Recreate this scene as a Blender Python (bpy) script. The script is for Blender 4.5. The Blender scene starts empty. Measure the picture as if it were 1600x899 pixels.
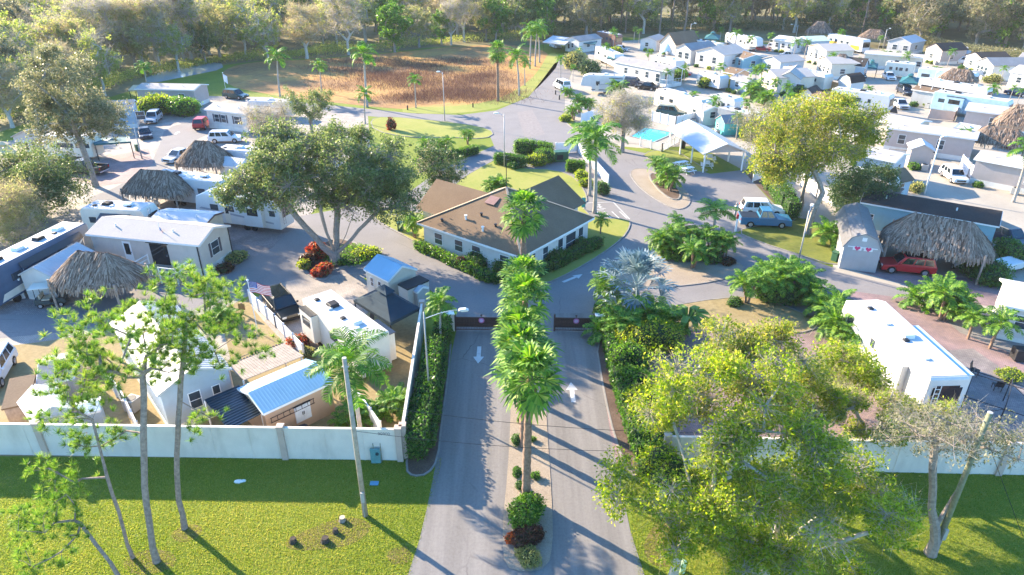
import bpy, math, random
import numpy as np
from mathutils import Vector, Matrix
R = math.radians
random.seed(7)
rng = np.random.default_rng(7)
scene = bpy.context.scene
C = scene.collection

# ---------------------------------------------------------------- camera, sky, sun, exposure
CAM_H, PITCH, F = 29.0, R(27.5), 1067.0
cd = bpy.data.cameras.new("camera"); cam = bpy.data.objects.new("camera", cd); C.objects.link(cam)
cam.location = (0, 0, CAM_H); cam.rotation_euler = (R(90) - PITCH, 0, 0)
cd.sensor_width = 36; cd.lens = 36 * F / 1600; cd.clip_start = 0.5; cd.clip_end = 2000
scene.camera = cam
SUN_EL, SUN_AZ = 22.0, 142.0          # elevation; direction the sun stands in, measured from +x towards +y
world = bpy.data.worlds.new("World"); scene.world = world; world.use_nodes = True
wn = world.node_tree.nodes; wl = world.node_tree.links
sky = wn.new("ShaderNodeTexSky"); sky.sky_type = 'NISHITA'; sky.sun_disc = False
sky.sun_elevation = R(SUN_EL); sky.sun_rotation = R(90 - SUN_AZ)
sky.ozone_density = 4.0; sky.air_density = 1.0; sky.dust_density = .6
hs_ = wn.new("ShaderNodeHueSaturation"); hs_.inputs['Saturation'].default_value = 1.2; wl.new(sky.outputs[0], hs_.inputs['Color'])
wl.new(hs_.outputs[0], wn["Background"].inputs[0]); wn["Background"].inputs[1].default_value = 0.15
sl = bpy.data.lights.new("sun", 'SUN'); so = bpy.data.objects.new("sun", sl); C.objects.link(so)
sl.energy = 4.7; sl.angle = R(0.5); sl.color = (1.0, 0.83, 0.60)
sd = Vector((math.cos(R(SUN_AZ)) * math.cos(R(SUN_EL)), math.sin(R(SUN_AZ)) * math.cos(R(SUN_EL)), math.sin(R(SUN_EL))))
so.rotation_euler = sd.to_track_quat('Z', 'Y').to_euler(); so.location = (-40, 60, 60)
vs = scene.view_settings; vs.view_transform = 'Standard'; vs.look = 'None'; vs.gamma = 1; vs.exposure = 2.12
vs.use_curve_mapping = False
scene.render.engine = 'CYCLES'
scene.cycles.max_bounces = 6; scene.cycles.transparent_max_bounces = 4

# ---------------------------------------------------------------- where things stand
def P(px, py, z=0.0):
    """world point at height z seen at a pixel of the 1600x899 photograph"""
    u = (px - 800) / F; v = (449.5 - py) / F
    c, s = math.cos(PITCH), math.sin(PITCH)
    d = Vector((u, c + v * s, -s + v * c))
    return Vector((0, 0, CAM_H)) + d * ((z - CAM_H) / d.z)

def height_at(p, toppy):
    """height whose top, standing on p, is seen at pixel row toppy"""
    c, s = math.cos(PITCH), math.sin(PITCH); v = (449.5 - toppy) / F
    # v = (y*s + dz*c)/(y*c - dz*s)
    y = p[1]; dz = (v * y * c - y * s) / (c + v * s)
    return CAM_H + dz

# ---------------------------------------------------------------- materials
MATS = {}
def _nodes(name):
    m = bpy.data.materials.new(name); m.use_nodes = True
    nt = m.node_tree; return m, nt, nt.nodes["Principled BSDF"]

def ramp(nt, stops):
    r = nt.nodes.new("ShaderNodeValToRGB"); el = r.color_ramp.elements
    while len(el) < len(stops): el.new(0.5)
    for e, (p, c) in zip(el, stops): e.position = p; e.color = (*c, 1)
    return r

def noise(nt, scale, detail=4, rough=.55, coord='Object', warp=None):
    t = nt.nodes.new("ShaderNodeTexCoord"); n = nt.nodes.new("ShaderNodeTexNoise")
    n.inputs['Scale'].default_value = scale; n.inputs['Detail'].default_value = detail; n.inputs['Roughness'].default_value = rough
    if warp:
        mp = nt.nodes.new("ShaderNodeMapping"); mp.inputs['Scale'].default_value = warp
        nt.links.new(t.outputs[coord], mp.inputs[0]); nt.links.new(mp.outputs[0], n.inputs['Vector'])
    else: nt.links.new(t.outputs[coord], n.inputs['Vector'])
    return n

def mixc(nt, fac, a, b, mode='MIX'):
    m = nt.nodes.new("ShaderNodeMix"); m.data_type = 'RGBA'; m.blend_type = mode
    for sock, v in ((m.inputs[0], fac), (m.inputs[6], a), (m.inputs[7], b)):
        if hasattr(v, 'is_output'): nt.links.new(v, sock)
        elif isinstance(v, (int, float)): sock.default_value = v
        else: sock.default_value = (*v, 1)
    return m.outputs[2]

def mat(name, col, rough=.6, metal=0.0, var=.14, scale=1.5, bump=0.0, bscale=20, spec=.4, siding=0, dirt=.0):
    if name in MATS: return MATS[name]
    m, nt, b = _nodes(name)
    lo = tuple(c * (1 - var) for c in col); hi = tuple(min(1, c * (1 + var)) for c in col)
    n = noise(nt, scale, 5, .6); r = ramp(nt, [(.3, lo), (.7, hi)]); nt.links.new(n.outputs[0], r.inputs[0]); out = r.outputs[0]
    if dirt:
        n2 = noise(nt, .8, 6, .65, warp=(1, 1, .35)); r2 = ramp(nt, [(.5, (0, 0, 0)), (.75, (1, 1, 1))]); nt.links.new(n2.outputs[0], r2.inputs[0])
        mm = nt.nodes.new("ShaderNodeMath"); mm.operation = 'MULTIPLY'; mm.inputs[1].default_value = dirt; nt.links.new(r2.outputs[0], mm.inputs[0])
        out = mixc(nt, mm.outputs[0], out, (.17, .15, .12))
    nt.links.new(out, b.inputs['Base Color'])
    b.inputs['Roughness'].default_value = rough; b.inputs['Metallic'].default_value = metal
    b.inputs['Specular IOR Level'].default_value = spec
    h = None
    if siding:
        w = nt.nodes.new("ShaderNodeTexWave"); w.bands_direction = 'Z'; w.wave_profile = 'SAW'; w.inputs['Scale'].default_value = siding
        t = nt.nodes.new("ShaderNodeTexCoord"); nt.links.new(t.outputs['Object'], w.inputs['Vector']); h = w.outputs['Fac']; bump = bump or .35
    elif bump: h = noise(nt, bscale, 5).outputs[0]
    if h is not None:
        bp = nt.nodes.new("ShaderNodeBump"); bp.inputs['Strength'].default_value = bump; bp.inputs['Distance'].default_value = .03
        nt.links.new(h, bp.inputs['Height']); nt.links.new(bp.outputs[0], b.inputs['Normal'])
    MATS[name] = m; return m

def patchy(name, stops, scale=.25, scale2=3., rough=.9, bump=.4, bscale=25, stops2=None, fac2=.4, warp=None):
    """ground cover: two scales of blotches"""
    if name in MATS: return MATS[name]
    m, nt, b = _nodes(name)
    n = noise(nt, scale, 8, .62, warp=warp); r = ramp(nt, stops); nt.links.new(n.outputs[0], r.inputs[0])
    n2 = noise(nt, scale2, 8, .7); r2 = ramp(nt, stops2 or stops); nt.links.new(n2.outputs[0], r2.inputs[0])
    nt.links.new(mixc(nt, fac2, r.outputs[0], r2.outputs[0]), b.inputs['Base Color'])
    b.inputs['Roughness'].default_value = rough; b.inputs['Specular IOR Level'].default_value = .2
    if bump:
        n3 = noise(nt, bscale, 4, .7); bp = nt.nodes.new("ShaderNodeBump"); bp.inputs['Strength'].default_value = bump; bp.inputs['Distance'].default_value = .05
        nt.links.new(n3.outputs[0], bp.inputs['Height']); nt.links.new(bp.outputs[0], b.inputs['Normal'])
    MATS[name] = m; return m

def leafmat(name, cols, trans=.45, rough=.5, patch=0.0, pscale=.35):
    """leaves: each leaf its own tint, light shines through"""
    if name in MATS: return MATS[name]
    m, nt, b = _nodes(name)
    g = nt.nodes.new("ShaderNodeNewGeometry")
    r = ramp(nt, [(i / max(1, len(cols) - 1), c) for i, c in enumerate(cols)])
    if patch:
        n = noise(nt, pscale, 3, .5); ma = nt.nodes.new("ShaderNodeMath"); ma.operation = 'MULTIPLY_ADD'; ma.inputs[1].default_value = 2 * patch; ma.inputs[2].default_value = -patch
        nt.links.new(n.outputs[0], ma.inputs[0]); ad = nt.nodes.new("ShaderNodeMath"); ad.operation = 'ADD'; ad.use_clamp = True
        nt.links.new(ma.outputs[0], ad.inputs[0]); nt.links.new(g.outputs['Random Per Island'], ad.inputs[1]); nt.links.new(ad.outputs[0], r.inputs[0])
    else: nt.links.new(g.outputs['Random Per Island'], r.inputs[0])
    nt.links.new(r.outputs[0], b.inputs['Base Color']); b.inputs['Roughness'].default_value = rough; b.inputs['Specular IOR Level'].default_value = .3
    t = nt.nodes.new("ShaderNodeBsdfTranslucent")
    hs = nt.nodes.new("ShaderNodeHueSaturation"); hs.inputs['Saturation'].default_value = 1.1; hs.inputs['Value'].default_value = 1.5
    nt.links.new(r.outputs[0], hs.inputs['Color']); nt.links.new(hs.outputs[0], t.inputs[0])
    mx = nt.nodes.new("ShaderNodeMixShader"); mx.inputs[0].default_value = trans
    nt.links.new(b.outputs[0], mx.inputs[1]); nt.links.new(t.outputs[0], mx.inputs[2])
    nt.links.new(mx.outputs[0], nt.nodes["Material Output"].inputs[0])
    MATS[name] = m; return m

# ---------------------------------------------------------------- meshes
class MB:
    def __init__(s): s.v = []; s.f = []; s.mi = []
    def add(s, vs_, fs, m=0):
        o = len(s.v); s.v += [tuple(v) for v in vs_]; s.f += [tuple(i + o for i in f) for f in fs]; s.mi += [m] * len(fs); return s
    def box(s, x0, y0, z0, x1, y1, z1, m=0):
        return s.add([(x0, y0, z0), (x1, y0, z0), (x1, y1, z0), (x0, y1, z0), (x0, y0, z1), (x1, y0, z1), (x1, y1, z1), (x0, y1, z1)],
                     [(0, 3, 2, 1), (4, 5, 6, 7), (0, 1, 5, 4), (1, 2, 6, 5), (2, 3, 7, 6), (3, 0, 4, 7)], m)
    def bar(s, p, q, w, h=None, m=0):
        p, q = Vector(p), Vector(q); d = (q - p).normalized(); h = h or w
        up = Vector((0, 0, 1)) if abs(d.z) < .95 else Vector((1, 0, 0))
        a = d.cross(up).normalized() * w / 2; b = a.cross(d).normalized() * h / 2
        vs_ = [e + i * a + j * b for e in (p, q) for i, j in ((-1, -1), (1, -1), (1, 1), (-1, 1))]
        return s.add(vs_, [(0, 1, 2, 3), (7, 6, 5, 4), (0, 4, 5, 1), (1, 5, 6, 2), (2, 6, 7, 3), (3, 7, 4, 0)], m)
    def tube(s, pts, rad, n=8, m=0):
        pts = [Vector(p) for p in pts]
        if not hasattr(rad, '__len__'): rad = [rad] * len(pts)
        o = len(s.v); ref = Vector((.3, .95, .1)).normalized()
        for i, p in enumerate(pts):
            d = (pts[min(i + 1, len(pts) - 1)] - pts[max(i - 1, 0)]).normalized()
            a = d.cross(ref)
            if a.length < .1: a = d.cross(Vector((1, 0, 0)))
            a.normalize(); b = d.cross(a)
            s.v += [tuple(p + (a * math.cos(2 * math.pi * k / n) + b * math.sin(2 * math.pi * k / n)) * rad[i]) for k in range(n)]
        for i in range(len(pts) - 1):
            for k in range(n):
                k2 = (k + 1) % n
                s.f.append((o + i * n + k, o + i * n + k2, o + (i + 1) * n + k2, o + (i + 1) * n + k)); s.mi.append(m)
        s.f.append(tuple(o + k for k in reversed(range(n)))); s.f.append(tuple(o + (len(pts) - 1) * n + k for k in range(n))); s.mi += [m, m]
        return s
    def prism(s, poly, z0, z1, m=0):
        n = len(poly)
        if sum(poly[i][0] * poly[(i + 1) % n][1] - poly[(i + 1) % n][0] * poly[i][1] for i in range(n)) < 0: poly = list(reversed(poly))
        vs_ = [(p[0], p[1], z0) for p in poly] + [(p[0], p[1], z1) for p in poly]
        return s.add(vs_, [tuple(reversed(range(n))), tuple(range(n, 2 * n))] + [(i, (i + 1) % n, n + (i + 1) % n, n + i) for i in range(n)], m)
    def side(s, prof, y0, y1, m=0):
        """profile in x,z pulled from y0 to y1"""
        n = len(prof)
        if sum(prof[i][0] * prof[(i + 1) % n][1] - prof[(i + 1) % n][0] * prof[i][1] for i in range(n)) < 0: prof = list(reversed(prof))
        vs_ = [(p[0], y0, p[1]) for p in prof] + [(p[0], y1, p[1]) for p in prof]
        return s.add(vs_, [tuple(range(n)), tuple(reversed(range(n, 2 * n)))] + [(i, n + i, n + (i + 1) % n, (i + 1) % n) for i in range(n)], m)
    def slab(s, q, t, m=0):
        """a sheet through four points, t thick downwards along its normal"""
        q = [Vector(p) for p in q]; n = (q[1] - q[0]).cross(q[3] - q[0]).normalized() * -t
        return s.add(q + [p + n for p in q], [(0, 1, 2, 3), (7, 6, 5, 4), (0, 4, 5, 1), (1, 5, 6, 2), (2, 6, 7, 3), (3, 7, 4, 0)], m)
    def disc(s, c, r, h, n=12, axis='z', m=0):
        c = Vector(c); ax = {'z': Vector((0, 0, 1)), 'y': Vector((0, 1, 0)), 'x': Vector((1, 0, 0))}[axis]
        return s.tube([c - ax * h / 2, c + ax * h / 2], r, n, m)
    def dome(s, c, rx, ry, rz, nu=12, nv=5, m=0, z0=0.0):
        o = len(s.v)
        for j in range(nv + 1):
            t = z0 + (math.pi / 2 - z0) * j / nv
            for k in range(nu):
                a = 2 * math.pi * k / nu; s.v.append((c[0] + rx * math.cos(t) * math.cos(a), c[1] + ry * math.cos(t) * math.sin(a), c[2] + rz * math.sin(t)))
        for j in range(nv):
            for k in range(nu):
                k2 = (k + 1) % nu; s.f.append((o + j * nu + k, o + j * nu + k2, o + (j + 1) * nu + k2, o + (j + 1) * nu + k)); s.mi.append(m)
        s.f.append(tuple(o + k for k in reversed(range(nu)))); s.mi.append(m)
        return s
    def build(s, name, mats, parent=None, loc=None, rot=0, smooth=False, bevel=0, segs=2):
        me = bpy.data.meshes.new(name); me.from_pydata(s.v, [], s.f)
        if not isinstance(mats, (list, tuple)): mats = [mats]
        for m in mats: me.materials.append(m)
        if len(mats) > 1: me.polygons.foreach_set('material_index', s.mi)
        if smooth: me.polygons.foreach_set('use_smooth', [True] * len(me.polygons))
        me.validate(); me.update()
        return link(name, me, parent, loc, rot, bevel, segs)

def link(name, me, parent=None, loc=None, rot=0, bevel=0, segs=2):
    o = bpy.data.objects.new(name, me); C.objects.link(o)
    if parent is not None: o.parent = parent
    if loc is not None: o.location = loc
    if rot: o.rotation_euler = (0, 0, rot)
    if bevel:
        b = o.modifiers.new("bevel", 'BEVEL'); b.width = bevel; b.segments = segs; b.limit_method = 'ANGLE'; b.angle_limit = R(35)
    return o

def np_mesh(name, V, mats, smooth=False, k=4):
    """mesh of loose k-gons from an (n,k,3) array"""
    V = np.asarray(V, dtype=np.float32); n = len(V)
    me = bpy.data.meshes.new(name); me.vertices.add(n * k); me.loops.add(n * k); me.polygons.add(n)
    me.vertices.foreach_set('co', V.reshape(-1)); me.loops.foreach_set('vertex_index', np.arange(n * k, dtype=np.int32))
    me.polygons.foreach_set('loop_start', np.arange(0, n * k, k, dtype=np.int32)); me.polygons.foreach_set('loop_total', np.full(n, k, dtype=np.int32))
    for m in (mats if isinstance(mats, (list, tuple)) else [mats]): me.materials.append(m)
    me.update(calc_edges=True); return me

def tag(o, label, cat=None, group=None, kind=None):
    o['label'] = label
    if cat: o['category'] = cat
    if group: o['group'] = group
    if kind: o['kind'] = kind
    return o

def thing(name, label, cat, loc=(0, 0, 0), rot=0.0, group=None, scale=1.0):
    o = bpy.data.objects.new(name, None); C.objects.link(o); o.empty_display_size = .5
    o.location = (loc[0], loc[1], loc[2] if len(loc) > 2 else 0); o.rotation_euler = (0, 0, rot); o.scale = (scale,) * 3 if not hasattr(scale, '__len__') else scale
    return tag(o, label, cat, group)

KIDS = {}
def dup(root, loc, rot=0.0, label=None, scale=1.0, group=None, cat=None):
    """copy a thing with its parts and their sub-parts"""
    kids = KIDS.get(root.name)
    if kids is None: kids = KIDS[root.name] = [(c, list(c.children)) for c in root.children]
    r = root.copy(); C.objects.link(r); r.location = (loc[0], loc[1], loc[2] if len(loc) > 2 else 0); r.rotation_euler = (0, 0, rot)
    r.scale = (scale,) * 3 if not hasattr(scale, '__len__') else scale
    if label: r['label'] = label
    if group: r['group'] = group
    if cat: r['category'] = cat
    for c, gs in kids:
        n = c.copy(); C.objects.link(n); n.parent = r
        for g in gs:
            h = g.copy(); C.objects.link(h); h.parent = n
    return r

def smooth_poly(pts, it=2):
    for _ in range(it):
        out = []
        for i in range(len(pts)):
            a, b = Vector(pts[i]), Vector(pts[(i + 1) % len(pts)]); out += [a * .75 + b * .25, a * .25 + b * .75]
        pts = out
    return pts

from mathutils.geometry import tessellate_polygon
def sheet(name, px, z, m, it=1, kind='structure', world_pts=None):
    pts = world_pts or [P(*p) for p in px]
    pts = smooth_poly([Vector((p[0], p[1], 0)) for p in pts], it)
    tris = tessellate_polygon([pts]); mb = MB(); fs = []
    for t in tris:
        a, b, c = (pts[i] for i in t)
        fs.append(t if (b - a).cross(c - a).z > 0 else tuple(reversed(t)))
    mb.add([(p.x, p.y, z) for p in pts], fs); o = mb.build(name, m); o['kind'] = kind; return o

def ring(name, px, w, z0, z1, m, it=1, closed=True, world_pts=None):
    """kerb along an outline"""
    pts = [Vector((p[0], p[1], 0)) for p in (world_pts or [P(*p) for p in px])]
    if it: pts = smooth_poly(pts, it) if closed else pts
    n = len(pts); mb = MB(); ins = []; out = []
    for i in range(n):
        a = pts[(i - 1) % n] if closed or i else pts[i]; b = pts[(i + 1) % n] if closed or i < n - 1 else pts[i]
        d = (b - a).normalized(); nn = Vector((-d.y, d.x, 0)) * w / 2; ins.append(pts[i] + nn); out.append(pts[i] - nn)
    for i in range(n if closed else n - 1):
        j = (i + 1) % n
        q = [ins[i], ins[j], out[j], out[i]]
        mb.add([(p.x, p.y, z0) for p in q] + [(p.x, p.y, z1) for p in q], [(4, 5, 6, 7), (0, 4, 7, 3), (1, 2, 6, 5), (0, 1, 5, 4), (2, 3, 7, 6)])
        if mb.f:
            f = mb.f[-5]; v0, v1, v2 = (Vector(mb.v[k]) for k in f[:3])
            if (v1 - v0).cross(v2 - v0).z < 0: mb.f[-5] = tuple(reversed(f))
    o = mb.build(name, m); o['kind'] = 'structure'; return o
# ---------------------------------------------------------------- the ground
GR = patchy('lawn_grass', [(.28, (0.084, 0.126, 0.009)), (.45, (0.150, 0.198, 0.012)), (.60, (0.188, 0.218, 0.018)), (.76, (0.233, 0.205, 0.054))], .22, 2.2,
            stops2=[(.25, (0.055, 0.106, 0.012)), (.5, (0.155, 0.198, 0.023)), (.75, (0.233, 0.238, 0.077))], fac2=.5, bump=.45, bscale=14)
GRY = patchy('sun_tinted_lawn', [(.3, (0.187, 0.228, 0.032)), (.55, (0.274, 0.266, 0.056)), (.75, (0.331, 0.289, 0.096))], .15, 2.0, stops2=[(.3, (0.173, 0.228, 0.032)), (.7, (0.317, 0.289, 0.096))], bump=.6, bscale=12)  # lawn copy with sunlight put into its colour: paler and yellower
DRY = patchy('dry_pond_grass', [(.32, (.13, .06, .04)), (.46, (.27, .12, .045)), (.56, (.45, .23, .05)), (.75, (.54, .31, .065))], .055, .9,
             stops2=[(.3, (.16, .10, .05)), (.5, (.40, .24, .09)), (.75, (.52, .38, .14))], fac2=.45, bump=1.0, bscale=3)
FOREST = patchy('forest_floor', [(.3, (.10, .09, .05)), (.5, (.17, .15, .07)), (.7, (.26, .22, .09))], .08, .9, bump=.8, bscale=3)
ASPH = patchy('asphalt', [(.3, (0.176, 0.165, 0.158)), (.5, (0.206, 0.192, 0.187)), (.7, (0.236, 0.223, 0.214))], .35, 6, stops2=[(.3, (0.157, 0.150, 0.147)), (.5, (0.210, 0.194, 0.190)), (.72, (0.255, 0.238, 0.229))], fac2=.5, bump=.25, bscale=40)
ASPHL = patchy('lane_asphalt', [(.36, (0.153, 0.140, 0.129)), (.5, (0.195, 0.179, 0.166)), (.62, (0.237, 0.219, 0.203))], 1.3, 6, stops2=[(.36, (0.149, 0.136, 0.127)), (.5, (0.200, 0.184, 0.172)), (.72, (0.251, 0.233, 0.216))], fac2=.4, bump=.25, bscale=40, warp=(1, .05, 1))
CONC = patchy('pale_concrete', [(.3, (0.278, 0.245, 0.205)), (.5, (0.344, 0.305, 0.252)), (.7, (0.397, 0.351, 0.292))], .18, 3, fac2=.4, bump=.2, bscale=20)
SHELL = patchy('shell_gravel', [(.3, (0.237, 0.193, 0.147)), (.5, (0.313, 0.251, 0.190)), (.7, (0.375, 0.316, 0.250))], .6, 14, stops2=[(.3, (0.163, 0.123, 0.093)), (.5, (0.326, 0.263, 0.196)), (.7, (0.438, 0.374, 0.305))], fac2=.6, bump=.9, bscale=16)
SAND = patchy('sandy_yard', [(.3, (0.230, 0.173, 0.076)), (.5, (0.293, 0.230, 0.115)), (.7, (0.332, 0.268, 0.153))], .3, 3, stops2=[(.3, (0.153, 0.109, 0.051)), (.7, (0.351, 0.268, 0.128))], fac2=.5, bump=.6, bscale=10)
MULCH = patchy('brown_mulch', [(.3, (.07, .045, .035)), (.5, (.12, .08, .06)), (.7, (.18, .13, .10))], .8, 8, bump=1, bscale=14)
def crack(m, scale, dark):
    nt = m.node_tree; b = nt.nodes["Principled BSDF"]; src = b.inputs['Base Color'].links[0].from_socket
    t = nt.nodes.new("ShaderNodeTexCoord"); n = noise(nt, 1.2, 4); ad = nt.nodes.new("ShaderNodeVectorMath"); ad.operation = 'MULTIPLY_ADD'; ad.inputs[1].default_value = (.5, .5, 0)
    nt.links.new(n.outputs[1], ad.inputs[0]); nt.links.new(t.outputs['Object'], ad.inputs[2]); v = nt.nodes.new("ShaderNodeTexVoronoi"); v.feature = 'DISTANCE_TO_EDGE'; v.inputs['Scale'].default_value = scale; nt.links.new(ad.outputs[0], v.inputs['Vector'])
    r = ramp(nt, [(.0, (1, 1, 1)), (.008, (0, 0, 0))]); nt.links.new(v.outputs[0], r.inputs[0]); n2 = noise(nt, .15, 3); r2 = ramp(nt, [(.52, (0, 0, 0)), (.66, (1, 1, 1))]); nt.links.new(n2.outputs[0], r2.inputs[0])
    f = nt.nodes.new("ShaderNodeMath"); f.operation = 'MULTIPLY'; nt.links.new(r.outputs[0], f.inputs[0]); nt.links.new(r2.outputs[0], f.inputs[1]); nt.links.new(mixc(nt, f.outputs[0], src, dark), b.inputs['Base Color'])
SHADYG = patchy('shade_tinted_lawn', [(.3, (.07, .10, .015)), (.5, (.14, .17, .025)), (.7, (.22, .20, .05))], .35, 3, stops2=[(.3, (.06, .08, .015)), (.7, (.24, .21, .06))], bump=.6)  # darker lawn copy, shade put into its colour for the truck lawn
crack(ASPH, .22, (.13, .115, .11)); crack(ASPHL, .16, (.09, .08, .08))
def paver(name, c1, c2, c3):
    if name in MATS: return MATS[name]
    m, nt, b = _nodes(name)
    br = nt.nodes.new("ShaderNodeTexBrick"); t = nt.nodes.new("ShaderNodeTexCoord"); mp = nt.nodes.new("ShaderNodeMapping"); mp.inputs['Rotation'].default_value = (0, 0, .7)
    nt.links.new(t.outputs['Object'], mp.inputs[0]); nt.links.new(mp.outputs[0], br.inputs[0])
    br.inputs['Color1'].default_value = (*c1, 1); br.inputs['Color2'].default_value = (*c2, 1); br.inputs['Mortar'].default_value = (*c3, 1)
    br.inputs['Scale'].default_value = 2.2; br.inputs['Mortar Size'].default_value = .03
    n = noise(nt, .5, 6); r = ramp(nt, [(.3, (.62, .62, .62)), (.7, (1.15, 1.1, 1.1))]); nt.links.new(n.outputs[0], r.inputs[0])
    nt.links.new(mixc(nt, 1.0, br.outputs[0], r.outputs[0], 'MULTIPLY'), b.inputs['Base Color']); b.inputs['Roughness'].default_value = .85
    MATS[name] = m; return m
PAV = paver('grey_pavers', (0.280, 0.252, 0.238), (0.196, 0.175, 0.175), (0.140, 0.119, 0.112))
PAVP = paver('pink_pavers', (0.322, 0.217, 0.203), (0.252, 0.175, 0.182), (0.168, 0.126, 0.119))
PAVS = paver('pale_pavers', (0.385, 0.343, 0.294), (0.315, 0.280, 0.245), (0.231, 0.203, 0.175))
KERB = mat('kerb_concrete', (.24, .22, .20), .9, bump=.2, var=.2)
WHITE_LINE = patchy('road_paint', [(.32, (0.240, 0.224, 0.216)), (.45, (0.496, 0.488, 0.472)), (.7, (0.592, 0.584, 0.568))], 1.6, 14, fac2=.5, bump=0)

g = 640
sheet('ground', None, 0, GR, 0, world_pts=[(-g, -40), (g, -40), (g, 560), (-g, 560)])
sheet('forest_floor', [(-700, 260), (-60, 225), (130, 165), (250, 128), (330, 104), (420, 94), (560, 88), (700, 71), (850, 72), (905, 60), (1000, 58), (1400, 77), (1600, 108), (2000, 160), (2300, 20), (2100, -15), (800, -20), (-500, -15), (-700, 20)], .004, FOREST, 1)
sheet('dry_pond', [(345, 108), (400, 96), (480, 94), (560, 88), (640, 80), (720, 72), (800, 70), (850, 78), (862, 92), (850, 112), (832, 138), (790, 160), (735, 172), (640, 172), (560, 165), (430, 150), (350, 134)], .008, DRY, 2)
sheet('roadside_lawn', [(870, 82), (874, 100), (850, 128), (826, 150), (790, 167), (720, 178), (630, 178), (628, 168), (735, 165), (788, 152), (826, 128), (846, 104), (856, 84)], .012, GRY, 1)
water = mat('pond_water', (.35, .42, .45), .08, var=.05, spec=.8)
sheet('pond_water', [(225, 120), (300, 100), (345, 97), (350, 108), (300, 118), (230, 132)], .012, water, 1)

# paved ground inside the wall
sheet('west_lots', [(-160, 610), (-160, 240), (60, 215), (200, 172), (300, 150), (420, 152), (520, 170), (575, 182), (580, 250), (520, 300), (470, 350), (430, 440), (320, 500), (180, 520)], .008, PAVS, 0)
sheet('west_yard', [(-140, 712), (631, 718), (664, 500), (650, 440), (560, 440), (395, 465), (290, 500), (60, 535), (-140, 560)], .010, SAND, 0)
sheet('east_lots', [(880, 150), (900, 95), (930, 66), (1020, 62), (1400, 78), (1580, 105), (1750, 135), (1900, 350), (1900, 600), (1600, 500), (1400, 460), (1300, 425), (1310, 362), (1230, 340), (1165, 268), (1090, 228), (1005, 232), (960, 228), (905, 205), (884, 178)], .008, CONC, 0)
sheet('east_yard', [(948, 722), (925, 480), (1040, 480), (1290, 505), (1330, 440), (1600, 500), (1900, 600), (1900, 742), (1440, 738)], .010, PAVP, 0)
# roads
sheet('entrance_road', [(632, 915), (655, 845), (668, 790), (679, 735), (688, 674), (698, 610), (706, 550), (713, 517), (713, 490), (925, 490), (928, 517), (935, 560), (945, 620), (953, 674), (966, 740), (985, 830), (1012, 915)], .014, ASPHL, 0)
sheet('road', [(713, 505), (706, 480), (655, 440), (585, 432), (520, 442), (478, 446), (400, 452), (330, 478), (240, 503), (130, 516), (-160, 545), (-160, 505), (0, 492), (140, 470), (230, 447), (320, 424), (380, 390), (418, 355), (470, 338), (540, 325), (590, 316), (640, 300), (690, 264), (772, 228), (762, 205), (700, 190), (640, 187), (555, 180), (470, 170), (470, 160), (560, 169), (640, 177), (720, 180), (775, 173), (826, 152), (848, 124), (866, 100), (884, 84), (908, 84), (896, 105), (884, 138), (882, 172), (905, 206), (962, 230), (1010, 240), (1060, 258), (1110, 272), (1160, 266), (1200, 310), (1222, 330), (1150, 364), (1210, 385), (1300, 418), (1400, 448), (1600, 505), (1800, 560), (1800, 610), (1600, 560), (1500, 520), (1440, 470), (1330, 455), (1310, 500), (1040, 505), (925, 505)], .012, ASPH, 0)
sheet('west_lane', [(300, 190), (345, 200), (300, 222), (262, 262), (215, 300), (160, 322), (120, 316), (190, 290), (236, 256), (250, 225), (258, 200)], .012, ASPH, 1)
sheet('brick_driveway', [(150, 292), (110, 280), (170, 245), (232, 232), (240, 255), (205, 285)], .014, PAVP, 0)
sheet('paver_driveway', [(360, 420), (350, 350), (400, 340), (455, 340), (462, 352), (425, 388)], .014, PAV, 0)
sheet('grey_driveway', [(-20, 492), (-10, 452), (60, 448), (110, 470), (75, 492)], .016, PAV, 0)  # grey pavers, darker than the pale lots around
sheet('concrete_driveway', [(392, 478), (420, 446), (470, 436), (560, 426), (600, 470), (560, 500), (500, 560), (455, 548), (410, 500)], .016, PAVS, 0)
sheet('yard_path', [(300, 520), (345, 500), (360, 560), (330, 600), (350, 640), (280, 580)], .014, CONC, 0)
sheet('corner_shell', [(1395, 445), (1312, 424), (1310, 410), (1470, 432), (1600, 440), (1600, 492)], .016, PAVP, 0)
sheet('trailer_pad', [(1320, 560), (1520, 545), (1600, 600), (1600, 690), (1440, 690)], .014, PAV, 0)
sheet('kerb_strip', [(1302, 424), (1420, 452), (1416, 446), (1312, 416)], .020, CONC, 0)
# islands and lawns with their kerbs
def island(name, px, m, h=.1, it=2, kerb=.13):
    pts = smooth_poly([P(*p) for p in px], it)
    sheet(name, None, h - .02, m, 0, world_pts=pts)
    if kerb: ring(name + '_kerb', None, kerb, .0, h, KERB, 0, world_pts=pts)
island('entrance_median', [(788, 886), (785, 845), (787, 800), (793, 740), (797, 674), (799, 600), (799, 540), (798, 490), (802, 450), (811, 428), (826, 428), (840, 450), (850, 490), (851, 540), (852, 600), (855, 674), (860, 740), (863, 800), (864, 850), (856, 888), (820, 896)], SHELL, .06, 1, 0)
island('clubhouse_lawn', [(712, 286), (740, 268), (780, 247), (812, 264), (870, 266), (902, 280), (920, 312), (908, 322), (926, 342), (984, 343), (984, 356), (972, 374), (940, 398), (895, 425), (850, 446), (800, 452), (770, 442), (700, 408), (645, 376), (590, 348), (580, 334), (640, 338), (690, 318)], GRY, .09, 1)
island('corner_lawn', [(578, 188), (600, 182), (690, 190), (750, 198), (774, 208), (758, 218), (700, 215), (640, 216), (585, 205)], GRY, .09, 1)
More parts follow.
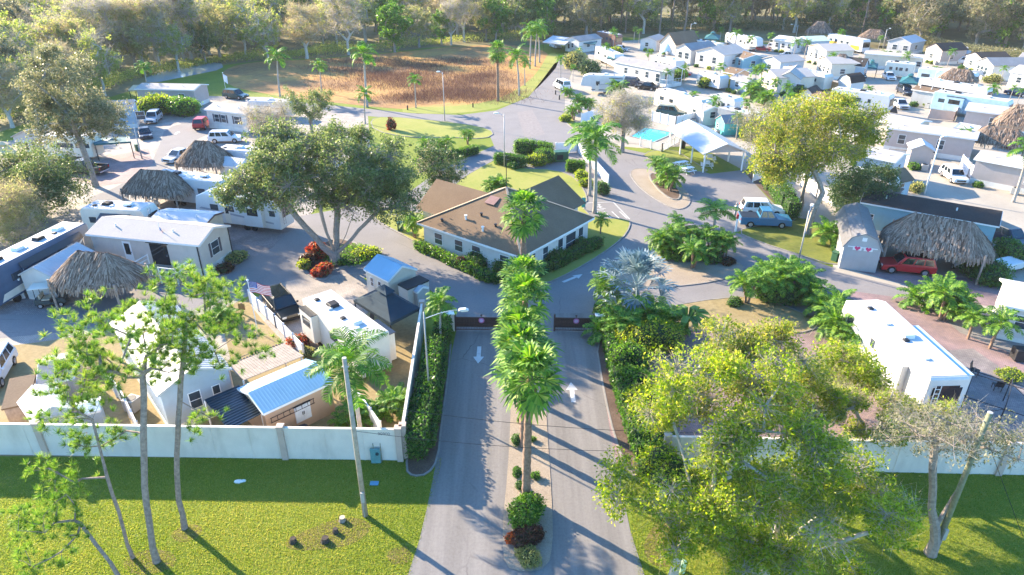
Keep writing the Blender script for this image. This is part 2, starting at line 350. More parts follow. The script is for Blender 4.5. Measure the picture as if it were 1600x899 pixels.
island('oak_bed', [(466, 413), (480, 395), (520, 372), (552, 378), (590, 400), (572, 414), (520, 420), (514, 438), (490, 437)], MULCH, .1, 2, .3)
island('oak_lawn', [(578, 336), (600, 322), (655, 332), (668, 342), (640, 372), (600, 352)], GR, .08, 1)
island('palm_island', [(980, 268), (1002, 262), (1030, 272), (1068, 292), (1082, 316), (1064, 330), (1040, 322), (1000, 296)], SHELL, .08, 2)
island('palm_bed', [(1012, 276), (1022, 270), (1060, 294), (1064, 312), (1050, 314), (1030, 300)], MULCH, .16, 2, .2)
island('shell_island', [(962, 410), (990, 396), (1030, 390), (1075, 398), (1140, 405), (1168, 418), (1150, 432), (1110, 442), (1060, 448), (1000, 452), (962, 440)], SHELL, .08, 2)
island('pool_lawn', [(1000, 240), (1050, 232), (1085, 254), (1112, 271), (1060, 266), (1022, 254)], GRY, .08, 1)
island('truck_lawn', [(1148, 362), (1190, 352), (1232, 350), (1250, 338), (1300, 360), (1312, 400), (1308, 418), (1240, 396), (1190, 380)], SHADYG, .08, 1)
island('roadside_verge', [(873, 182), (888, 172), (902, 198), (918, 208), (905, 210)], GRY, .08, 1)
island('sand_strip', [(1030, 486), (1080, 472), (1180, 462), (1250, 488), (1296, 508), (1240, 524), (1120, 520), (1050, 515)], SAND, .08, 1)
island('hedge_bed', [(1160, 268), (1172, 262), (1250, 330), (1240, 345), (1226, 334)], MULCH, .06, 1, 0)
island('west_hedge_bed', [(634, 735), (640, 690), (660, 600), (672, 530), (706, 522), (700, 590), (690, 660), (684, 720), (668, 742), (645, 745)], MULCH, .07, 1, .12)
island('east_hedge_bed', [(930, 530), (960, 530), (985, 650), (1010, 740), (985, 745), (962, 690), (945, 620)], MULCH, .07, 1, .12)
# pebble road apron, painted arrows and bays
sheet('road_patch', [(808, 176), (832, 172), (852, 210), (820, 216)], .018, mat('patched_asphalt', (.21, .185, .175), .9, var=.15, scale=2), 0)
def paint(name, px, label=None): sheet(name, px, .0195, WHITE_LINE, 0)
def arrow(px, py, ang, L=2.4, w=.16, hw=.42, hl=.95):
    c = P(px, py); a = R(ang); d = Vector((math.cos(a), math.sin(a))); n = Vector((-d.y, d.x))
    q = [(-L / 2, -w), (-L / 2, w), (L / 2 - hl, w), (L / 2 - hl, hw), (L / 2, 0), (L / 2 - hl, -hw), (L / 2 - hl, -w)]
    sheet('road_arrow', None, .0195, WHITE_LINE, 0, world_pts=[(c.x + d.x * x + n.x * y, c.y + d.y * x + n.y * y) for x, y in q])
arrow(748, 555, -90); arrow(894, 613, 90); arrow(895, 435, 40, 2.6); arrow(277, 208, 95, 2.0)
for a, b in (((906, 318), (958, 316)), ((958, 316), (984, 343)), ((906, 318), (912, 330))):
    p, q = P(*a), P(*b); mb = MB(); mb.bar((p.x, p.y, .022), (q.x, q.y, .022), .12, .003); mb.build('bay_line', WHITE_LINE)['kind'] = 'structure'
for i in range(4):
    p, q = P(932 + i * 12, 331), P(944 + i * 12, 342); mb = MB(); mb.bar((p.x, p.y, .022), (q.x, q.y, .022), .12, .003); mb.build('bay_line', WHITE_LINE)['kind'] = 'structure'
# blue-white wheelchair symbol of the parking bay
c = P(938, 326); mb = MB()
for k in range(14):
    a0, a1 = R(60 + k * 18), R(78 + k * 18); mb.bar((c.x + .55 * math.cos(a0), c.y + .55 * math.sin(a0), .021), (c.x + .55 * math.cos(a1), c.y + .55 * math.sin(a1), .021), .13, .003)
mb.bar((c.x, c.y + .1, .021), (c.x, c.y + 1.0, .021), .16, .003); mb.bar((c.x, c.y + .1, .0215), (c.x + .6, c.y - .1, .0215), .14, .003); mb.disc((c.x, c.y + 1.25, .021), .17, .003)
mb.build('bay_symbol', WHITE_LINE)['kind'] = 'structure'

BARE = patchy('thin_grass', [(.3, (0.104, 0.104, 0.016)), (.5, (0.177, 0.140, 0.047)), (.7, (0.208, 0.151, 0.068))], .9, 7, stops2=[(.3, (0.073, 0.078, 0.010)), (.5, (0.156, 0.135, 0.036)), (.7, (0.229, 0.172, 0.088))], fac2=.55, bump=.6)
for px in ([(440, 850), (470, 832), (520, 812), (560, 808), (585, 822), (560, 848), (520, 858), (460, 862)], [(262, 836), (290, 818), (318, 822), (312, 840), (282, 850)], [(188, 880), (215, 860), (262, 858), (282, 878), (250, 897), (205, 899)], [(600, 862), (640, 850), (644, 880), (610, 884)], [(1000, 850), (1040, 800), (1080, 830), (1070, 880), (1020, 890)]):
    sheet('bare_patch', px, .006, BARE, 2)
# ---------------------------------------------------------------- plants
BARKN = mat('near_pale_bark', (.38, .34, .28), .95, var=.3, scale=4, bump=.6, bscale=12)
BARK = mat('grey_bark', (.27, .22, .18), .95, var=.3, scale=5, bump=.8, bscale=12)
BARKP = mat('pine_bark', (.27, .20, .16), .95, var=.35, scale=6, bump=.9, bscale=10)
BARKL = mat('pale_bark', (.27, .235, .20), .95, var=.3, scale=4, bump=.6, bscale=12)
PALMT = mat('palm_trunk', (.36, .32, .28), .95, var=.25, scale=4, bump=.8, bscale=9)
PALMB = mat('brown_palm_trunk', (.25, .16, .11), .95, var=.35, scale=6, bump=1, bscale=8)
L_OAK = leafmat('oak_leaves', [(.055, .095, .028), (.105, .155, .045), (.17, .215, .07), (.26, .27, .11)], .42, .45, .4, .25)
L_OAKG = leafmat('greyish_leaves', [(.09, .11, .045), (.16, .17, .08), (.24, .23, .12), (.31, .28, .17)], .4, .5, .4, .25)
L_LIME = leafmat('lime_leaves', [(.10, .18, .018), (.19, .28, .025), (.31, .37, .04), (.43, .41, .07)], .57, .45, .45, .6)
L_GOLD = leafmat('golden_leaves', [(.10, .16, .015), (.19, .25, .03), (.31, .32, .05), (.42, .35, .08)], .52, .45, .5, .3)
L_GREEN = leafmat('green_leaves', [(.04, .10, .015), (.08, .18, .02), (.13, .26, .03), (.20, .32, .05)], .42, .4, .3, .8)
L_HEDGE = leafmat('hedge_leaves', [(.04, .10, .018), (.07, .16, .025), (.11, .22, .035)], .38, .4, .3, .8)
L_DARK = leafmat('dark_leaves', [(.03, .065, .022), (.055, .10, .032), (.085, .14, .045), (.13, .17, .06)], .35, .45, .3, .2)
L_TAN = leafmat('tan_twigs', [(.30, .24, .14), (.40, .33, .20), (.48, .41, .27)], .35, .8)
L_GREY = leafmat('grey_twigs', [(.27, .24, .19), (.37, .33, .27), (.46, .42, .35)], .35, .8)
L_YEL = leafmat('yellow_wood_leaves', [(.17, .24, .05), (.29, .33, .08), (.42, .39, .13)], .56, .6, .4, .1)
L_MOSS = leafmat('mossy_leaves', [(.20, .22, .06), (.32, .32, .11), (.42, .38, .17)], .5, .7, .3, .2)
L_RED = leafmat('red_leaves', [(.16, .02, .015), (.34, .04, .03), (.44, .12, .07), (.12, .14, .03)], .35, .45)
L_BRONZE = leafmat('bronze_leaves', [(.035, .02, .015), (.07, .03, .02), (.13, .045, .02)], .3, .45)
L_ORANGE = leafmat('orange_leaves', [(.35, .07, .02), (.55, .13, .03)], .4, .45)
L_PINE = leafmat('pine_needles', [(.05, .13, .025), (.11, .22, .03), (.21, .33, .045), (.34, .36, .09)], .45, .45, .4, .5)
L_QUEEN = leafmat('queen_palm_leaves', [(.03, .10, .012), (.07, .19, .02), (.13, .29, .03), (.26, .37, .05)], .38, .55)
L_FAN = leafmat('fan_palm_leaves', [(.03, .09, .012), (.08, .20, .02), (.16, .31, .03), (.32, .40, .08)], .38, .55)
L_DATE = leafmat('date_palm_leaves', [(.03, .09, .012), (.08, .20, .02), (.16, .31, .03), (.27, .38, .05)], .38, .55)
L_SILVER = leafmat('silver_palm_leaves', [(.06, .115, .125), (.13, .20, .21), (.23, .30, .305), (.36, .42, .41)], .2, .45)
L_THATCH = leafmat('dead_frond', [(.20, .14, .08), (.32, .23, .13), (.42, .32, .20)], .2, .8)
CORE = mat('bush_core_shade', (.025, .045, .014), 1, var=.4, scale=3)  # solid fill inside bushes; its dark green stands in for shade between leaves

def unit(v): return v / np.maximum(1e-9, np.linalg.norm(v, axis=-1, keepdims=True))

def leaves(cent, size, aspect=.5, up=.3, jit=.35):
    """rhombic leaves at centres (n,3)"""
    n = len(cent); d = unit(rng.normal(size=(n, 3)) + np.array([0, 0, up * .3])); e = rng.normal(size=(n, 3)); s = unit(np.cross(d, e))
    L = size * rng.uniform(1 - jit, 1 + jit, (n, 1)); w = L * aspect
    fold = np.cross(d, s) * L * .08
    return np.stack([cent - d * L / 2, cent + s * w / 2 + fold, cent + d * L / 2, cent - s * w / 2 + fold], 1)

def grow(clumps, r_trunk, trunk_top, lean=(0, 0), step=1.0, wob=.12, gam=.5, lp=2, forks=()):
    """limbs from the ground through trunk_top out to every clump; segments (p,q,rp,rq)"""
    pts = [np.array([0., 0., -.15])]; par = [-1]; k = max(2, int(trunk_top / step))
    for i in range(1, k + 1):
        t = i / k; pts.append(np.array([lean[0] * t ** lp, lean[1] * t ** lp, trunk_top * t]) + np.append(rng.normal(0, wob * .4, 2), 0)); par.append(i - 1)
    k0 = k; amin = max(1, int(k0 * .72)); tip = k
    if len(forks):
        for fk in forks:
            fk = np.array(fk, float); m = max(3, int(np.linalg.norm(fk - pts[tip]) / step))
            for q in range(1, m + 1):
                t = q / m; pts.append(pts[tip] + (fk - pts[tip]) * np.array([t ** .8, t ** .8, t]) + rng.normal(0, .05, 3)); par.append(tip if q == 1 else len(pts) - 2)
        amin = k + 2
    order = np.argsort([np.linalg.norm(c - pts[k]) for c in clumps]); ends = []
    for ci in order:
        c = clumps[ci]; A = np.array(pts[amin:]); dv = c - A; dist = np.linalg.norm(dv, axis=1)
        cost = dist * (1 + .5 * np.clip((A[:, 2] - c[2]) / np.maximum(dist, .1), 0, 1)) + .12 * np.linalg.norm(A - pts[k0], axis=1)
        j = int(np.argmin(cost)); pi = j + amin; p = pts[pi]; L = dist[j]; m = max(1, int(L / step)); sag = L * .1
        for q in range(1, m + 1):
            t = q / m; x = p + (c - p) * t + np.array([0, 0, sag * 4 * t * (1 - t) * .4]) + (rng.normal(0, wob * L * .12, 3) if q < m else 0)
            pts.append(x); par.append(pi if q == 1 else len(pts) - 2)
        ends.append(len(pts) - 1)
    n = len(pts); cnt = np.zeros(n)
    for e in ends:
        i = e
        while i >= 0: cnt[i] += 1; i = par[i]
    rad = r_trunk * (np.maximum(cnt, .6) / len(clumps)) ** gam
    rad[0] *= 1.35
    return [(pts[par[i]], pts[i], rad[par[i]] if i <= k0 or par[i] == i - 1 else min(rad[par[i]], rad[i] * 1.3), rad[i]) for i in range(1, n)]

def limb_mesh(name, segs, m, sides=6, rmin=.0):
    segs = [s for s in segs if s[3] >= rmin]
    A = np.array([s[0] for s in segs]); B = np.array([s[1] for s in segs]); ra = np.array([s[2] for s in segs])[:, None]; rb = np.array([s[3] for s in segs])[:, None]
    d = unit(B - A); ref = np.where(np.abs(d[:, 2:3]) < .9, np.array([[0, 0, 1.]]), np.array([[1., 0, 0]])); a = unit(np.cross(d, ref)); b = np.cross(d, a); B = B + d * rb * .3
    Q = []
    for k in range(sides):
        t0, t1 = 2 * math.pi * k / sides, 2 * math.pi * (k + 1) / sides
        u0 = a * math.cos(t0) + b * math.sin(t0); u1 = a * math.cos(t1) + b * math.sin(t1)
        Q.append(np.stack([A + u0 * ra, A + u1 * ra, B + u1 * rb, B + u0 * rb], 1))
    return np_mesh(name, np.concatenate(Q), m)

def ell_clumps(n, c, r, shell=.45, zmin=None, gap=.0):
    """clump centres in an ellipsoid, kept apart"""
    out = []
    for _ in range(n * 30):
        v = unit(rng.normal(size=3)) * (shell + (1 - shell) * rng.random() ** .6); p = np.array(c) + v * np.array(r)
        if zmin is not None and p[2] < zmin: continue
        if gap and any(np.linalg.norm(p - q) < gap for q in out): continue
        out.append(p)
        if len(out) >= n: break
    return out

def twig_quads(clumps, n, L, w, spread):
    c = np.array(clumps); idx = rng.integers(0, len(c), n); base = c[idx] + rng.normal(0, spread, (n, 3)) * [1, 1, .7]
    d = unit(rng.normal(size=(n, 3)) * [1, 1, .6] + [0, 0, .5]); s = unit(np.cross(d, rng.normal(size=(n, 3)))) * w / 2; LL = L * rng.uniform(.5, 1.3, (n, 1))
    return np.stack([base - s, base + s, base + d * LL + s * .3, base + d * LL - s * .3], 1)

def make_tree(name, label, cat, clumps, r_trunk, trunk_top, leafm, nleaf, lsize, spread, barkm, lean=(0, 0), aspect=.5, twigs=0, twigm=None, tw=(.9, .03), flat=.75, sides=6, gam=.5, step=1.0, rmin=0.0, group=None, wob=.12, wts=None, loc=(0, 0, 0), forks=(), sub=None, boughs=0):
    t = thing(name, label, cat, loc, 0, group)
    segs = grow(clumps, r_trunk, trunk_top, lean, step, wob, gam, 2, forks)
    c = np.array(clumps); k = len(c); wt = rng.uniform(.3, 1.5, k) if wts is None else wts; idx = rng.choice(k, nleaf, p=wt / wt.sum())
    sc = rng.uniform(.6, 1.3, k)[idx][:, None]
    ns = max(3, int(nleaf / k / 26)) if sub is None else sub
    so = rng.normal(size=(k, ns, 3)); rr = np.linalg.norm(so, axis=2, keepdims=True); so = so / rr * np.minimum(rr, 1.9) * [1, 1, flat]
    S = c[:, None, :] + so * spread * rng.uniform(.6, 1.3, (k, 1, 1)); js = rng.integers(0, ns, nleaf)
    cent = S[idx, js] + rng.normal(size=(nleaf, 3)) * spread * .27 * rng.uniform(.7, 1.3, (nleaf, 1))
    if boughs:
        A_ = np.repeat(c, ns, 0); B_ = S.reshape(-1, 3); m_ = (A_ + B_) / 2 + rng.normal(0, .08, A_.shape) * spread; e_ = boughs
        segs = segs + [(a_, q_, e_, e_ * .7) for a_, q_ in zip(A_, m_)] + [(a_, q_, e_ * .7, e_ * .35) for a_, q_ in zip(m_, B_)]
    link('trunk', limb_mesh('trunk', segs, barkm, sides, rmin), t)
    V = leaves(cent, lsize, aspect, .3, .5)
    ms = [leafm]
    me = np_mesh('crown', V, ms) if nleaf else None
    if me: link('crown', me, t)
    if twigs: link('twigs', np_mesh('twigs', twig_quads(clumps, twigs, tw[0], tw[1], spread * .8), twigm or L_GREY), t)
    return t

# ---- palms
def frond_feather(n, L, e0, az, droop, ll, lw, base, sway=0.0):
    """leaflets of one feather leaf: (m,4,3), plus the midrib"""
    t = np.linspace(0, 1, 14); e = e0 - droop * t ** 1.3; ds = L / 13
    r = np.concatenate([[0], np.cumsum(np.cos(e[:-1]) * ds)]); z = np.concatenate([[0], np.cumsum(np.sin(e[:-1]) * ds)])
    a = az + sway * t; d = np.array([math.cos(az), math.sin(az), 0]); sd_ = np.array([-math.sin(az), math.cos(az), 0])
    pts = base + r[:, None] * d + z[:, None] * np.array([0, 0, 1]) + (sway * L * t ** 2)[:, None] * sd_
    tt = np.repeat(np.linspace(.12, .99, n), 2); side = np.tile([1., -1.], n)
    p = np.stack([np.interp(tt, t, pts[:, i]) for i in range(3)], 1); ee = np.interp(tt, t, e)
    tan = np.cos(ee)[:, None] * d + np.sin(ee)[:, None] * np.array([0, 0, 1])
    prof = ll * (np.sin(np.pi * np.clip(tt * .93 + .06, 0, 1)) ** .6 * .9 + .12)
    up = np.cross(sd_, tan) * -1
    dirn = unit(side[:, None] * sd_ * rng.uniform(.75, 1.05, (2 * n, 1)) + tan * rng.uniform(.35, .75, (2 * n, 1)) + up * rng.uniform(-.05, .35, (2 * n, 1)))
    tip = p + dirn * prof[:, None] * .6; tip2 = tip + (dirn * .75 + np.array([0, 0, -.55])) * prof[:, None] * .4
    wv = unit(tan) * lw / 2
    q1 = np.stack([p - wv * .6, p + wv * .6, tip + wv, tip - wv], 1); q2 = np.stack([tip - wv, tip + wv, tip2 + wv * .2, tip2 - wv * .2], 1)
    mid = np.stack([pts[:-1] - sd_ * .03, pts[:-1] + sd_ * .03, pts[1:] + sd_ * .02, pts[1:] - sd_ * .02], 1)
    return np.concatenate([q1, q2, mid])

def frond_fan(pet, br, e0, az, nseg, base, droop=.5, spread=2.2):
    d0 = np.array([math.cos(az), math.sin(az), 0]); s = np.array([-math.sin(az), math.cos(az), 0]); Z = np.array([0, 0, 1])
    d = d0 * math.cos(e0) + Z * math.sin(e0); hub = base + d * pet - Z * pet * droop * .15; e1 = e0 - droop * .6; d = d0 * math.cos(e1) + Z * math.sin(e1)
    n = np.cross(s, d) * -1
    A = np.linspace(-spread, spread, nseg); Q = [np.array([[base - s * .03, base + s * .03, hub + s * .025, hub - s * .025]])]
    for i, a in enumerate(A):
        dirn = d * math.cos(a) + s * math.sin(a) + n * (.18 + .12 * abs(math.sin(a))); dirn /= np.linalg.norm(dirn); L = br * (.72 + .28 * math.cos(a * .6)) * rng.uniform(.9, 1.08)
        w = np.cross(n, dirn); w /= np.linalg.norm(w); w = w * L * spread / nseg * .62
        m = hub + dirn * L * .6 + n * (.03 if i % 2 else -.03); t = m + (dirn * .85 - Z * droop * .75 + rng.normal(0, .08, 3)) * L * .4
        Q.append(np.array([[hub, hub, m + w, m - w]])); Q.append(np.array([[m - w, m + w, t + w * .12, t - w * .12]]))
    return np.concatenate(Q)

def palm_trunk(h, r0, r1, m, lean=(0, 0), parent=None, rings=18, rough=.06, base_flare=1.35):
    pts, rr = [], []
    for i in range(rings + 1):
        t = i / rings; pts.append((lean[0] * t * t, lean[1] * t * t, -.1 + (h + .1) * t)); rr.append((r0 + (r1 - r0) * t) * (base_flare if i == 0 else 1) * (1 + rough * (1 if i % 2 else -1)))
    mb = MB(); mb.tube(pts, rr, 10); return mb.build('trunk', m, parent, smooth=True)

def make_queen(name, label, h, L=3.0, n=18, lean=(0, 0), group=None, leafm=None, lw=.055, nl=46, r0=.20):
    t = thing(name, label, 'palm tree', group=group); palm_trunk(h, r0, r0 * .62, PALMT, lean, t)
    b = np.array([lean[0], lean[1], h]); Q = []
    mb = MB(); mb.tube([b + [0, 0, -.05], b + [0, 0, .5], b + [0, 0, .95]], [r0 * .75, r0 * .8, r0 * .3], 8); mb.build('crownshaft', L_GREEN, t, smooth=True)
    for i in range(n):
        q = i / n; e0 = R(82 - 95 * q + random.uniform(-6, 6)); Q.append(frond_feather(nl, L * random.uniform(.85, 1.08), e0, i * 2.4 + random.uniform(-.2, .2), R(95 + 25 * random.random()) * (1 - .25 * q), L * .30, lw, b + [0, 0, .75 - .4 * q], random.uniform(-.12, .12)))
    link('crown', np_mesh('crown', np.concatenate(Q), leafm or L_QUEEN), t); return t

def make_fan_palm(name, label, h, br=1.05, n=46, lean=(0, 0), leafm=None, skirt=True, r0=.24, nseg=20, barkm=None, pet=1.0, group=None, droop=.5, emax=85, emin=-50):
    t = thing(name, label, 'palm tree', group=group); palm_trunk(h, r0, r0 * .7, barkm or PALMB, lean, t, 26, .09)
    b = np.array([lean[0], lean[1], h]); Q = []
    for i in range(n):
        q = i / n; Q.append(frond_fan(pet * random.uniform(.8, 1.15), br * random.uniform(.85, 1.1), R(emax + (emin - emax) * q + random.uniform(-8, 8)), i * 2.4 + random.uniform(-.25, .25), nseg, b + [0, 0, .35 - .35 * q], droop * random.uniform(.7, 1.3)))
    link('crown', np_mesh('crown', np.concatenate(Q), leafm or L_FAN), t)
    if skirt:
        Q = [frond_fan(.7, .75, R(-62 + random.uniform(-14, 18)), i * 2.4, 9, b + [0, 0, -.15 - .35 * random.random()], .3, 1.0) for i in range(16)]
        link('dead_fronds', np_mesh('dead_fronds', np.concatenate(Q), L_THATCH), t)
    return t

def make_date(name, label, stems, L=1.25, n=26, group=None, leafm=None, nl=26, barkm=None, lw=.035, r0=.10):
    """clumping small date palm: stems = [(h, leanx, leany, x, y)]"""
    t = thing(name, label, 'palm', group=group); Q = []; mb = MB()
    for (h, lx, ly, x, y) in stems:
        pts = [(x + lx * q * q, y + ly * q * q, -.1 + (h + .1) * q) for q in np.linspace(0, 1, 9)]; mb.tube(pts, [r0 * (1.1 if i % 2 else .9) for i in range(9)], 7)
        b = np.array([x + lx, y + ly, h])
        for i in range(n):
            q = i / n; Q.append(frond_feather(nl, L * random.uniform(.85, 1.1), R(80 - 105 * q + random.uniform(-6, 6)), i * 2.4, R(85) * (1 - .2 * q), L * .30, lw, b, random.uniform(-.1, .1)))
    mb.build('trunk', barkm or PALMB, t); link('crown', np_mesh('crown', np.concatenate(Q), leafm or L_DATE), t); return t

# ---- bushes and hedges: one mesh of leaves over a solid core coloured dark for inner shade
def bush_mesh(name, boxes, n, size, leafm, round_=True, aspect=.55, fuzz=.12):
    """boxes = [(cx,cy,cz,rx,ry,rz)] ; leaves over the outside and just under it"""
    vol = np.array([b[3] * b[4] + b[4] * b[5] + b[3] * b[5] for b in boxes]); idx = rng.choice(len(boxes), n, p=vol / vol.sum()); B = np.array(boxes)[idx]
    v = rng.normal(size=(n, 3))
    if round_: v = unit(v)
    else: v = unit(v); v = v / np.max(np.abs(v), axis=1, keepdims=True) ** .8
    v = v * (1 - fuzz * 2 * rng.random((n, 1)) ** 1.5) + rng.normal(0, fuzz * .5, (n, 3))
    c = B[:, :3] + v * B[:, 3:]; keep = c[:, 2] > .02
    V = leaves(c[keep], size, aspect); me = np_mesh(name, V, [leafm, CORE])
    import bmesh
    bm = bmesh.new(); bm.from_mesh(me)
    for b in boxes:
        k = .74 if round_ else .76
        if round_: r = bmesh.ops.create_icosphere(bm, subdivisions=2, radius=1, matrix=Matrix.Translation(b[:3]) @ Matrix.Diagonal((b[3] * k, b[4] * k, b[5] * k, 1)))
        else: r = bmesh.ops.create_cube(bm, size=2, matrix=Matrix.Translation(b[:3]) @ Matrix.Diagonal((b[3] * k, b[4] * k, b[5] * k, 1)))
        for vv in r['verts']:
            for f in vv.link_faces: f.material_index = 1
    bm.to_mesh(me); bm.free(); return me

def bush(name, label, cat, loc, boxes, n, size, leafm, round_=True, group=None, rot=0, fuzz=.12):
    o = link(name, bush_mesh(name, boxes, n, size, leafm, round_, fuzz=fuzz), None, (loc[0], loc[1], loc[2] if len(loc) > 2 else 0), rot)
    return tag(o, label, cat, group)

def blob(r, h, k=4):
    """a few overlapping lobes making one bush"""
    out = [(0, 0, h * .5, r * .8, r * .8, h * .5)]
    for i in range(k):
        a = random.uniform(0, 6.28); s = random.uniform(.45, .7); out.append((math.cos(a) * r * .55, math.sin(a) * r * .55, h * random.uniform(.3, .55), r * s, r * s, h * s * .7))
    return out

def hedge(name, label, p, q, w, h, n, leafm=None, group=None, size=.20):
    p, q = Vector((p[0], p[1], 0)), Vector((q[0], q[1], 0)); d = q - p; L = d.length; k = max(1, int(L / 2.2)); bx = []
    for i in range(k): bx.append(((i + .5) * L / k - L / 2, random.uniform(-.08, .08), h / 2 * random.uniform(.93, 1.05), L / k * .56, w / 2 * random.uniform(.9, 1.1), h / 2 * random.uniform(.93, 1.06)))
    return bush(name, label, 'hedge', (p + q) / 2, bx, n, size, leafm or L_HEDGE, False, group, math.atan2(d.y, d.x), .15)
# ---------------------------------------------------------------- vehicles
GLASS = mat('dark_glass', (.010, .016, .02), .08, var=.1, spec=.8)
GLASSB = mat('window_glass', (.035, .055, .07), .1, var=.3, scale=.8, spec=.8)
TYRE = mat('tyre', (.009, .009, .009), .9)
ALLOY = mat('alloy', (.5, .5, .52), .3, .7)
BLACKP = mat('black_plastic', (.011, .011, .013), .5)
DARKM = mat('dark_metal', (.025, .025, .028), .5, .2)
CHROME = mat('bright_metal', (.6, .6, .62), .25, .8)
LAMPW = mat('lamp_lens', (.75, .75, .72), .15)
LAMPR = mat('tail_lens', (.45, .02, .02), .2)
WHITE = mat('white_paint', (.60, .595, .58), .35, var=.04, dirt=.12)
TRIM = mat('white_trim', (.80, .79, .76), .5, var=.05)
CREAM = mat('cream_paint', (.72, .66, .55), .45, var=.05, dirt=.15)
ROOFW = mat('white_membrane', (.52, .51, .50), .6, var=.06, scale=.8, dirt=.3)
ACW = mat('white_cover', (.74, .74, .72), .5, dirt=.2)
def paintm(n, c): return mat(n, c, .28, .0, var=.05, spec=.6)

def lerp(a, b, t): return a + (b - a) * t
def on_quad(q, u, v):
    return q[0] * (1 - u) * (1 - v) + q[1] * u * (1 - v) + q[2] * u * v + q[3] * (1 - u) * v
def panel(mb, q, u0, u1, v0, v1, off=.012, th=.02, m=0):
    """thin plate proud of the face q (corners: lower-left, lower-right, upper-right, upper-left seen from outside)"""
    q = [Vector(p) for p in q]; n = (q[1] - q[0]).cross(q[3] - q[0]).normalized()
    c = [on_quad(q, u, v) + n * off for u, v in ((u0, v0), (u1, v0), (u1, v1), (u0, v1))]
    return mb.slab(c, th, m)
def frustum(lo, hi, z0, z1):
    """faces of a cabin between rect lo=(x0,x1,hw) at z0 and hi at z1: left, right, front, rear as outside quads"""
    a = lambda r, z: [Vector((r[0], -r[2], z)), Vector((r[1], -r[2], z)), Vector((r[1], r[2], z)), Vector((r[0], r[2], z))]
    A, B = a(lo, z0), a(hi, z1)
    return dict(right=[A[0], A[1], B[1], B[0]], front=[A[1], A[2], B[2], B[1]], left=[A[2], A[3], B[3], B[2]], rear=[A[3], A[0], B[0], B[3]], A=A, B=B)

def wheel(parent, x, y, r, w, rimm=None):
    mb = MB(); mb.disc((0, 0, 0), r, w, 20, 'y'); o = mb.build('wheel', TYRE, parent, (x, y, r), bevel=.03)
    mb = MB(); s = 1 if y > 0 else -1; mb.disc((0, s * (w / 2 - .005), 0), r * .62, .03, 16, 'y')
    for k in range(5):
        a = k * 1.2566; mb.bar((0, s * (w / 2 + .014), 0), (r * .55 * math.cos(a), s * (w / 2 + .014), r * .55 * math.sin(a)), .07, .02)
    mb.build('rim', rimm or ALLOY, o)

def arch_profile(L, zb, pts, wheels, r):
    """lower body outline with wheel arches; pts run front to rear along the top"""
    out = [(-L / 2, zb)]
    for x in sorted(wheels):
        for k in range(7):
            a = math.pi * (1 - k / 6); out.append((x + math.cos(a) * r * 1.18, max(zb, r * .9 + math.sin(a) * r * 1.15) if 0 < k < 6 else zb))
    out.append((L / 2, zb)); return out + pts

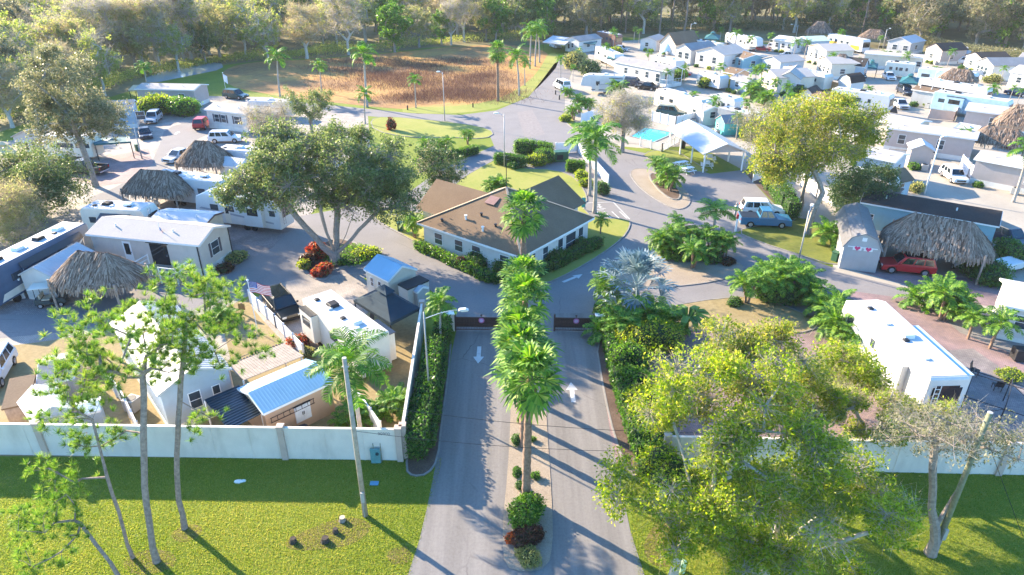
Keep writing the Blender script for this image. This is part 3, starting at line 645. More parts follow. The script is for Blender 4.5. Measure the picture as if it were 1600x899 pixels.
def car(name, label, cat, loc, rot, kind='suv', L=4.7, W=1.85, H=1.75, col=None, roofm=None, group=None, roof_rack=False, cover=False):
    t = thing(name, label, cat, loc, rot, group); r = .36 if kind in ('suv', 'pickup') else .32
    wx = (L * .31, -L * .30); zb = .32 if kind != 'sedan' else .24; belt = H * .58; hood = belt - .06
    paint = col
    if kind == 'pickup':
        top = [(L / 2, .62), (L / 2 - .06, hood - .10), (L * .20, hood + .02), (L * .16, belt), (-L * .14, belt), (-L * .14, .80), (-L / 2, .80)]
        lo, hi = (-L * .14, L * .205, W / 2 - .03), (-L * .10, L * .09, W / 2 - .20)
    elif kind == 'suv':
        top = [(L / 2, .60), (L / 2 - .07, hood - .12), (L * .24, hood + .02), (L * .20, belt), (-L / 2 + .05, belt), (-L / 2, .75)]
        lo, hi = (-L / 2 + .05, L * .25, W / 2 - .03), (-L / 2 + .35, L * .10, W / 2 - .2)
    elif kind == 'van':
        top = [(L / 2, .60), (L / 2 - .1, hood - .15), (L * .36, hood), (L * .33, belt), (-L / 2 + .03, belt), (-L / 2, .8)]
        lo, hi = (-L / 2 + .03, L * .36, W / 2 - .03), (-L / 2 + .2, L * .20, W / 2 - .2)
    else:
        top = [(L / 2, .52), (L / 2 - .08, hood - .10), (L * .22, hood), (L * .18, belt), (-L * .30, belt), (-L / 2 + .05, belt - .05), (-L / 2, .6)]
        lo, hi = (-L * .36, L * .25, W / 2 - .04), (-L * .22, L * .06, W / 2 - .24)
    mb = MB(); mb.side(arch_profile(L, zb, top, wx, r), -W / 2, W / 2)
    if kind == 'pickup':
        x0, x1 = -L / 2, -L * .142
        for s in (-1, 1): mb.box(x0, s * W / 2 - (.09 if s > 0 else 0), .802, x1, s * W / 2 + (.09 if s < 0 else 0), belt + .03)
        mb.box(x0, -W / 2 + .091, .802, x0 + .07, W / 2 - .091, belt + .03)
    if cover: mb.box(-L / 2 + .06, -W / 2 + .05, belt + .031, -L * .15, W / 2 - .05, belt + .05, 1)
    fr = frustum(lo, hi, belt - .002, H)
    mb.add(fr['A'] + fr['B'], [(4, 5, 6, 7), (0, 1, 5, 4), (1, 2, 6, 5), (2, 3, 7, 6), (3, 0, 4, 7)])
    mb.build('body', [paint, BLACKP] if cover else paint, t, bevel=.05, segs=2)
    if kind == 'pickup':
        mb = MB(); mb.box(-L / 2 + .08, -W / 2 + .1, .803, -L * .145, W / 2 - .1, .83); mb.build('bed_liner', BLACKP, t)
    mb = MB(); panel(mb, fr['front'], .06, .94, .08, .92); mb.build('windshield', GLASS, t)
    mb = MB(); panel(mb, fr['rear'], .08, .92, .15 if kind != 'pickup' else .3, .9); mb.build('rear_window', GLASS, t)
    spl = {'suv': ((.06, .30), (.34, .58), (.62, .90)), 'van': ((.05, .32), (.35, .62), (.65, .92)), 'pickup': ((.08, .44), (.50, .86)), 'sedan': ((.16, .5), (.54, .86))}[kind]
    for k in ('left', 'right'):
        mb = MB()
        for a, b in spl:
            if k == 'left': a, b = 1 - b, 1 - a
            panel(mb, fr[k], a, b, .12, .88)
        mb.build('side_window', GLASS, t)
    for x in wx:
        for s in (-1, 1): wheel(t, x, s * (W / 2 - .11), r, .22)
    for s in (-1, 1):
        mb = MB(); mb.box(L / 2 - .03, s * (W / 2 - .32) - .17, .66, L / 2 + .015, s * (W / 2 - .32) + .17, .80); mb.build('headlight', LAMPW, t)
        mb = MB(); mb.box(-L / 2 - .015, s * (W / 2 - .17) - .11, .78, -L / 2 + .03, s * (W / 2 - .17) + .11, 1.02 if kind != 'sedan' else .85); mb.build('tail_light', LAMPR, t)
        mb = MB(); mb.box(L * .17, s * (W / 2 + .09) - .09, belt + .02, L * .17 + .12, s * (W / 2 + .09) + .09, belt + .18); mb.build('mirror', paint, t, bevel=.03)
    mb = MB(); mb.box(L / 2 - .02, -W * .3, .42, L / 2 + .02, W * .3, .62); mb.build('grille', BLACKP, t)
    mb = MB(); mb.box(-L / 2 - .04, -W / 2 + .05, .36, -L / 2 - .003, W / 2 - .05, .54); mb.build('bumper', CHROME if kind == 'pickup' else BLACKP, t, bevel=.02)
    if roofm:
        mb = MB(); mb.box(hi[0] + .25, -hi[2] + .15, H + .003, hi[1] - .1, hi[2] - .15, H + .02); mb.build('sunroof', roofm, t)
    if roof_rack:
        mb = MB()
        for s in (-1, 1): mb.bar((hi[0] + .1, s * (hi[2] - .08), H + .05), (hi[1] - .1, s * (hi[2] - .08), H + .05), .04)
        mb.build('roof_rack', BLACKP, t)
    return t

def golf_cart(name, label, loc, rot, col, roofc):
    t = thing(name, label, 'golf cart', loc, rot)
    mb = MB(); mb.side([(-1.2, .3), (1.2, .3), (1.22, .62), (.95, .82), (.62, .86), (.5, .42), (.05, .40), (.02, .62), (-.6, .64), (-.7, .80), (-1.2, .82)], -.58, .58); mb.build('body', col, t, bevel=.05)
    mb = MB(); mb.box(-.65, -.5, .66, .02, .5, .80); mb.box(-.80, -.5, .82, -.66, .5, 1.22); mb.build('seat', mat('tan_vinyl', (.45, .38, .28), .6), t, bevel=.04)
    mb = MB()
    for x, x2 in ((.85, .62), (-1.0, -.95)):
        for s in (-1, 1): mb.bar((x, s * .54, .8), (x2, s * .54, 1.9), .04)
    mb.build('roof_posts', BLACKP, t)
    mb = MB(); mb.slab([(-1.35, -.66, 1.93), (.98, -.66, 1.93), (.98, .66, 1.93), (-1.35, .66, 1.93)], .06); mb.build('roof', roofc, t, bevel=.03)
    mb = MB(); mb.slab([(.84, -.52, .88), (.84, .52, .88), (.63, .52, 1.84), (.63, -.52, 1.84)], .012); mb.build('windshield', GLASSB, t)
    for x in (.8, -.8):
        for s in (-1, 1): wheel(t, x, s * .52, .23, .18, ALLOY)
    return t

# ---------------------------------------------------------------- caravans and motorhomes
def rv(name, label, cat, a, b, z, W=2.5, kind='trailer', L=None, col=None, base=.55, stripes=(), nac=2, windows=None, door=.35, slide=None, awning=None, roofm=None, group=None, away=1, flip=False, rear_window=False, front_glass=True, ladder=True, skirt=None, at=None, rot=None, vents=3):
    """a,b: photo pixels of the near roof edge left->right; z its height. Local x runs a->b, near side at y=0, body away from the camera (+y)"""
    if at is None:
        p, q = P(*a, z), P(*b, z); d = q - p; L = L or math.hypot(d.x, d.y); rot = math.atan2(d.y, d.x); at = (p.x, p.y)
    H = z; t = thing(name, label, cat, (at[0], at[1], 0), rot, group); col = col or WHITE
    if kind == 'trailer': prof = [(0, base), (L, base), (L, H - .45), (L - .35, H), (.45, H), (.05, H - .7), (0, 1.35)]
    elif kind == 'fifth': prof = [(0, base), (L - 2.3, base), (L - 2.2, 1.45), (L - .1, 1.55), (L, 1.9), (L - .35, H - .35), (L - 1.3, H), (.12, H), (0, H - .15)]
    elif kind == 'coach': prof = [(0, base), (L - .1, base), (L, 1.1), (L - .12, H - .5), (L - .35, H), (.15, H), (0, H - .15)]
    else: prof = [(0, base), (L, base), (L, H), (0, H)]
    if flip: prof = [(L - x, zz) for x, zz in prof]
    mb = MB(); mb.side(prof, 0, W); mb.build('body', col, t, bevel=.07, segs=3)
    X = [x for x, zz in prof if abs(zz - H) < 1e-6]; x0, x1 = min(X), max(X)
    mb = MB(); mb.box(x0 + .1, .1, H + .002, x1 - .1, W - .1, H + .03); mb.build('roof', roofm or ROOFW, t)
    for i in range(nac):
        x = lerp(x0 + .9, x1 - .9, (i + .5) / nac); mb = MB(); mb.side([(x - .5, H + .032), (x + .5, H + .032), (x + .42, H + .30), (x - .3, H + .33)], W / 2 - .36, W / 2 + .36); mb.build('air_conditioner', ACW if (i + nac) % 2 else BLACKP, t, bevel=.05)
    for i in range(vents):
        x = lerp(x0 + .5, x1 - .4, (i + .27) / vents); mb = MB(); mb.box(x - .18, W * .3 - .18 + .25 * i / vents, H + .032, x + .18, W * .3 + .18 + .25 * i / vents, H + .15); mb.build('roof_vent', ACW if i % 2 else BLACKP, t, bevel=.03)
    near = [Vector((0, 0, 0)), Vector((L, 0, 0)), Vector((L, 0, H)), Vector((0, 0, H))]
    def put(nm, u0, u1, z0, z1, m, off=.02): mb = MB(); panel(mb, near, u0 / L, u1 / L, z0 / H, z1 / H, off, .03); return mb.build(nm, m, t, bevel=.0)
    if slide:
        for s0, s1 in slide:
            mb = MB(); mb.box(s0, -.55, base + .25, s1, .01, H - .42); mb.build('slide_out', col, t, bevel=.04)
            mb = MB(); mb.box(s0 + .04, -.58, H - .415, s1 - .04, -.01, H - .38); mb.build('slide_topper', BLACKP if len(slide) < 2 else ROOFW, t)
            q = [Vector((s0, -.55, base + .25)), Vector((s1, -.55, base + .25)), Vector((s1, -.55, H - .42)), Vector((s0, -.55, H - .42))]
            mb = MB(); panel(mb, q, .2, .8, .5, .82, .015, .02); mb.build('window', GLASS, t)
    for w in (windows if windows is not None else [(L * .15, L * .26), (L * .5, L * .62), (L * .72, L * .80)]):
        if slide and any(s0 - .3 < w[0] < s1 + .1 for s0, s1 in slide): continue
        zc = H * .62; o = put('window', w[0], w[1], zc - .32, zc + .32, BLACKP, .014); mb = MB(); panel(mb, near, (w[0] + .05) / L, (w[1] - .05) / L, (zc - .27) / H, (zc + .27) / H, .022, .01); mb.build('pane', GLASSB, o)
    if door is not None and not (slide and any(s0 - .5 < door * L < s1 for s0, s1 in slide)):
        o = put('door', door * L, door * L + .7, base + .15, base + 2.05, col if col is not WHITE else CREAM, .016)
        mb = MB(); panel(mb, near, (door * L + .15) / L, (door * L + .55) / L, (base + 1.2) / H, (base + 1.85) / H, .024, .01); mb.build('pane', GLASS, o)
    for (pts, m) in stripes:      # graphics: outline on the near side in metres
        mb = MB(); vs_ = [(x, -.006, zz) for x, zz in pts]; mb.add(vs_, [tuple(range(len(vs_)))]); mb.build('stripe', m, t)
    end = L if not flip else 0; s = 1 if not flip else -1
    if kind == 'coach' and front_glass:
        mb = MB(); q = [Vector((end - s * .0, 0 if s > 0 else W, 1.15)), Vector((end, W if s > 0 else 0, 1.15)), Vector((end - s * .12, W if s > 0 else 0, H - .5)), Vector((end - s * .12, 0 if s > 0 else W, H - .5))]; panel(mb, q, .05, .95, .25, .95, .02, .02); mb.build('windshield', GLASS, t)
    if rear_window or kind in ('fifth', 'trailer'):
        e2 = 0 if not flip else L; mb = MB(); ys = (W - .5, .5) if e2 == 0 else (.5, W - .5); mb.box(e2 - .02, min(ys), 1.75, e2 + .02, max(ys), H - .6); mb.build('rear_window', GLASS, t)
    if kind == 'fifth' and front_glass:
        x = end - s * .2; mb = MB(); mb.slab([(end - s * .10, .5, 2.1), (end - s * .10, W - .5, 2.1), (end - s * .34, W - .5, H - .55), (end - s * .34, .5, H - .55)] if s > 0 else [(.10, W - .5, 2.1), (.10, .5, 2.1), (.34, .5, H - .55), (.34, W - .5, H - .55)], -.03); mb.build('front_window', GLASS, t)
    if ladder:
        e2 = -.08 if not flip else L + .08; mb = MB()
        for y in (W * .2, W * .2 + .38): mb.bar((e2, y, 1.0), (e2, y, H + .1), .035)
        for k in range(7): mb.bar((e2, W * .2, 1.1 + k * .35), (e2, W * .2 + .38, 1.1 + k * .35), .03)
        mb.build('ladder', CHROME, t)
    ax = [L * .42, L * .42 - .95] if kind in ('trailer', 'fifth') else [L * .82, L * .22]
    if flip: ax = [L - x for x in ax]
    for x in ax:
        for y in (.13, W - .13): wheel(t, x, y, .36, .24)
    if awning:
        x0_, x1_, dep, m = awning; mb = MB(); mb.slab([(x0_, -dep, H - 1.0), (x1_, -dep, H - 1.0), (x1_, -.06, H - .45), (x0_, -.06, H - .45)], .03); o = mb.build('awning', m, t)
        mb = MB()
        for x in (x0_ + .05, x1_ - .05): mb.bar((x, -dep + .05, H - 1.03), (x, -.05, 1.1), .05)
        mb.build('arm', CHROME, o)
    if skirt:
        mb = MB(); mb.box(.1, .05, .03, L - .1 if kind != 'fifth' else L - 2.4, .09, base + .02); mb.build('skirting', skirt, t)
    return t
# ---------------------------------------------------------------- buildings
S_TAN = mat('tan_siding', (.60, .54, .47), .6, var=.06, siding=5, dirt=.1)
S_GREY = mat('grey_siding', (.42, .42, .42), .6, var=.06, siding=5, dirt=.1)
S_BLUE = mat('bluegrey_siding', (.36, .44, .50), .6, var=.06, siding=5, dirt=.1)
S_WHITE = mat('white_siding', (.62, .60, .57), .6, var=.05, siding=5, dirt=.12)
S_CREAM = mat('cream_siding', (.66, .58, .46), .6, var=.05, siding=5, dirt=.1)
S_TAUPE = mat('taupe_siding', (.46, .39, .36), .6, var=.05, siding=5, dirt=.1)
S_TEAL = mat('teal_siding', (.22, .42, .48), .6, var=.05, siding=5, dirt=.1)
S_PEACH = mat('peach_siding', (.56, .37, .24), .6, var=.05, siding=5, dirt=.15)
S_STUCCO = mat('pale_stucco', (.62, .58, .53), .85, var=.06, bump=.2, dirt=.15)
R_GREY = patchy('grey_shingles', [(.3, (.22, .21, .21)), (.7, (.32, .31, .30))], .5, 9, stops2=[(.3, (.18, .17, .17)), (.7, (.36, .34, .33))], bump=.4, bscale=14)
R_PALE = patchy('pale_shingles', [(.3, (.38, .345, .31)), (.7, (.47, .43, .385))], .4, 9, stops2=[(.3, (.26, .24, .22)), (.7, (.48, .44, .40))], bump=.3, bscale=14)
R_BROWN = patchy('brown_shingles', [(.3, (.155, .10, .062)), (.7, (.215, .148, .092))], .5, 9, stops2=[(.3, (.09, .06, .042)), (.7, (.25, .175, .11))], bump=.5, bscale=14)
R_DARK = patchy('dark_shingles', [(.3, (.03, .026, .026)), (.7, (.06, .05, .045))], .5, 9, stops2=[(.3, (.02, .018, .018)), (.7, (.10, .08, .065))], bump=.5, bscale=14)
R_WHITEM = mat('white_metal_roof', (.46, .465, .47), .5, .0, var=.05, scale=.8, dirt=.12)
R_BLUEM = mat('blue_grey_metal_roof', (.24, .42, .54), .5, .0, var=.06, scale=.8)
SKIRTW = mat('skirting_panels', (.70, .68, .63), .6, var=.05, dirt=.25)
WOOD = mat('weathered_wood', (.33, .26, .21), .9, var=.25, scale=5, bump=.5)
WOODO = mat('orange_wood', (.48, .22, .08), .8, var=.2, scale=5, bump=.4)
NAVY = mat('navy_canvas', (.010, .032, .048), .9, var=.15, scale=2)
TEALC = mat('teal_canvas', (.015, .11, .125), .7, var=.15, scale=2)
VINYL = mat('white_vinyl', (.76, .75, .74), .45, var=.04, dirt=.12)

def window(parent, q, u0, u1, v0, v1, frame=TRIM, glass=GLASSB, shutters=None, bars=True, w=.06):
    """window frame proud of a wall face, its pane set back inside it"""
    L = (q[1] - q[0]).length; Hh = (q[3] - q[0]).length; du, dv = w / L, w / Hh
    mb = MB(); panel(mb, q, u0, u1, v0, v1, .03, .026); o = mb.build('window', frame, parent)
    mb = MB(); vm = (v0 + v1) / 2
    panel(mb, q, u0 + du, u1 - du, v0 + dv, vm - dv * .4 if bars else v1 - dv, .036, .004)
    if bars: panel(mb, q, u0 + du, u1 - du, vm + dv * .4, v1 - dv, .036, .004)
    mb.build('pane', glass, o)
    if shutters:
        for a, b in ((u0 - .32 / L, u0 - .03 / L), (u1 + .03 / L, u1 + .32 / L)):
            mb = MB(); panel(mb, q, a, b, v0, v1, .04, .036); mb.build('shutter', shutters, parent)
    return o

HOUSES = []
def house(name, label, cat, a, b, ze, W, ridge=.9, wallm=S_TAN, roofm=R_PALE, over=.25, skirt=.7, wins=(), endwins=(), doors=(), at=None, rot=None, L=None, group=None, shutters=None, trim=TRIM, skirtm=None, open_end=0, ribs=0, ridge_along=True, vents=2, mono=False, farwins=(), bars=True, leftwins=()):
    """gabled box. a,b: photo pixels of the near eave, left->right, at height ze; near wall at local y=0, ridge along x (or across)"""
    if at is None:
        p, q = P(*a, ze), P(*b, ze); d = q - p; L = L or math.hypot(d.x, d.y); rot = math.atan2(d.y, d.x); at = (p.x, p.y)
    t = thing(name, label, cat, (at[0], at[1], 0), rot, group); zr = ze + ridge; HOUSES.append((t, L, W))
    mb = MB(); oe = open_end
    if ridge_along:
        mb.add([(0, 0, 0), (L - oe, 0, 0), (L - oe, W, 0), (0, W, 0), (0, 0, ze), (L - oe, 0, ze), (L - oe, W, ze), (0, W, ze), (0, W / 2, zr - .02), (L - oe, W / 2, zr - .02)], [(0, 1, 5, 4), (2, 3, 7, 6), (1, 2, 6, 9, 5), (3, 0, 4, 8, 7)] if not mono else [(0, 1, 5, 4), (2, 3, 7, 6), (1, 2, 6, 5), (3, 0, 4, 7)])
    else:
        mb.add([(0, 0, 0), (L, 0, 0), (L, W, 0), (0, W, 0), (0, 0, ze), (L, 0, ze), (L, W, ze), (0, W, ze), (L / 2, 0, zr - .02), (L / 2, W, zr - .02)], [(0, 1, 5, 8, 4), (2, 3, 7, 9, 6), (1, 2, 6, 5), (3, 0, 4, 7)])
    mb.build('wall', wallm, t)
    mb = MB(); o = over; th = .12
    if mono:
        mb.slab([(-o, -o, ze), (L + o, -o, ze), (L + o, W + o, zr), (-o, W + o, zr)], -th)
    elif ridge_along:
        sl_ = ridge / (W / 2); dz = sl_ * o
        mb.slab([(-o, -o, ze - dz), (L + o, -o, ze - dz), (L + o, W / 2, zr), (-o, W / 2, zr)], -th)
        mb.slab([(-o, W / 2, zr), (L + o, W / 2, zr), (L + o, W + o, ze - dz), (-o, W + o, ze - dz)], -th)
        if ribs:
            n = int((L + 2 * o) / ribs)
            for i in range(n + 1):
                x = -o + .03 + i * (L + 2 * o - .06) / n
                mb.bar((x, -o, ze - dz + th + .015), (x, W / 2, zr + th + .015), .05, .04); mb.bar((x, W / 2, zr + th + .015), (x, W + o, ze - dz + th + .015), .05, .04)
    else:
        sl_ = ridge / (L / 2); dz = sl_ * o
        mb.slab([(-o, W + o, ze - dz), (-o, -o, ze - dz), (L / 2, -o, zr), (L / 2, W + o, zr)], -th)
        mb.slab([(L / 2, W + o, zr), (L / 2, -o, zr), (L + o, -o, ze - dz), (L + o, W + o, ze - dz)], -th)
        if ribs:
            n = int((W + 2 * o) / ribs)
            for i in range(n + 1):
                y = -o + .03 + i * (W + 2 * o - .06) / n
                mb.bar((-o, y, ze - dz + th + .015), (L / 2, y, zr + th + .015), .05, .04); mb.bar((L / 2, y, zr + th + .015), (L + o, y, ze - dz + th + .015), .05, .04)
    rf = mb.build('roof', roofm, t)
    mb = MB()
    if ridge_along and not mono:
        mb.bar((-o, -o - .02, ze - dz + .02), (L + o, -o - .02, ze - dz + .02), .035, .16)
        for x in (-o - .02, L + o + .02):
            mb.bar((x, -o, ze - dz + .02), (x, W / 2, zr + .02), .035, .16); mb.bar((x, W / 2, zr + .02), (x, W + o, ze - dz + .02), .035, .16)
        mb.build('fascia', trim, t)
        for k in range(vents):
            x = L * (.2 + .55 * k + random.uniform(-.05, .05)); y = W * .25; z = ze + ridge * .5
            mb = MB(); mb.disc((x, y, z + .25), .07, .3, 8); mb.build('vent_pipe', ACW, rf)
    if skirt:
        mb = MB(); s = skirt; e = .025
        mb.box(-e, -e, .02, L - oe + e, -.002, s); mb.box(L - oe + .002, 0, .02, L - oe + e, W, s); mb.box(-e, 0, .02, -.002, W, s); mb.build('skirting', skirtm or SKIRTW, t)
    near = [Vector((0, 0, 0)), Vector((L - oe, 0, 0)), Vector((L - oe, 0, ze)), Vector((0, 0, ze))]
    right = [Vector((L - oe, 0, 0)), Vector((L - oe, W, 0)), Vector((L - oe, W, ze)), Vector((L - oe, 0, ze))]
    left = [Vector((0, W, 0)), Vector((0, 0, 0)), Vector((0, 0, ze)), Vector((0, W, ze))]
    for (x, w, z0, z1) in wins: window(t, near, x / (L - oe), (x + w) / (L - oe), z0 / ze, z1 / ze, trim, shutters=shutters, bars=bars)
    for (y, w, z0, z1) in endwins: window(t, right, y / W, (y + w) / W, z0 / ze, z1 / ze, trim, shutters=shutters, bars=bars)
    for (y, w, z0, z1) in leftwins: window(t, left, y / W, (y + w) / W, z0 / ze, z1 / ze, trim, shutters=shutters, bars=bars)
    for dd in doors:
        x, w, z0, h = dd[:4]; m = dd[4] if len(dd) > 4 else TRIM
        mb = MB(); panel(mb, near, x / (L - oe), (x + w) / (L - oe), z0 / ze, (z0 + h) / ze, .03, .026); o = mb.build('door', m, t)
        mb = MB(); panel(mb, near, (x + w * .18) / (L - oe), (x + w * .82) / (L - oe), (z0 + h * .35) / ze, (z0 + h * .9) / ze, .036, .004); mb.build('pane', GLASS, o)
        mb = MB(); mb.box(x + w * .88, -.09, z0 + h * .45, x + w * .94, -.034, z0 + h * .5); mb.build('handle', CHROME, o)
    if open_end:
        mb = MB()
        for y in (.06, W - .06): mb.bar((L - .08, y, 0), (L - .08, y, ze), .1)
        mb.build('porch_post', trim, t)
        mb = MB(); mb.bar((L - .08, .06, skirt + .9), (L - .08, W - .06, skirt + .9), .06); mb.bar((L - oe, .04, skirt + .9), (L - .08, .04, skirt + .9), .06)
        for k in range(6): mb.bar((L - .08, .06 + k * (W - .12) / 5, skirt), (L - .08, .06 + k * (W - .12) / 5, skirt + .9), .04)
        mb.build('railing', trim, t)
        mb = MB(); mb.box(L - oe + .03, 0, .03, L, W, skirt); mb.build('porch_deck', SKIRTW, t)
    return t

def deck(parent, x0, x1, y0, y1, z, m=None, rail=True, steps=True, postm=None):
    """railed timber deck in front of a house wall, a part of that house"""
    mb = MB(); n = int((y1 - y0) / .16)
    for i in range(n): mb.box(x0, y0 + i * (y1 - y0) / n, z - .05, x1, y0 + (i + 1) * (y1 - y0) / n - .012, z)
    mb.box(x0 + .05, y0 + .05, .02, x1 - .05, y1 - .03, z - .06); o = mb.build('deck', m or WOOD, parent)
    if rail:
        mb = MB(); pts = [(x0, y1), (x0, y0), (x1, y0), (x1, y1)]
        for (a, b) in ((pts[0], pts[1]), (pts[2], pts[3])) + (((pts[1], ((x0 + x1) / 2 - .55, y0)), (((x0 + x1) / 2 + .55, y0), pts[2])) if steps else ((pts[1], pts[2]),)):
            for zz in (.55, .95): mb.bar((*a, z + zz), (*b, z + zz), .06, .08)
            k = max(1, int(math.hypot(b[0] - a[0], b[1] - a[1]) / 1.2))
            for i in range(k + 1): mb.bar((lerp(a[0], b[0], i / k), lerp(a[1], b[1], i / k), .02), (lerp(a[0], b[0], i / k), lerp(a[1], b[1], i / k), z + 1.0), .09)
        mb.build('railing', postm or TRIM, o)
    if steps:
        mb = MB(); xm = (x0 + x1) / 2
        for i in range(3): mb.box(xm - .5, y0 - .28 * (i + 1), .02, xm + .5, y0 - .28 * i - .004, z - .19 * (i + 1))
        mb.build('steps', m or WOOD, o)

def gambrel(name, label, p, q, ze, depth, rise, wallm, roofm, at=None, rot=None, L=None, ribs=.3, doors=True):
    """barn-roofed shed; p,q photo pixels of the near gable's eave corners"""
    if at is None:
        a, b = P(*p, ze), P(*q, ze); d = b - a; L = math.hypot(d.x, d.y); rot = math.atan2(d.y, d.x); at = (a.x, a.y)
    t = thing(name, label, 'shed', (at[0], at[1], 0), rot)
    pr = [(0, ze), (L * .16, ze + rise * .68), (L / 2, ze + rise), (L * .84, ze + rise * .68), (L, ze)]
    mb = MB(); mb.side([(0, 0), (L, 0)] + list(reversed(pr)), 0, depth); mb.build('wall', wallm, t)
    mb = MB(); o = .14
    pts = [(-.1, ze - .12)] + pr[1:4] + [(L + .1, ze - .12)]
    for i in range(4):
        (x0, z0), (x1, z1) = pts[i], pts[i + 1]; mb.slab([(x0, depth + o, z0 + .02), (x0, -o, z0 + .02), (x1, -o, z1 + .02), (x1, depth + o, z1 + .02)], -.06)
        n = int((depth + 2 * o) / ribs)
        for k in range(n + 1):
            y = -o + .03 + k * (depth + 2 * o - .06) / n; nx, nz = -(z1 - z0), (x1 - x0); l = math.hypot(nx, nz); nx, nz = nx / l * .09, nz / l * .09
            mb.bar((x0 + nx, y, z0 + .02 + nz), (x1 + nx, y, z1 + .02 + nz), .05, .04)
    mb.build('roof', roofm, t)
    mb = MB(); mb.box(L * .1, -.03, ze + .02, L * .9, -.002, ze + .12); mb.box(L / 2 - .2, -.04, ze + rise * .5, L / 2 + .2, -.002, ze + rise * .5 + .36); mb.build('gable_vent', TRIM, t)
    return t, L

def tiki(name, label, c, rot, L, W, ze, zr, ridge, n=2600, posts=True, poles=4, cat='thatched hut', drop=.55, topm=False, thm=None):
    """palm-thatched open hut: hipped roof with rounded corners, rows of hanging thatch"""
    t = thing(name, label, cat, (c[0], c[1], 0), rot); M_ = thm or THATCH
    def pt(u, v):      # u round the outline 0..1, v 0 at the eave, 1 at the ridge
        a = 2 * math.pi * u; ca, sa = math.cos(a), math.sin(a); k = 1 / (abs(ca) ** 3.2 + abs(sa) ** 3.2) ** (1 / 3.2)
        ex, ey = L / 2 * ca * k, W / 2 * sa * k; rx = max(-ridge / 2, min(ridge / 2, ex)); vv = v ** 1.0
        return np.array([lerp(ex, rx, vv), lerp(ey, 0, vv), lerp(ze, zr, v ** .92)])
    U, V = 44, 8; mb = MB(); o = len(mb.v)
    for j in range(V + 1):
        for i in range(U): mb.v.append(tuple(pt(i / U, j / V) - np.array([0, 0, .06])))
    for j in range(V):
        for i in range(U):
            i2 = (i + 1) % U; mb.f.append((j * U + i, j * U + i2, (j + 1) * U + i2, (j + 1) * U + i)); mb.mi.append(0)
    mb.build('roof_shell', mat('thatch_underside', (.15, .10, .07), 1, var=.3), t)
    Q = []
    for i in range(n):
        u = random.random(); v = random.random() ** 1.25 * .98; p = pt(u, v); pd = pt(u, max(0, v - .12)); d = pd - p; d /= np.linalg.norm(d) + 1e-6
        if v < .1: d = d * .5 + np.array([0, 0, -.6]); d /= np.linalg.norm(d)
        s = np.cross(d, [0, 0, 1.]); s /= np.linalg.norm(s) + 1e-6; s = s * math.cos(.3) + np.cross(d, s) * random.uniform(-.3, .3)
        nn = np.cross(s, d); nn = nn if nn[2] > 0 else -nn; l = drop * random.uniform(.6, 1.4); w = random.uniform(.03, .09); tw = np.array([random.uniform(-.25, .25) for _ in range(3)]) * .3
        q = p + (d + tw) * l + nn * random.uniform(.0, .1); Q.append([p - s * w + nn * .05, p + s * w + nn * .05, q + s * w * .5, q - s * w * .5])
    link('thatch', np_mesh('thatch', np.array(Q), M_), t)
    if posts:
        for sx in np.linspace(-1, 1, poles // 2):
            for sy in (-1, 1):
                mb = MB(); mb.tube([(sx * (L / 2 - .7), sy * (W / 2 - .6), -.05), (sx * (L / 2 - .7), sy * (W / 2 - .6), ze + .5)], .1, 8); mb.build('post', WOOD, t)
    return t
THATCH = leafmat('thatch', [(.14, .095, .065), (.23, .16, .115), (.31, .225, .165), (.42, .32, .24)], .1, .9)

def canopy(name, label, corners, ze, zr, m, cat='gazebo', flat=False, vent=True):
    """four-post canopy; corners as world xy, order round"""
    c = sum((Vector((p[0], p[1], 0)) for p in corners), Vector()) / 4; t = thing(name, label, cat, (c.x, c.y, 0))
    q = [Vector((p[0] - c.x, p[1] - c.y, ze)) for p in corners]; ap = Vector((0, 0, zr)); mb = MB()
    for i in range(4):
        a, b = q[i], q[(i + 1) % 4]; k = 4
        rows = [[lerp(a, ap, j / k) + (lerp(b, ap, j / k) - lerp(a, ap, j / k)) * (s / 4) - Vector((0, 0, .25 * math.sin(math.pi * j / k) * .8)) for s in range(5)] for j in range(k + 1)]
        for j in range(k):
            for s in range(4): mb.add([rows[j][s], rows[j][s + 1], rows[j + 1][s + 1], rows[j + 1][s]], [(0, 1, 2, 3)])
        mb.add([a, b, b - Vector((0, 0, .25)), a - Vector((0, 0, .25))], [(0, 3, 2, 1)])
    mb.build('canopy', m, t)
    if vent:
        mb = MB()
        for i in range(4): mb.add([lerp(q[i], ap, .68) + Vector((0, 0, .22)), lerp(q[(i + 1) % 4], ap, .68) + Vector((0, 0, .22)), ap + Vector((0, 0, .25))], [(0, 1, 2)])
        mb.build('vent_cap', m, t)
    for p in q:
        mb = MB(); pp = p * .96; mb.bar((pp.x, pp.y, 0), (pp.x, pp.y, ze - .02), .09); mb.build('post', DARKM, t)
    return t

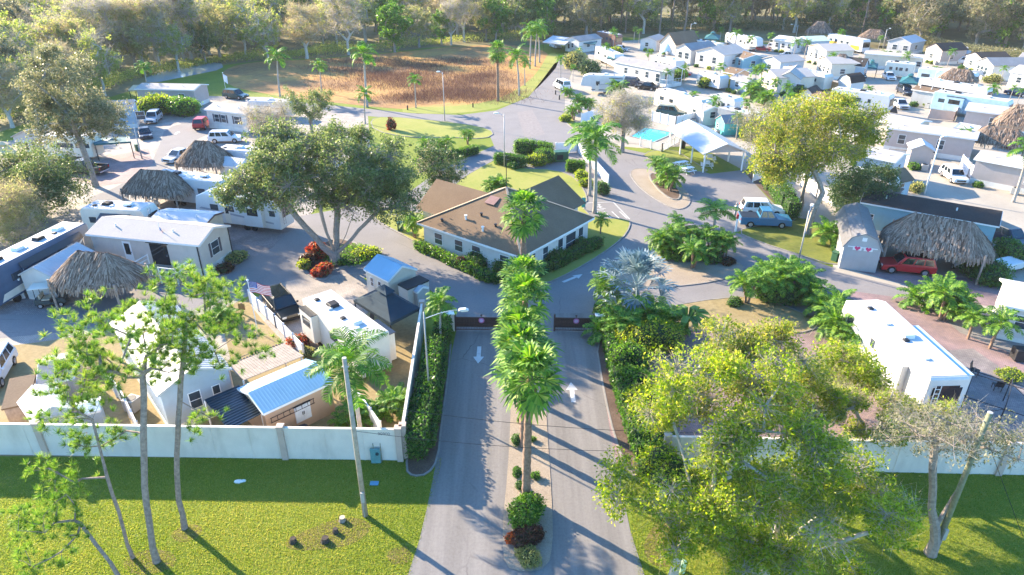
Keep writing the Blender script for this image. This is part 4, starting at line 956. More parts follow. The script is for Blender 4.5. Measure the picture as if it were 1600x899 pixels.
def fence(name, label, pts, h, m, step=2.2, cap=True, post=.13, cat='fence', panel_th=.05, picket=False, z0=.05, group=None):
    """panel fence along world points"""
    p0 = Vector((pts[0][0], pts[0][1], 0)); t = thing(name, label, cat, p0, 0, group)
    for a, b in zip(pts[:-1], pts[1:]):
        a, b = Vector((a[0], a[1], 0)) - p0, Vector((b[0], b[1], 0)) - p0; L = (b - a).length; n = max(1, round(L / step))
        for i in range(n):
            p, q = a.lerp(b, i / n), a.lerp(b, (i + 1) / n); d = (q - p).normalized() * post * .5; mb = MB()
            if picket:
                mb.bar(p + d + Vector((0, 0, h - .08)), q - d + Vector((0, 0, h - .08)), .04, .06); mb.bar(p + d + Vector((0, 0, .15)), q - d + Vector((0, 0, .15)), .04, .06); k = int(L / n / .14)
                for j in range(1, k): x = (p + d).lerp(q - d, j / k); mb.bar(x + Vector((0, 0, .15)), x + Vector((0, 0, h - .08)), .03)
            else:
                mb.bar(p + d + Vector((0, 0, z0 + h / 2)), q - d + Vector((0, 0, z0 + h / 2)), panel_th, h - .1)
                mb.bar(p + d + Vector((0, 0, h)), q - d + Vector((0, 0, h)), panel_th + .04, .1)
            mb.build('panel', m, t)
            for e in ([p] if i else [p]) + ([q] if i == n - 1 else []):
                mb = MB(); mb.bar((e.x, e.y, 0), (e.x, e.y, h + .12), post)
                if cap: mb.add([(e.x - post * .65, e.y - post * .65, h + .122), (e.x + post * .65, e.y - post * .65, h + .122), (e.x + post * .65, e.y + post * .65, h + .122), (e.x - post * .65, e.y + post * .65, h + .122), (e.x, e.y, h + .2)], [(0, 1, 4), (1, 2, 4), (2, 3, 4), (3, 0, 4), (3, 2, 1, 0)])
                mb.build('post', m, t)
    return t

def street_lamp(name, label, p, h, ang, arm=1.8, m=None, r=.09):
    t = thing(name, label, 'street lamp', p, R(ang)); mb = MB(); mb.tube([(0, 0, -.1), (0, 0, h)], [r, r * .65], 10); mb.build('pole', m or mat('grey_concrete_pole', (.50, .48, .45), .8, var=.1), t, smooth=True)
    mb = MB(); mb.tube([(0, 0, h - .5), (arm * .4, 0, h - .15), (arm * .75, 0, h + .05), (arm, 0, h + .08)], .035, 7); mb.build('arm', CHROME, t)
    mb = MB(); mb.side([(arm - .1, h + .02), (arm + .55, h + .0), (arm + .6, h + .08), (arm + .4, h + .18), (arm, h + .16)], -.14, .14); o = mb.build('lamp_head', ACW, t, bevel=.04)
    mb = MB(); mb.box(arm + .1, -.1, h - .03, arm + .5, .1, h + .005); mb.build('lens', LAMPW, o)
    return t

def wire(name, label, p, q, sag=.4, r=.012, m=None, cat='cable', group=None):
    mb = MB(); p, q = Vector(p), Vector(q); mb.tube([p.lerp(q, i / 16) - Vector((0, 0, sag * 4 * (i / 16) * (1 - i / 16))) for i in range(17)], r, 5)
    return tag(mb.build(name, m or DARKM), label, cat, group)

def picnic_table(label, loc, rot, m, group=None):
    t = thing('picnic_table', label, 'picnic table', loc, rot, group); mb = MB(); mb.box(-.9, -.38, .70, .9, .38, .75); mb.build('table_top', m, t)
    for s in (-1, 1): mb = MB(); mb.box(-.9, s * .72 - .14, .42, .9, s * .72 + .14, .46); mb.build('bench', m, t)
    for x in (-.65, .65):
        mb = MB(); mb.bar((x, -.75, .02), (x, -.2, .70), .08); mb.bar((x, .75, .02), (x, .2, .70), .08); mb.bar((x, -.8, .39), (x, .8, .39), .06); mb.build('leg', m, t)
    return t
# ---------------------------------------------------------------- perimeter wall and gates
WALLM = mat('painted_wall_panel', (.66, .60, .525), .6, var=.08, scale=.7, bump=.05, dirt=.3)
PILLAR = mat('tan_pillar', (.46, .36, .30), .8, var=.08, bump=.1)
def block_wall(name, label, p, q, h, pillars, seam=2.3, first=True):
    p, q = Vector((p[0], p[1], 0)), Vector((q[0], q[1], 0)); d = q - p; L = d.length; t = thing(name, label, 'wall', p, math.atan2(d.y, d.x)); n = max(1, round(L / seam))
    for i in range(n):
        mb = MB(); mb.box(i * L / n + .03, -.05, -.02, (i + 1) * L / n - .03, .05, h); mb.build('panel', WALLM, t)
        mb = MB(); mb.box(i * L / n - .029, -.075, -.02, i * L / n + .029, .075, h + .02); mb.build('batten', WALLM, t)
    mb = MB(); mb.box(0, -.09, h + .021, L, .09, h + .09); mb.build('coping', WALLM, t)
    for x in pillars:
        mb = MB(); mb.box(x - .19, -.19, -.02, x + .19, .19, h + .16); mb.box(x - .23, -.23, h + .161, x + .23, .23, h + .24); mb.build('pillar', PILLAR, t, bevel=.02)
    return t
wl0, wl1 = P(-60, 709), P(629, 719)
Lw = (wl1 - wl0).length
def along(px, py): return (P(px, py) - wl0).length
t = block_wall('boundary_wall', 'pale boundary wall running along the front lawn left of the entrance', wl0, wl1, 2.35, [along(75, 712), along(446, 719), Lw - .1])
fc = bpy.data.curves.new('house_number', 'FONT'); fc.body = '90900'; fc.size = .30; fc.extrude = .004; fc.materials.append(mat('number_grey', (.16, .16, .17), .6))
fo = bpy.data.objects.new('house_number', fc); C.objects.link(fo); fo.parent = t; fo.location = (Lw - 1.35, -.056, 1.98); fo.rotation_euler = (R(90), 0, 0)
mb = MB(); mb.box(Lw - 1.4, -.055, 1.95, Lw - .4, -.051, 1.956); mb.build('number_ledge', WALLM, t)
block_wall('boundary_wall', 'pale wall running back from the front corner to the left gate', P(633, 716), P(662, 512), 2.35, [.1, (P(633, 716) - P(662, 512)).length - .1])
block_wall('boundary_wall', 'pale boundary wall behind the leaning tree right of the entrance', P(1035, 730), P(1760, 745), 2.32, [.1, (P(1035, 730) - P(1556, 739)).length])
# utility boxes on the wall
t = thing('meter_cabinet', 'teal electric meter cabinet fixed to the front of the wall', 'meter', P(589, 721), .01)
mb = MB(); mb.box(-.32, -.2, .0, .28, -.05, 1.1); mb.box(-.25, -.24, .5, .02, -.201, 1.0); mb.build('cabinet', mat('teal_metal', (.10, .26, .27), .5, var=.2, scale=4), t, bevel=.02)
mb = MB(); mb.disc((.12, -.23, .78), .1, .1, 12, 'y'); mb.build('meter_dial', GLASSB, t); mb = MB(); mb.bar((.34, -.1, 0), (.34, -.1, 1.5), .05); mb.bar((-.1, -.1, 1.1), (-.1, -.1, 1.5), .05); mb.build('conduit', CHROME, t)
GATE = mat('brown_gate', (.085, .05, .045), .5, .2, var=.2, scale=3)
PINKS = mat('pink_disc', (.55, .16, .35), .5)
def gate(label, p, q, sgn):
    p, q = P(*p), P(*q); d = q - p; L = d.length; t = thing('entrance_gate', label, 'gate', p, math.atan2(d.y, d.x)); mb = MB()
    for z in (.15, .62, 1.28): mb.bar((0, 0, z), (L, 0, z), .05, .07)
    for k in range(int(L / .13) + 1): mb.bar((min(L, k * .13), 0, .12), (min(L, k * .13), 0, 1.3), .035)
    mb.build('gate_frame', GATE, t); mb = MB(); mb.box(0, .03, .36, L, .045, 1.24); mb.build('screen_panel', GATE, t)
    for x in (0, L): mb = MB(); mb.bar((x, .05, -.05), (x, .05, 1.6), .14); mb.build('post', GATE, t)
    mb = MB(); c = L * .55; mb.disc((c, -.035, 1.02), .24, .03, 18, 'y'); o = mb.build('emblem', PINKS, t); mb = MB(); mb.disc((c, -.054, 1.02), .15, .008, 16, 'y'); mb.build('emblem_centre', mat('lilac', (.62, .42, .62), .5), o)
    mb = MB(); mb.bar((c, .05, 1.3), (c, .05, 1.45), .05); mb.dome((c, .05, 1.45), .1, .1, .1); mb.build('finial', GATE, t)
gate('brown swing gate across the left exit lane with pink round emblem', (712, 517), (786, 518), 1)
gate('brown swing gate across the right entry lane beside the shrubs', (866, 518), (927, 519), -1)
for lb, px, w in (('white masonry gate post block beside the left gate', (700, 518), 1.1), ('white masonry gate post block beside the right gate', (945, 521), 1.6)):
    t = thing('gate_pillar', lb, 'gate pillar', P(*px)); mb = MB(); mb.box(-w / 2, 0, -.02, w / 2, .4, 1.55); mb.build('block', WALLM, t, bevel=.02); mb = MB(); mb.box(-w / 2 - .05, -.05, 1.552, w / 2 + .05, .45, 1.64); mb.build('cap', TRIM, t)
    mb = MB(); mb.box(-.15, -.4, 0, .2, -.1, .6); mb.build('gate_motor', BLACKP, t, bevel=.03)

# ---------------------------------------------------------------- clubhouse
def clubhouse():
    N = P(815, 402, 2.9); Lf = P(659, 345, 2.9); Rt = P(929, 340, 2.9); u = (Rt - N); v = (Lf - N); a = math.atan2(u.y, u.x)
    lu, lv = math.hypot(u.x, u.y), math.hypot(v.x, v.y); t = thing('clubhouse', 'low clubhouse with big brown shingled hip roof between the two roads', 'building', (N.x, N.y, 0), a); o = .45; ze = 2.9
    cx, cy = lu / 2, lv / 2; cen = Vector((N.x, N.y)) + Vector((math.cos(a), math.sin(a))) * cx + Vector((-math.sin(a), math.cos(a))) * cy; zr = height_at(cen, 293); zr = max(5.2, min(7, zr))
    mb = MB(); mb.box(o, o, -.02, lu - o, lv - o, ze - .02)
    mb.box(lu * .28, lv - o + .002, -.02, lu * .72, lv + 2.6, ze - .02); mb.box(lu - o + .002, lv * .28, -.02, lu + 2.6, lv * .72, ze - .02); mb.build('wall', S_STUCCO, t)
    mb = MB(); ap = Vector((cx, cy, zr)); q = [Vector((0, 0, ze)), Vector((lu, 0, ze)), Vector((lu, lv, ze)), Vector((0, lv, ze))]
    for i in range(4): mb.add([q[i], q[(i + 1) % 4], ap], [(0, 1, 2)])
    zw = zr - 1.1
    for (A, B, c) in ((Vector((lu * .22, 0, 0)), Vector((lu * .78, 0, 0)), 'v'), (Vector((0, lv * .22, 0)), Vector((0, lv * .78, 0)), 'u')):
        if c == 'v': e0, e1, r0, r1 = [Vector((x, y, z)) for x, y, z in ((lu * .22, lv + 3, ze), (lu * .78, lv + 3, ze), (cx, lv + 3, zw), (cx, cy + 1.5, zw))]; b0, b1 = Vector((lu * .22, lv * .72, ze)), Vector((lu * .78, lv * .72, ze)); mb.add([e0, b0, r1, r0], [(0, 3, 2, 1)]); mb.add([e1, r0, r1, b1], [(0, 1, 2, 3)])
        else: e0, e1, r0, r1 = [Vector((x, y, z)) for x, y, z in ((lu + 3, lv * .22, ze), (lu + 3, lv * .78, ze), (lu + 3, cy, zw), (cx + 1.5, cy, zw))]; b0, b1 = Vector((lu * .72, lv * .22, ze)), Vector((lu * .72, lv * .78, ze)); mb.add([e0, b0, r1, r0], [(0, 1, 2, 3)]); mb.add([e1, r0, r1, b1], [(0, 3, 2, 1)])
    rf = mb.build('roof', R_BROWN, t)
    mb = MB()
    for p_, q_ in ((q[0], q[1]), (q[0], q[3]), (q[1], q[2]), (q[3], q[2])): mb.bar(p_ + Vector((0, 0, -.1)), q_ + Vector((0, 0, -.1)), .05, .2)
    mb.build('fascia', TRIM, t)
    mb = MB()
    for p_ in q: mb.bar(p_ + Vector((0, 0, .03)), ap + Vector((0, 0, .03)), .22, .06)
    mb.build('hip_cap', mat('tan_ridge', (.40, .30, .21), .9), rf)
    for (x, y, h) in ((1.8, lv * .62, .45), (1.2, lv * .42, .45), (2.6, lv * .52, .3), (.9, lv * .80, .25), (2.0, lv * .35, .25)):
        z = ze + (zr - ze) * min(x / cx, y / cy); mb = MB(); mb.disc((x, y, z + h / 2), .10, h, 10); mb.disc((x, y, z + h), .15, .08, 10); mb.build('vent_pipe', TRIM if h > .4 else DARKM, rf)
    x, y = cx * .72, cy * 1.05; z = ze + (zr - ze) * x / cx; mb = MB(); mb.slab([(x - .6, y - .6, z - .26 + .12), (x + .4, y - .6, z + .2 + .12), (x + .4, y + .6, z + .2 + .12), (x - .6, y + .6, z - .26 + .12)], .1); mb.build('skylight', mat('brown_skylight', (.28, .16, .12), .3), rf)
    mb = MB(); mb.bar((cx, cy, zr), (cx, cy, zr + 3.4), .05); mb.bar((cx - .4, cy, zr + 3.2), (cx + .4, cy, zr + 3.2), .04); mb.bar((cx, cy, zr + 2.8), (cx + .5, cy, zr + 2.8), .04); mb.build('antenna', DARKM, rf)
    lw = [Vector((o, lv - o, 0)), Vector((o, o, 0)), Vector((o, o, ze - .02)), Vector((o, lv - o, ze - .02))]; rw = [Vector((o, o, 0)), Vector((lu - o, o, 0)), Vector((lu - o, o, ze - .02)), Vector((o, o, ze - .02))]
    for k in (.12, .34, .52, .80): window(t, lw, k, k + .09, .35, .78)
    for a0, b0 in ((.12, .20), (.30, .38), (.52, .60), (.64, .80), (.84, .92)): window(t, rw, a0, b0, .12 if a0 > .5 else .3, .80)
clubhouse()

# ---------------------------------------------------------------- left side: park homes, caravans, huts
BLK = mat('black_graphic', (.014, .017, .024), .3, spec=.6); GRY_ = mat('grey_graphic', (.32, .33, .36), .35); BLUE_ = mat('blue_graphic', (.06, .10, .16), .3)
SHUT = mat('dark_shutter', (.09, .08, .09), .6)
t = house('park_home', 'tan park home with pale shingle roof, dark shutters and railed steps', 'mobile home', (140, 365), (310, 382), 3.3, 4.5, .75, S_TAN, R_PALE, wins=[], endwins=[(1.6, 1.2, 1.35, 2.75)], doors=[(3.4, .9, .75, 2.1), (6.4, 1.9, .75, 2.15, GLASS)], shutters=SHUT, vents=2)
deck(t, 5.9, 10.6, -2.3, -.04, .72)
mb = MB(); mb.box(6.1, -.10, 2.96, 8.5, -.03, 3.14); mb.build('transom', GLASS, t)
for x, y in ((11.72, -.2), (11.78, 4.6)): mb = MB(); mb.bar((x, y, .1), (x, y, 3.1), .09); mb.build('downpipe', DARKM, t)
t = rv('motorhome', 'long dark motorhome with swirled graphics parked beside the tan park home', 'motorhome', None, None, 3.75, 2.55, 'coach', 11.6, BLUE_, flip=True, at=(-43.9, 50.9), rot=R(79), nac=4, door=.3, windows=[(2.2, 3.2), (7.4, 8.6)], awning=(3.2, 10.4, .35, BLK),
       stripes=[([(4.2, 1.0), (6.2, .8), (9.4, 1.5), (10.8, 2.6), (9.5, 2.1), (6.5, 1.3)], mat('pale_swirl', (.55, .62, .66), .3)), ([(5.6, 1.9), (7.6, 1.7), (9.4, 2.5), (8.6, 2.75), (7.2, 2.2)], GRY_), ([(.6, .7), (3.6, .8), (4.2, 1.5), (1.0, 1.3)], CREAM)])
house('garden_shed', 'pale gable shed with ribbed metal roof in front of the dark motorhome', 'shed', (32, 430), (82, 434), 2.4, 5.2, .8, S_WHITE, R_WHITEM, .12, 0, ridge_along=False, ribs=.35)
house('storage_box', 'low white storage box against the left gable shed', 'storage box', (3, 441), (29, 437), 1.9, 1.6, .25, S_WHITE, ROOFW, .05, 0, vents=0)
tiki('thatched_hut', 'big thatched hut with wooden ridge rack in front of the tan park home', (-36.1, 53.4), R(-9), 7.6, 5.4, 2.3, 4.7, 2.6, 3600)
rv('travel_trailer', 'white travel trailer with black roof vents behind the tan park home', 'caravan', (122, 325), (225, 330), 3.4, 2.5, 'trailer', col=CREAM, flip=True, awning=(2.4, 5.8, 1.1, BLK), nac=2, windows=[(.9, 1.7)], door=.62)
house('garage', 'low white roofed garage with brown edged gable behind the tan park home', 'garage', (237, 343), (322, 349), 2.9, 2.9, .3, S_CREAM, R_WHITEM, .15, 0, trim=mat('brown_trim', (.16, .09, .07), .6))
rv('fifth_wheel', 'white fifth wheel trailer with rear windows under the oak', 'caravan', (300, 301), (433, 316), 3.75, 2.5, 'fifth', flip=True, slide=[(6.6, 8.8)], nac=2, windows=[(2.0, 3.0), (4.0, 5.0), (9.4, 10.1)], stripes=[([(.5, 2.0), (9.8, 1.1), (9.8, 1.3), (.8, 2.2)], GRY_)])
rv('travel_trailer', 'white trailer with two skylights behind the round thatched hut', 'caravan', (228, 273), (345, 286), 3.5, 2.5, 'trailer', nac=2, windows=[(1.5, 2.5), (3.2, 3.9), (7.0, 8.0)], door=None)
tiki('thatched_hut', 'oval thatched hut behind the white trailer with black roof vents', (-41.4, 76.2), R(-8), 8.0, 5.0, 2.4, 4.7, 3.0, 2600)
tiki('thatched_hut', 'grey thatched hut beside the shaded lane curve', (-40.4, 87.6), R(-8), 6.8, 6.0, 2.3, 5.0, 1.6, 2200)
t = rv('motorhome', 'cream motorhome with large side windows behind the black pickup', 'motorhome', (62, 212), (138, 214), 3.5, 2.5, 'coach', col=CREAM, nac=1, windows=[(2.2, 4.6), (4.9, 7.0)], flip=True, door=None)
t = canopy('carport', 'teal awning carport beside the cream motorhome', [tuple(P(146, 224, 2.6)[:2]), tuple(P(204, 220, 2.6)[:2]), tuple(P(202, 212, 2.6)[:2]), tuple(P(148, 215, 2.6)[:2])], 2.5, 2.75, TEALC, 'carport', vent=False)
house('cottage', 'small grey gabled cottage with arched window at far left', 'cottage', (20, 214), (62, 218), 2.6, 7, 1.0, S_GREY, R_PALE, .2, 0, ridge_along=False, wins=[(.5, .8, 1.2, 2.0), (3.1, .7, 1.0, 2.2)], doors=[(1.7, .95, .1, 2.1)])
canopy('gazebo', 'tan roofed gazebo at the left picture edge', [tuple(P(-28, 243, 2.3)[:2]), tuple(P(34, 240, 2.3)[:2]), tuple(P(40, 229, 2.3)[:2]), tuple(P(-18, 231, 2.3)[:2])], 2.2, 3.4, mat('tan_canvas', (.62, .47, .28), .8))
fence('privacy_panel', 'short white fence panel beside the black pickup', [P(72, 262), P(104, 258)], 1.8, VINYL)
house('park_home', 'pale blue park home half hidden behind the left oak', 'mobile home', (150, 172), (207, 168), 3.4, 4.2, .8, S_BLUE, R_GREY, endwins=[(1.5, 1.0, 1.4, 2.6)], wins=[(5.5, 1.4, 1.3, 2.7)])
house('park_home', 'pale park home with dark shutters facing the shaded lane', 'mobile home', (322, 171), (383, 178), 3.1, 4.2, .6, S_WHITE, R_PALE, wins=[(1.5, 1.0, 1.2, 2.5), (2.9, 1.0, 1.2, 2.5), (5.6, 1.2, 1.2, 2.5)], shutters=SHUT)
house('sunroom', 'brown screened sunroom joined to the shuttered pale park home', 'sunroom', (385, 180), (424, 183), 2.8, 3.6, .5, mat('brown_screen', (.09, .06, .055), .7), R_PALE, .15, 0)
rv('travel_trailer', 'rounded white trailer with black stripe at the dry pond edge', 'caravan', (383, 158), (455, 160), 2.9, 2.4, 'trailer', nac=1, stripes=[([(.4, 1.6), (7.5, 1.7), (7.5, 1.9), (.4, 1.75)], BLK)], windows=[(2, 2.6), (3.2, 4.4)], door=None)
house('park_home', 'long tan park home with white end wall near the dry pond', 'mobile home', (213, 139), (302, 141), 3.2, 5, .5, S_TAUPE, R_PALE, wins=[(3, 1.2, 1.3, 2.5), (8, 1.2, 1.3, 2.5)])
rv('travel_trailer', 'white roofed trailer with grey side below the white suv', 'caravan', (332, 233), (402, 238), 3.3, 2.5, 'trailer', col=mat('grey_body', (.5, .52, .54), .4), nac=1, door=None)
house('garden_shed', 'small ribbed metal shed behind the grey thatched hut', 'shed', (342, 258), (374, 262), 2.2, 2.6, .7, S_WHITE, R_WHITEM, .1, 0, ribs=.35, vents=0)
canopy('gazebo', 'pale gazebo roof among the trees beyond the left lane', [tuple(P(200, 140, 2.5)[:2]), tuple(P(262, 140, 2.5)[:2]), tuple(P(256, 132, 2.5)[:2]), tuple(P(208, 132, 2.5)[:2])], 2.4, 3.0, mat('tan_canvas', (.62, .47, .28), .8))

def car_at(name, label, cat, px, ang, kind, col, **k):
    p = P(*px); return car(name, label, cat, (p.x, p.y, 0.02), R(ang), kind, col=col, **k)
P_BLACK = paintm('black_car_paint', (.006, .007, .009)); P_WHITE = paintm('white_car_paint', (.72, .72, .72)); P_RED = paintm('red_car_paint', (.42, .012, .018)); P_BLUE = paintm('blue_car_paint', (.03, .14, .25))
P_TEAL = paintm('teal_car_paint', (.012, .075, .08)); P_SILVER = paintm('silver_car_paint', (.42, .45, .48)); P_NAVY = paintm('navy_car_paint', (.016, .028, .055))
car_at('pickup_truck', 'black pickup truck parked on pink brick behind the tall oak trunk', 'pickup', (135, 270), 169, 'pickup', P_BLACK, L=6.0, W=2.0, H=1.9)
car_at('suv', 'dark teal suv parked at the left edge of the dry pond', 'car', (369, 154), -22, 'suv', P_TEAL, L=5.0, W=1.95)
car_at('jeep', 'red jeep parked against the shuttered pale park home', 'car', (317, 200), 95, 'suv', P_RED, L=4.2, H=1.85)
car_at('suv', 'white suv parked below the shuttered pale park home', 'car', (354, 222), 4, 'suv', P_WHITE, L=4.9)
car_at('suv', 'silver suv in the shade beside the leafy shrubs', 'car', (241, 190), -80, 'suv', P_SILVER)
car_at('sedan', 'dark sedan in the shade below the silver suv', 'car', (228, 214), -60, 'sedan', P_NAVY, L=4.6, H=1.45)
car_at('suv', 'black suv parked beside the white rv on the pale drive', 'car', (443, 488), -54, 'suv', P_BLACK, L=4.9, W=1.95, roofm=GLASS, roof_rack=True)
car_at('suv', 'white and black car cut by the left picture edge', 'car', (-6, 590), -72, 'suv', P_WHITE, L=4.8)
golf_cart('golf_cart', 'golf cart with cream roof beside the big thatched hut', P(84, 476), R(14), mat('dark_green_body', (.04, .06, .06), .4), CREAM)

# ---------------------------------------------------------------- front left yard
t = house('park_home', 'blue grey house with white ribbed metal roof behind the pines', 'mobile home', (250, 616), (356, 577), 3.2, 11.5, .95, S_BLUE, R_WHITEM, .18, .5, ridge_along=False, ribs=.32, wins=[(1.5, .8, 1.2, 2.5), (3.0, .55, 1.0, 2.4)], trim=TRIM)
t = house('outbuilding', 'peach outbuilding with blue and white ribbed metal roof', 'outbuilding', (413, 645), (517, 597), 2.5, 3.4, .55, S_PEACH, R_BLUEM, .12, 0, ribs=.22, vents=0)
q = [P(320, 626, 2.45), P(374, 603, 2.5), P(411, 645, 2.2), P(357, 672, 2.2)]
t = thing('lean_to', 'dark corrugated lean-to roof joined to the peach outbuilding', 'lean-to', (q[0].x, q[0].y, 0)); o0 = Vector((q[0].x, q[0].y, 0)); q = [p - o0 for p in q]
mb = MB(); mb.slab([q[3], q[2], q[1], q[0]], .02)
for k in range(15):
    a_, b_ = q[3].lerp(q[0], k / 14), q[2].lerp(q[1], k / 14); mb.bar(a_ + Vector((0, 0, .02)), b_ + Vector((0, 0, .02)), .09, .05)
mb.build('roof', mat('dark_corrugated', (.012, .03, .045), .3, .1, var=.5, scale=1.2), t)
for p in q: mb = MB(); mb.bar((p.x * .97, p.y * .97, 0), (p.x * .97, p.y * .97, p.z - .03), .09); mb.build('post', TRIM, t)
q = [P(356, 572, 2.5), P(444, 536, 2.5), P(475, 556, 2.7), P(381, 594, 2.7)]; o0 = Vector((q[0].x, q[0].y, 0)); t = thing('patio_roof', 'weathered plank patio roof behind the peach outbuilding', 'patio roof', o0); q = [p - o0 for p in q]; mb = MB()
for k in range(22):
    a0, a1 = k / 22, (k + .9) / 22; mb.slab([q[3].lerp(q[2], a0), q[3].lerp(q[2], a1), q[0].lerp(q[1], a1), q[0].lerp(q[1], a0)], .04)
mb.build('planks', mat('pale_planks', (.27, .225, .19), .85, var=.2, scale=2.5, bump=.3, dirt=.2), t); mb = MB()
for k in range(19): c_ = q[0].lerp(q[1], (k + .2) / 19); d_ = q[0].lerp(q[1], (k + .75) / 19); mb.bar(c_ + Vector((-.06, .08, -.02)), d_ + Vector((-.06, .08, -.02)), .16, .08)
mb.build('gutter_blocks', DARKM, t)
for p in q: mb = MB(); mb.bar((p.x * .96, p.y * .96, 0), (p.x * .96, p.y * .96, p.z - .08), .1); mb.build('post', TRIM, t)
t = rv('fifth_wheel', 'white fifth wheel rv with slide-outs parked beside the navy gazebo', 'caravan', (472, 467), (560, 537), 3.55, 2.5, 'box', col=CREAM, nac=2, slide=[(.4, 2.5)], windows=[(4.2, 5.4)], door=.72, vents=4)
for c in [c for c in t.children if c.name.startswith('wheel')]: pass
mb = MB(); mb.box(6.1, 2.49, .8, 8.4, 3.1, 3.1); mb.build('slide_out', CREAM, t, bevel=.04); mb = MB(); mb.box(6.0, 2.5, 3.104, 8.5, 3.15, 3.15); mb.build('slide_topper', BLK, t)
cs = [P(552, 467, 2.6), P(610, 503, 2.6), P(656, 479, 2.6)]; cs.append(cs[0] + cs[2] - cs[1]); canopy('gazebo', 'navy canvas gazebo with tiered top beside the white rv', [tuple(c[:2]) for c in cs], 2.5, 4.0, NAVY)
t = house('garden_shed', 'cream gabled shed with blue grey roof beside the road', 'shed', (571, 421), (607, 439), 2.4, 3.0, .85, S_CREAM, R_BLUEM, .1, 0, wins=[(.6, .5, 1.0, 1.9), (1.7, .5, 1.0, 1.9)], vents=0)
house('storage_cabin', 'grey storage cabin with flat black roof below the cream shed', 'shed', (622, 446), (637, 454), 2.0, 2.3, .05, S_TAN, mat('black_felt', (.012, .014, .016), .7), .03, 0, mono=True)
house('storage_box', 'pale resin storage box behind the navy gazebo', 'storage box', (640, 452), (652, 458), 1.7, 1.2, .3, S_GREY, S_GREY, .03, 0, vents=0)
fence('yard_fence', 'white vinyl fence running beside the pale drive', [P(392, 474), P(432, 512), P(476, 560)], 1.2, VINYL, 1.9)
fence('yard_fence', 'white vinyl fence stepping down to the boundary wall', [P(545, 622), P(568, 648), P(597, 690)], 1.5, VINYL, 1.6)
fence('yard_fence', 'white fence beside the grey air conditioner', [P(172, 606), P(196, 636), P(222, 690)], 1.5, VINYL, 1.8)
house('garden_shed', 'white gable shed roof under the pines by the wall', 'shed', (56, 662), (110, 640), 2.2, 3.2, .7, S_WHITE, ROOFW, .15, 0, ridge_along=False)
house('storage_box', 'pale blue storage box beside the white gable shed', 'storage box', (118, 652), (156, 642), 1.7, 1.5, .2, S_BLUE, mat('paleblue_lid', (.5, .6, .66), .5), .04, 0, vents=0)
t = thing('air_conditioner', 'grey air conditioner unit with round fan by the blue grey house', 'air conditioner', P(210, 640), R(-20)); mb = MB(); mb.box(-.45, -.45, .05, .45, .45, .95); mb.build('casing', mat('warm_grey_metal', (.42, .38, .33), .5, var=.1), t, bevel=.04); mb = MB(); mb.disc((0, 0, .955), .34, .03, 18); mb.build('fan_grille', BLACKP, t)
t = thing('wall_cabinet', 'white two-door cabinet with black top against the peach outbuilding', 'cabinet', P(478, 668), R(44)); mb = MB(); mb.box(-.55, 0, .6, .55, .5, 1.85); mb.build('carcass', ACW, t); mb = MB(); mb.box(-.6, -.03, 1.852, .6, .53, 1.92); mb.build('top', BLACKP, t)
for x in (-.27, .27): mb = MB(); mb.box(x - .25, -.025, .65, x + .25, -.002, 1.8); o = mb.build('door', ACW, t); mb = MB(); mb.box(x * .2 - .02, -.05, 1.1, x * .2 + .02, -.026, 1.35); mb.build('handle', BLACKP, o)
mb = MB()
for x in (-.5, .5): mb.bar((x, .25, 0), (x, .25, .6), .06)
mb.build('leg', BLACKP, t)
t = thing('barbecue', 'black lidded barbecue grill beside the white cabinet', 'barbecue', P(474, 690), R(30)); mb = MB(); mb.box(-.5, -.28, .1, .5, .28, .8); mb.build('cart', BLACKP, t, bevel=.03); mb = MB(); mb.side([(-.48, .80), (.48, .80), (.48, 1.0), (.3, 1.16), (-.3, 1.16), (-.48, 1.0)], -.27, .27); mb.build('lid', DARKM, t, bevel=.03); mb = MB(); mb.bar((-.35, -.32, .95), (.35, -.32, .95), .04); mb.build('handle', CHROME, t)
t = thing('table', 'pale topped table just behind the boundary wall', 'table', P(506, 700), R(2)); mb = MB(); mb.box(-1.1, -.45, .95, 1.1, .45, 1.0); mb.build('table_top', CREAM, t)
for x in (-1, 1):
    for y in (-.38, .38): mb = MB(); mb.bar((x, y, 0), (x, y, .95), .07); mb.build('leg', WOOD, t)
t = thing('storage_bin', 'small white storage bin in the corner by the wall end', 'bin', P(613, 690)); mb = MB(); mb.prism([(-.25, -.25), (.25, -.25), (.28, .28), (-.28, .28)], 0, .75); mb.build('bin_body', VINYL, t, bevel=.03); mb = MB(); mb.box(-.3, -.3, .752, .3, .32, .82); mb.build('lid', CREAM, t, bevel=.02)
def bicycle(label, loc, rot, m):
    t = thing('bicycle', label, 'bicycle', loc, rot)
    for x in (-.52, .52):
        mb = MB(); pts = [(x + .33 * math.cos(k * math.pi / 10), 0, .34 + .33 * math.sin(k * math.pi / 10)) for k in range(21)]; mb.tube(pts, .022, 6)
        for k in range(5): mb.bar((x, 0, .34), (x + .32 * math.cos(k * 1.256), 0, .34 + .32 * math.sin(k * 1.256)), .01)
        mb.build('wheel', TYRE, t)
    mb = MB(); A, B, D, E_ = (-.52, 0, .34), (-.1, 0, .3), (-.22, 0, .86), (.36, 0, .88)
    for p, q in ((A, B), (B, D), (D, E_), (B, E_), (A, D), (E_, (.52, 0, .34)), (E_, (.33, 0, 1.05))): mb.tube([p, q], .022, 6)
    mb.build('frame', m, t); mb = MB(); mb.tube([(.28, -.28, 1.05), (.36, 0, 1.05), (.28, .28, 1.05)], .018, 6); mb.build('handlebar', BLACKP, t); mb = MB(); mb.box(-.36, -.07, .9, -.1, .07, .95); mb.build('saddle', BLACKP, t, bevel=.02)
bicycle('grey bicycle leaning beside the red flowers near the rv', P(480, 535), R(-60), DARKM); bicycle('orange bicycle nearest the rv slide-out', P(486, 528), R(-35), WOODO)
mb = MB()
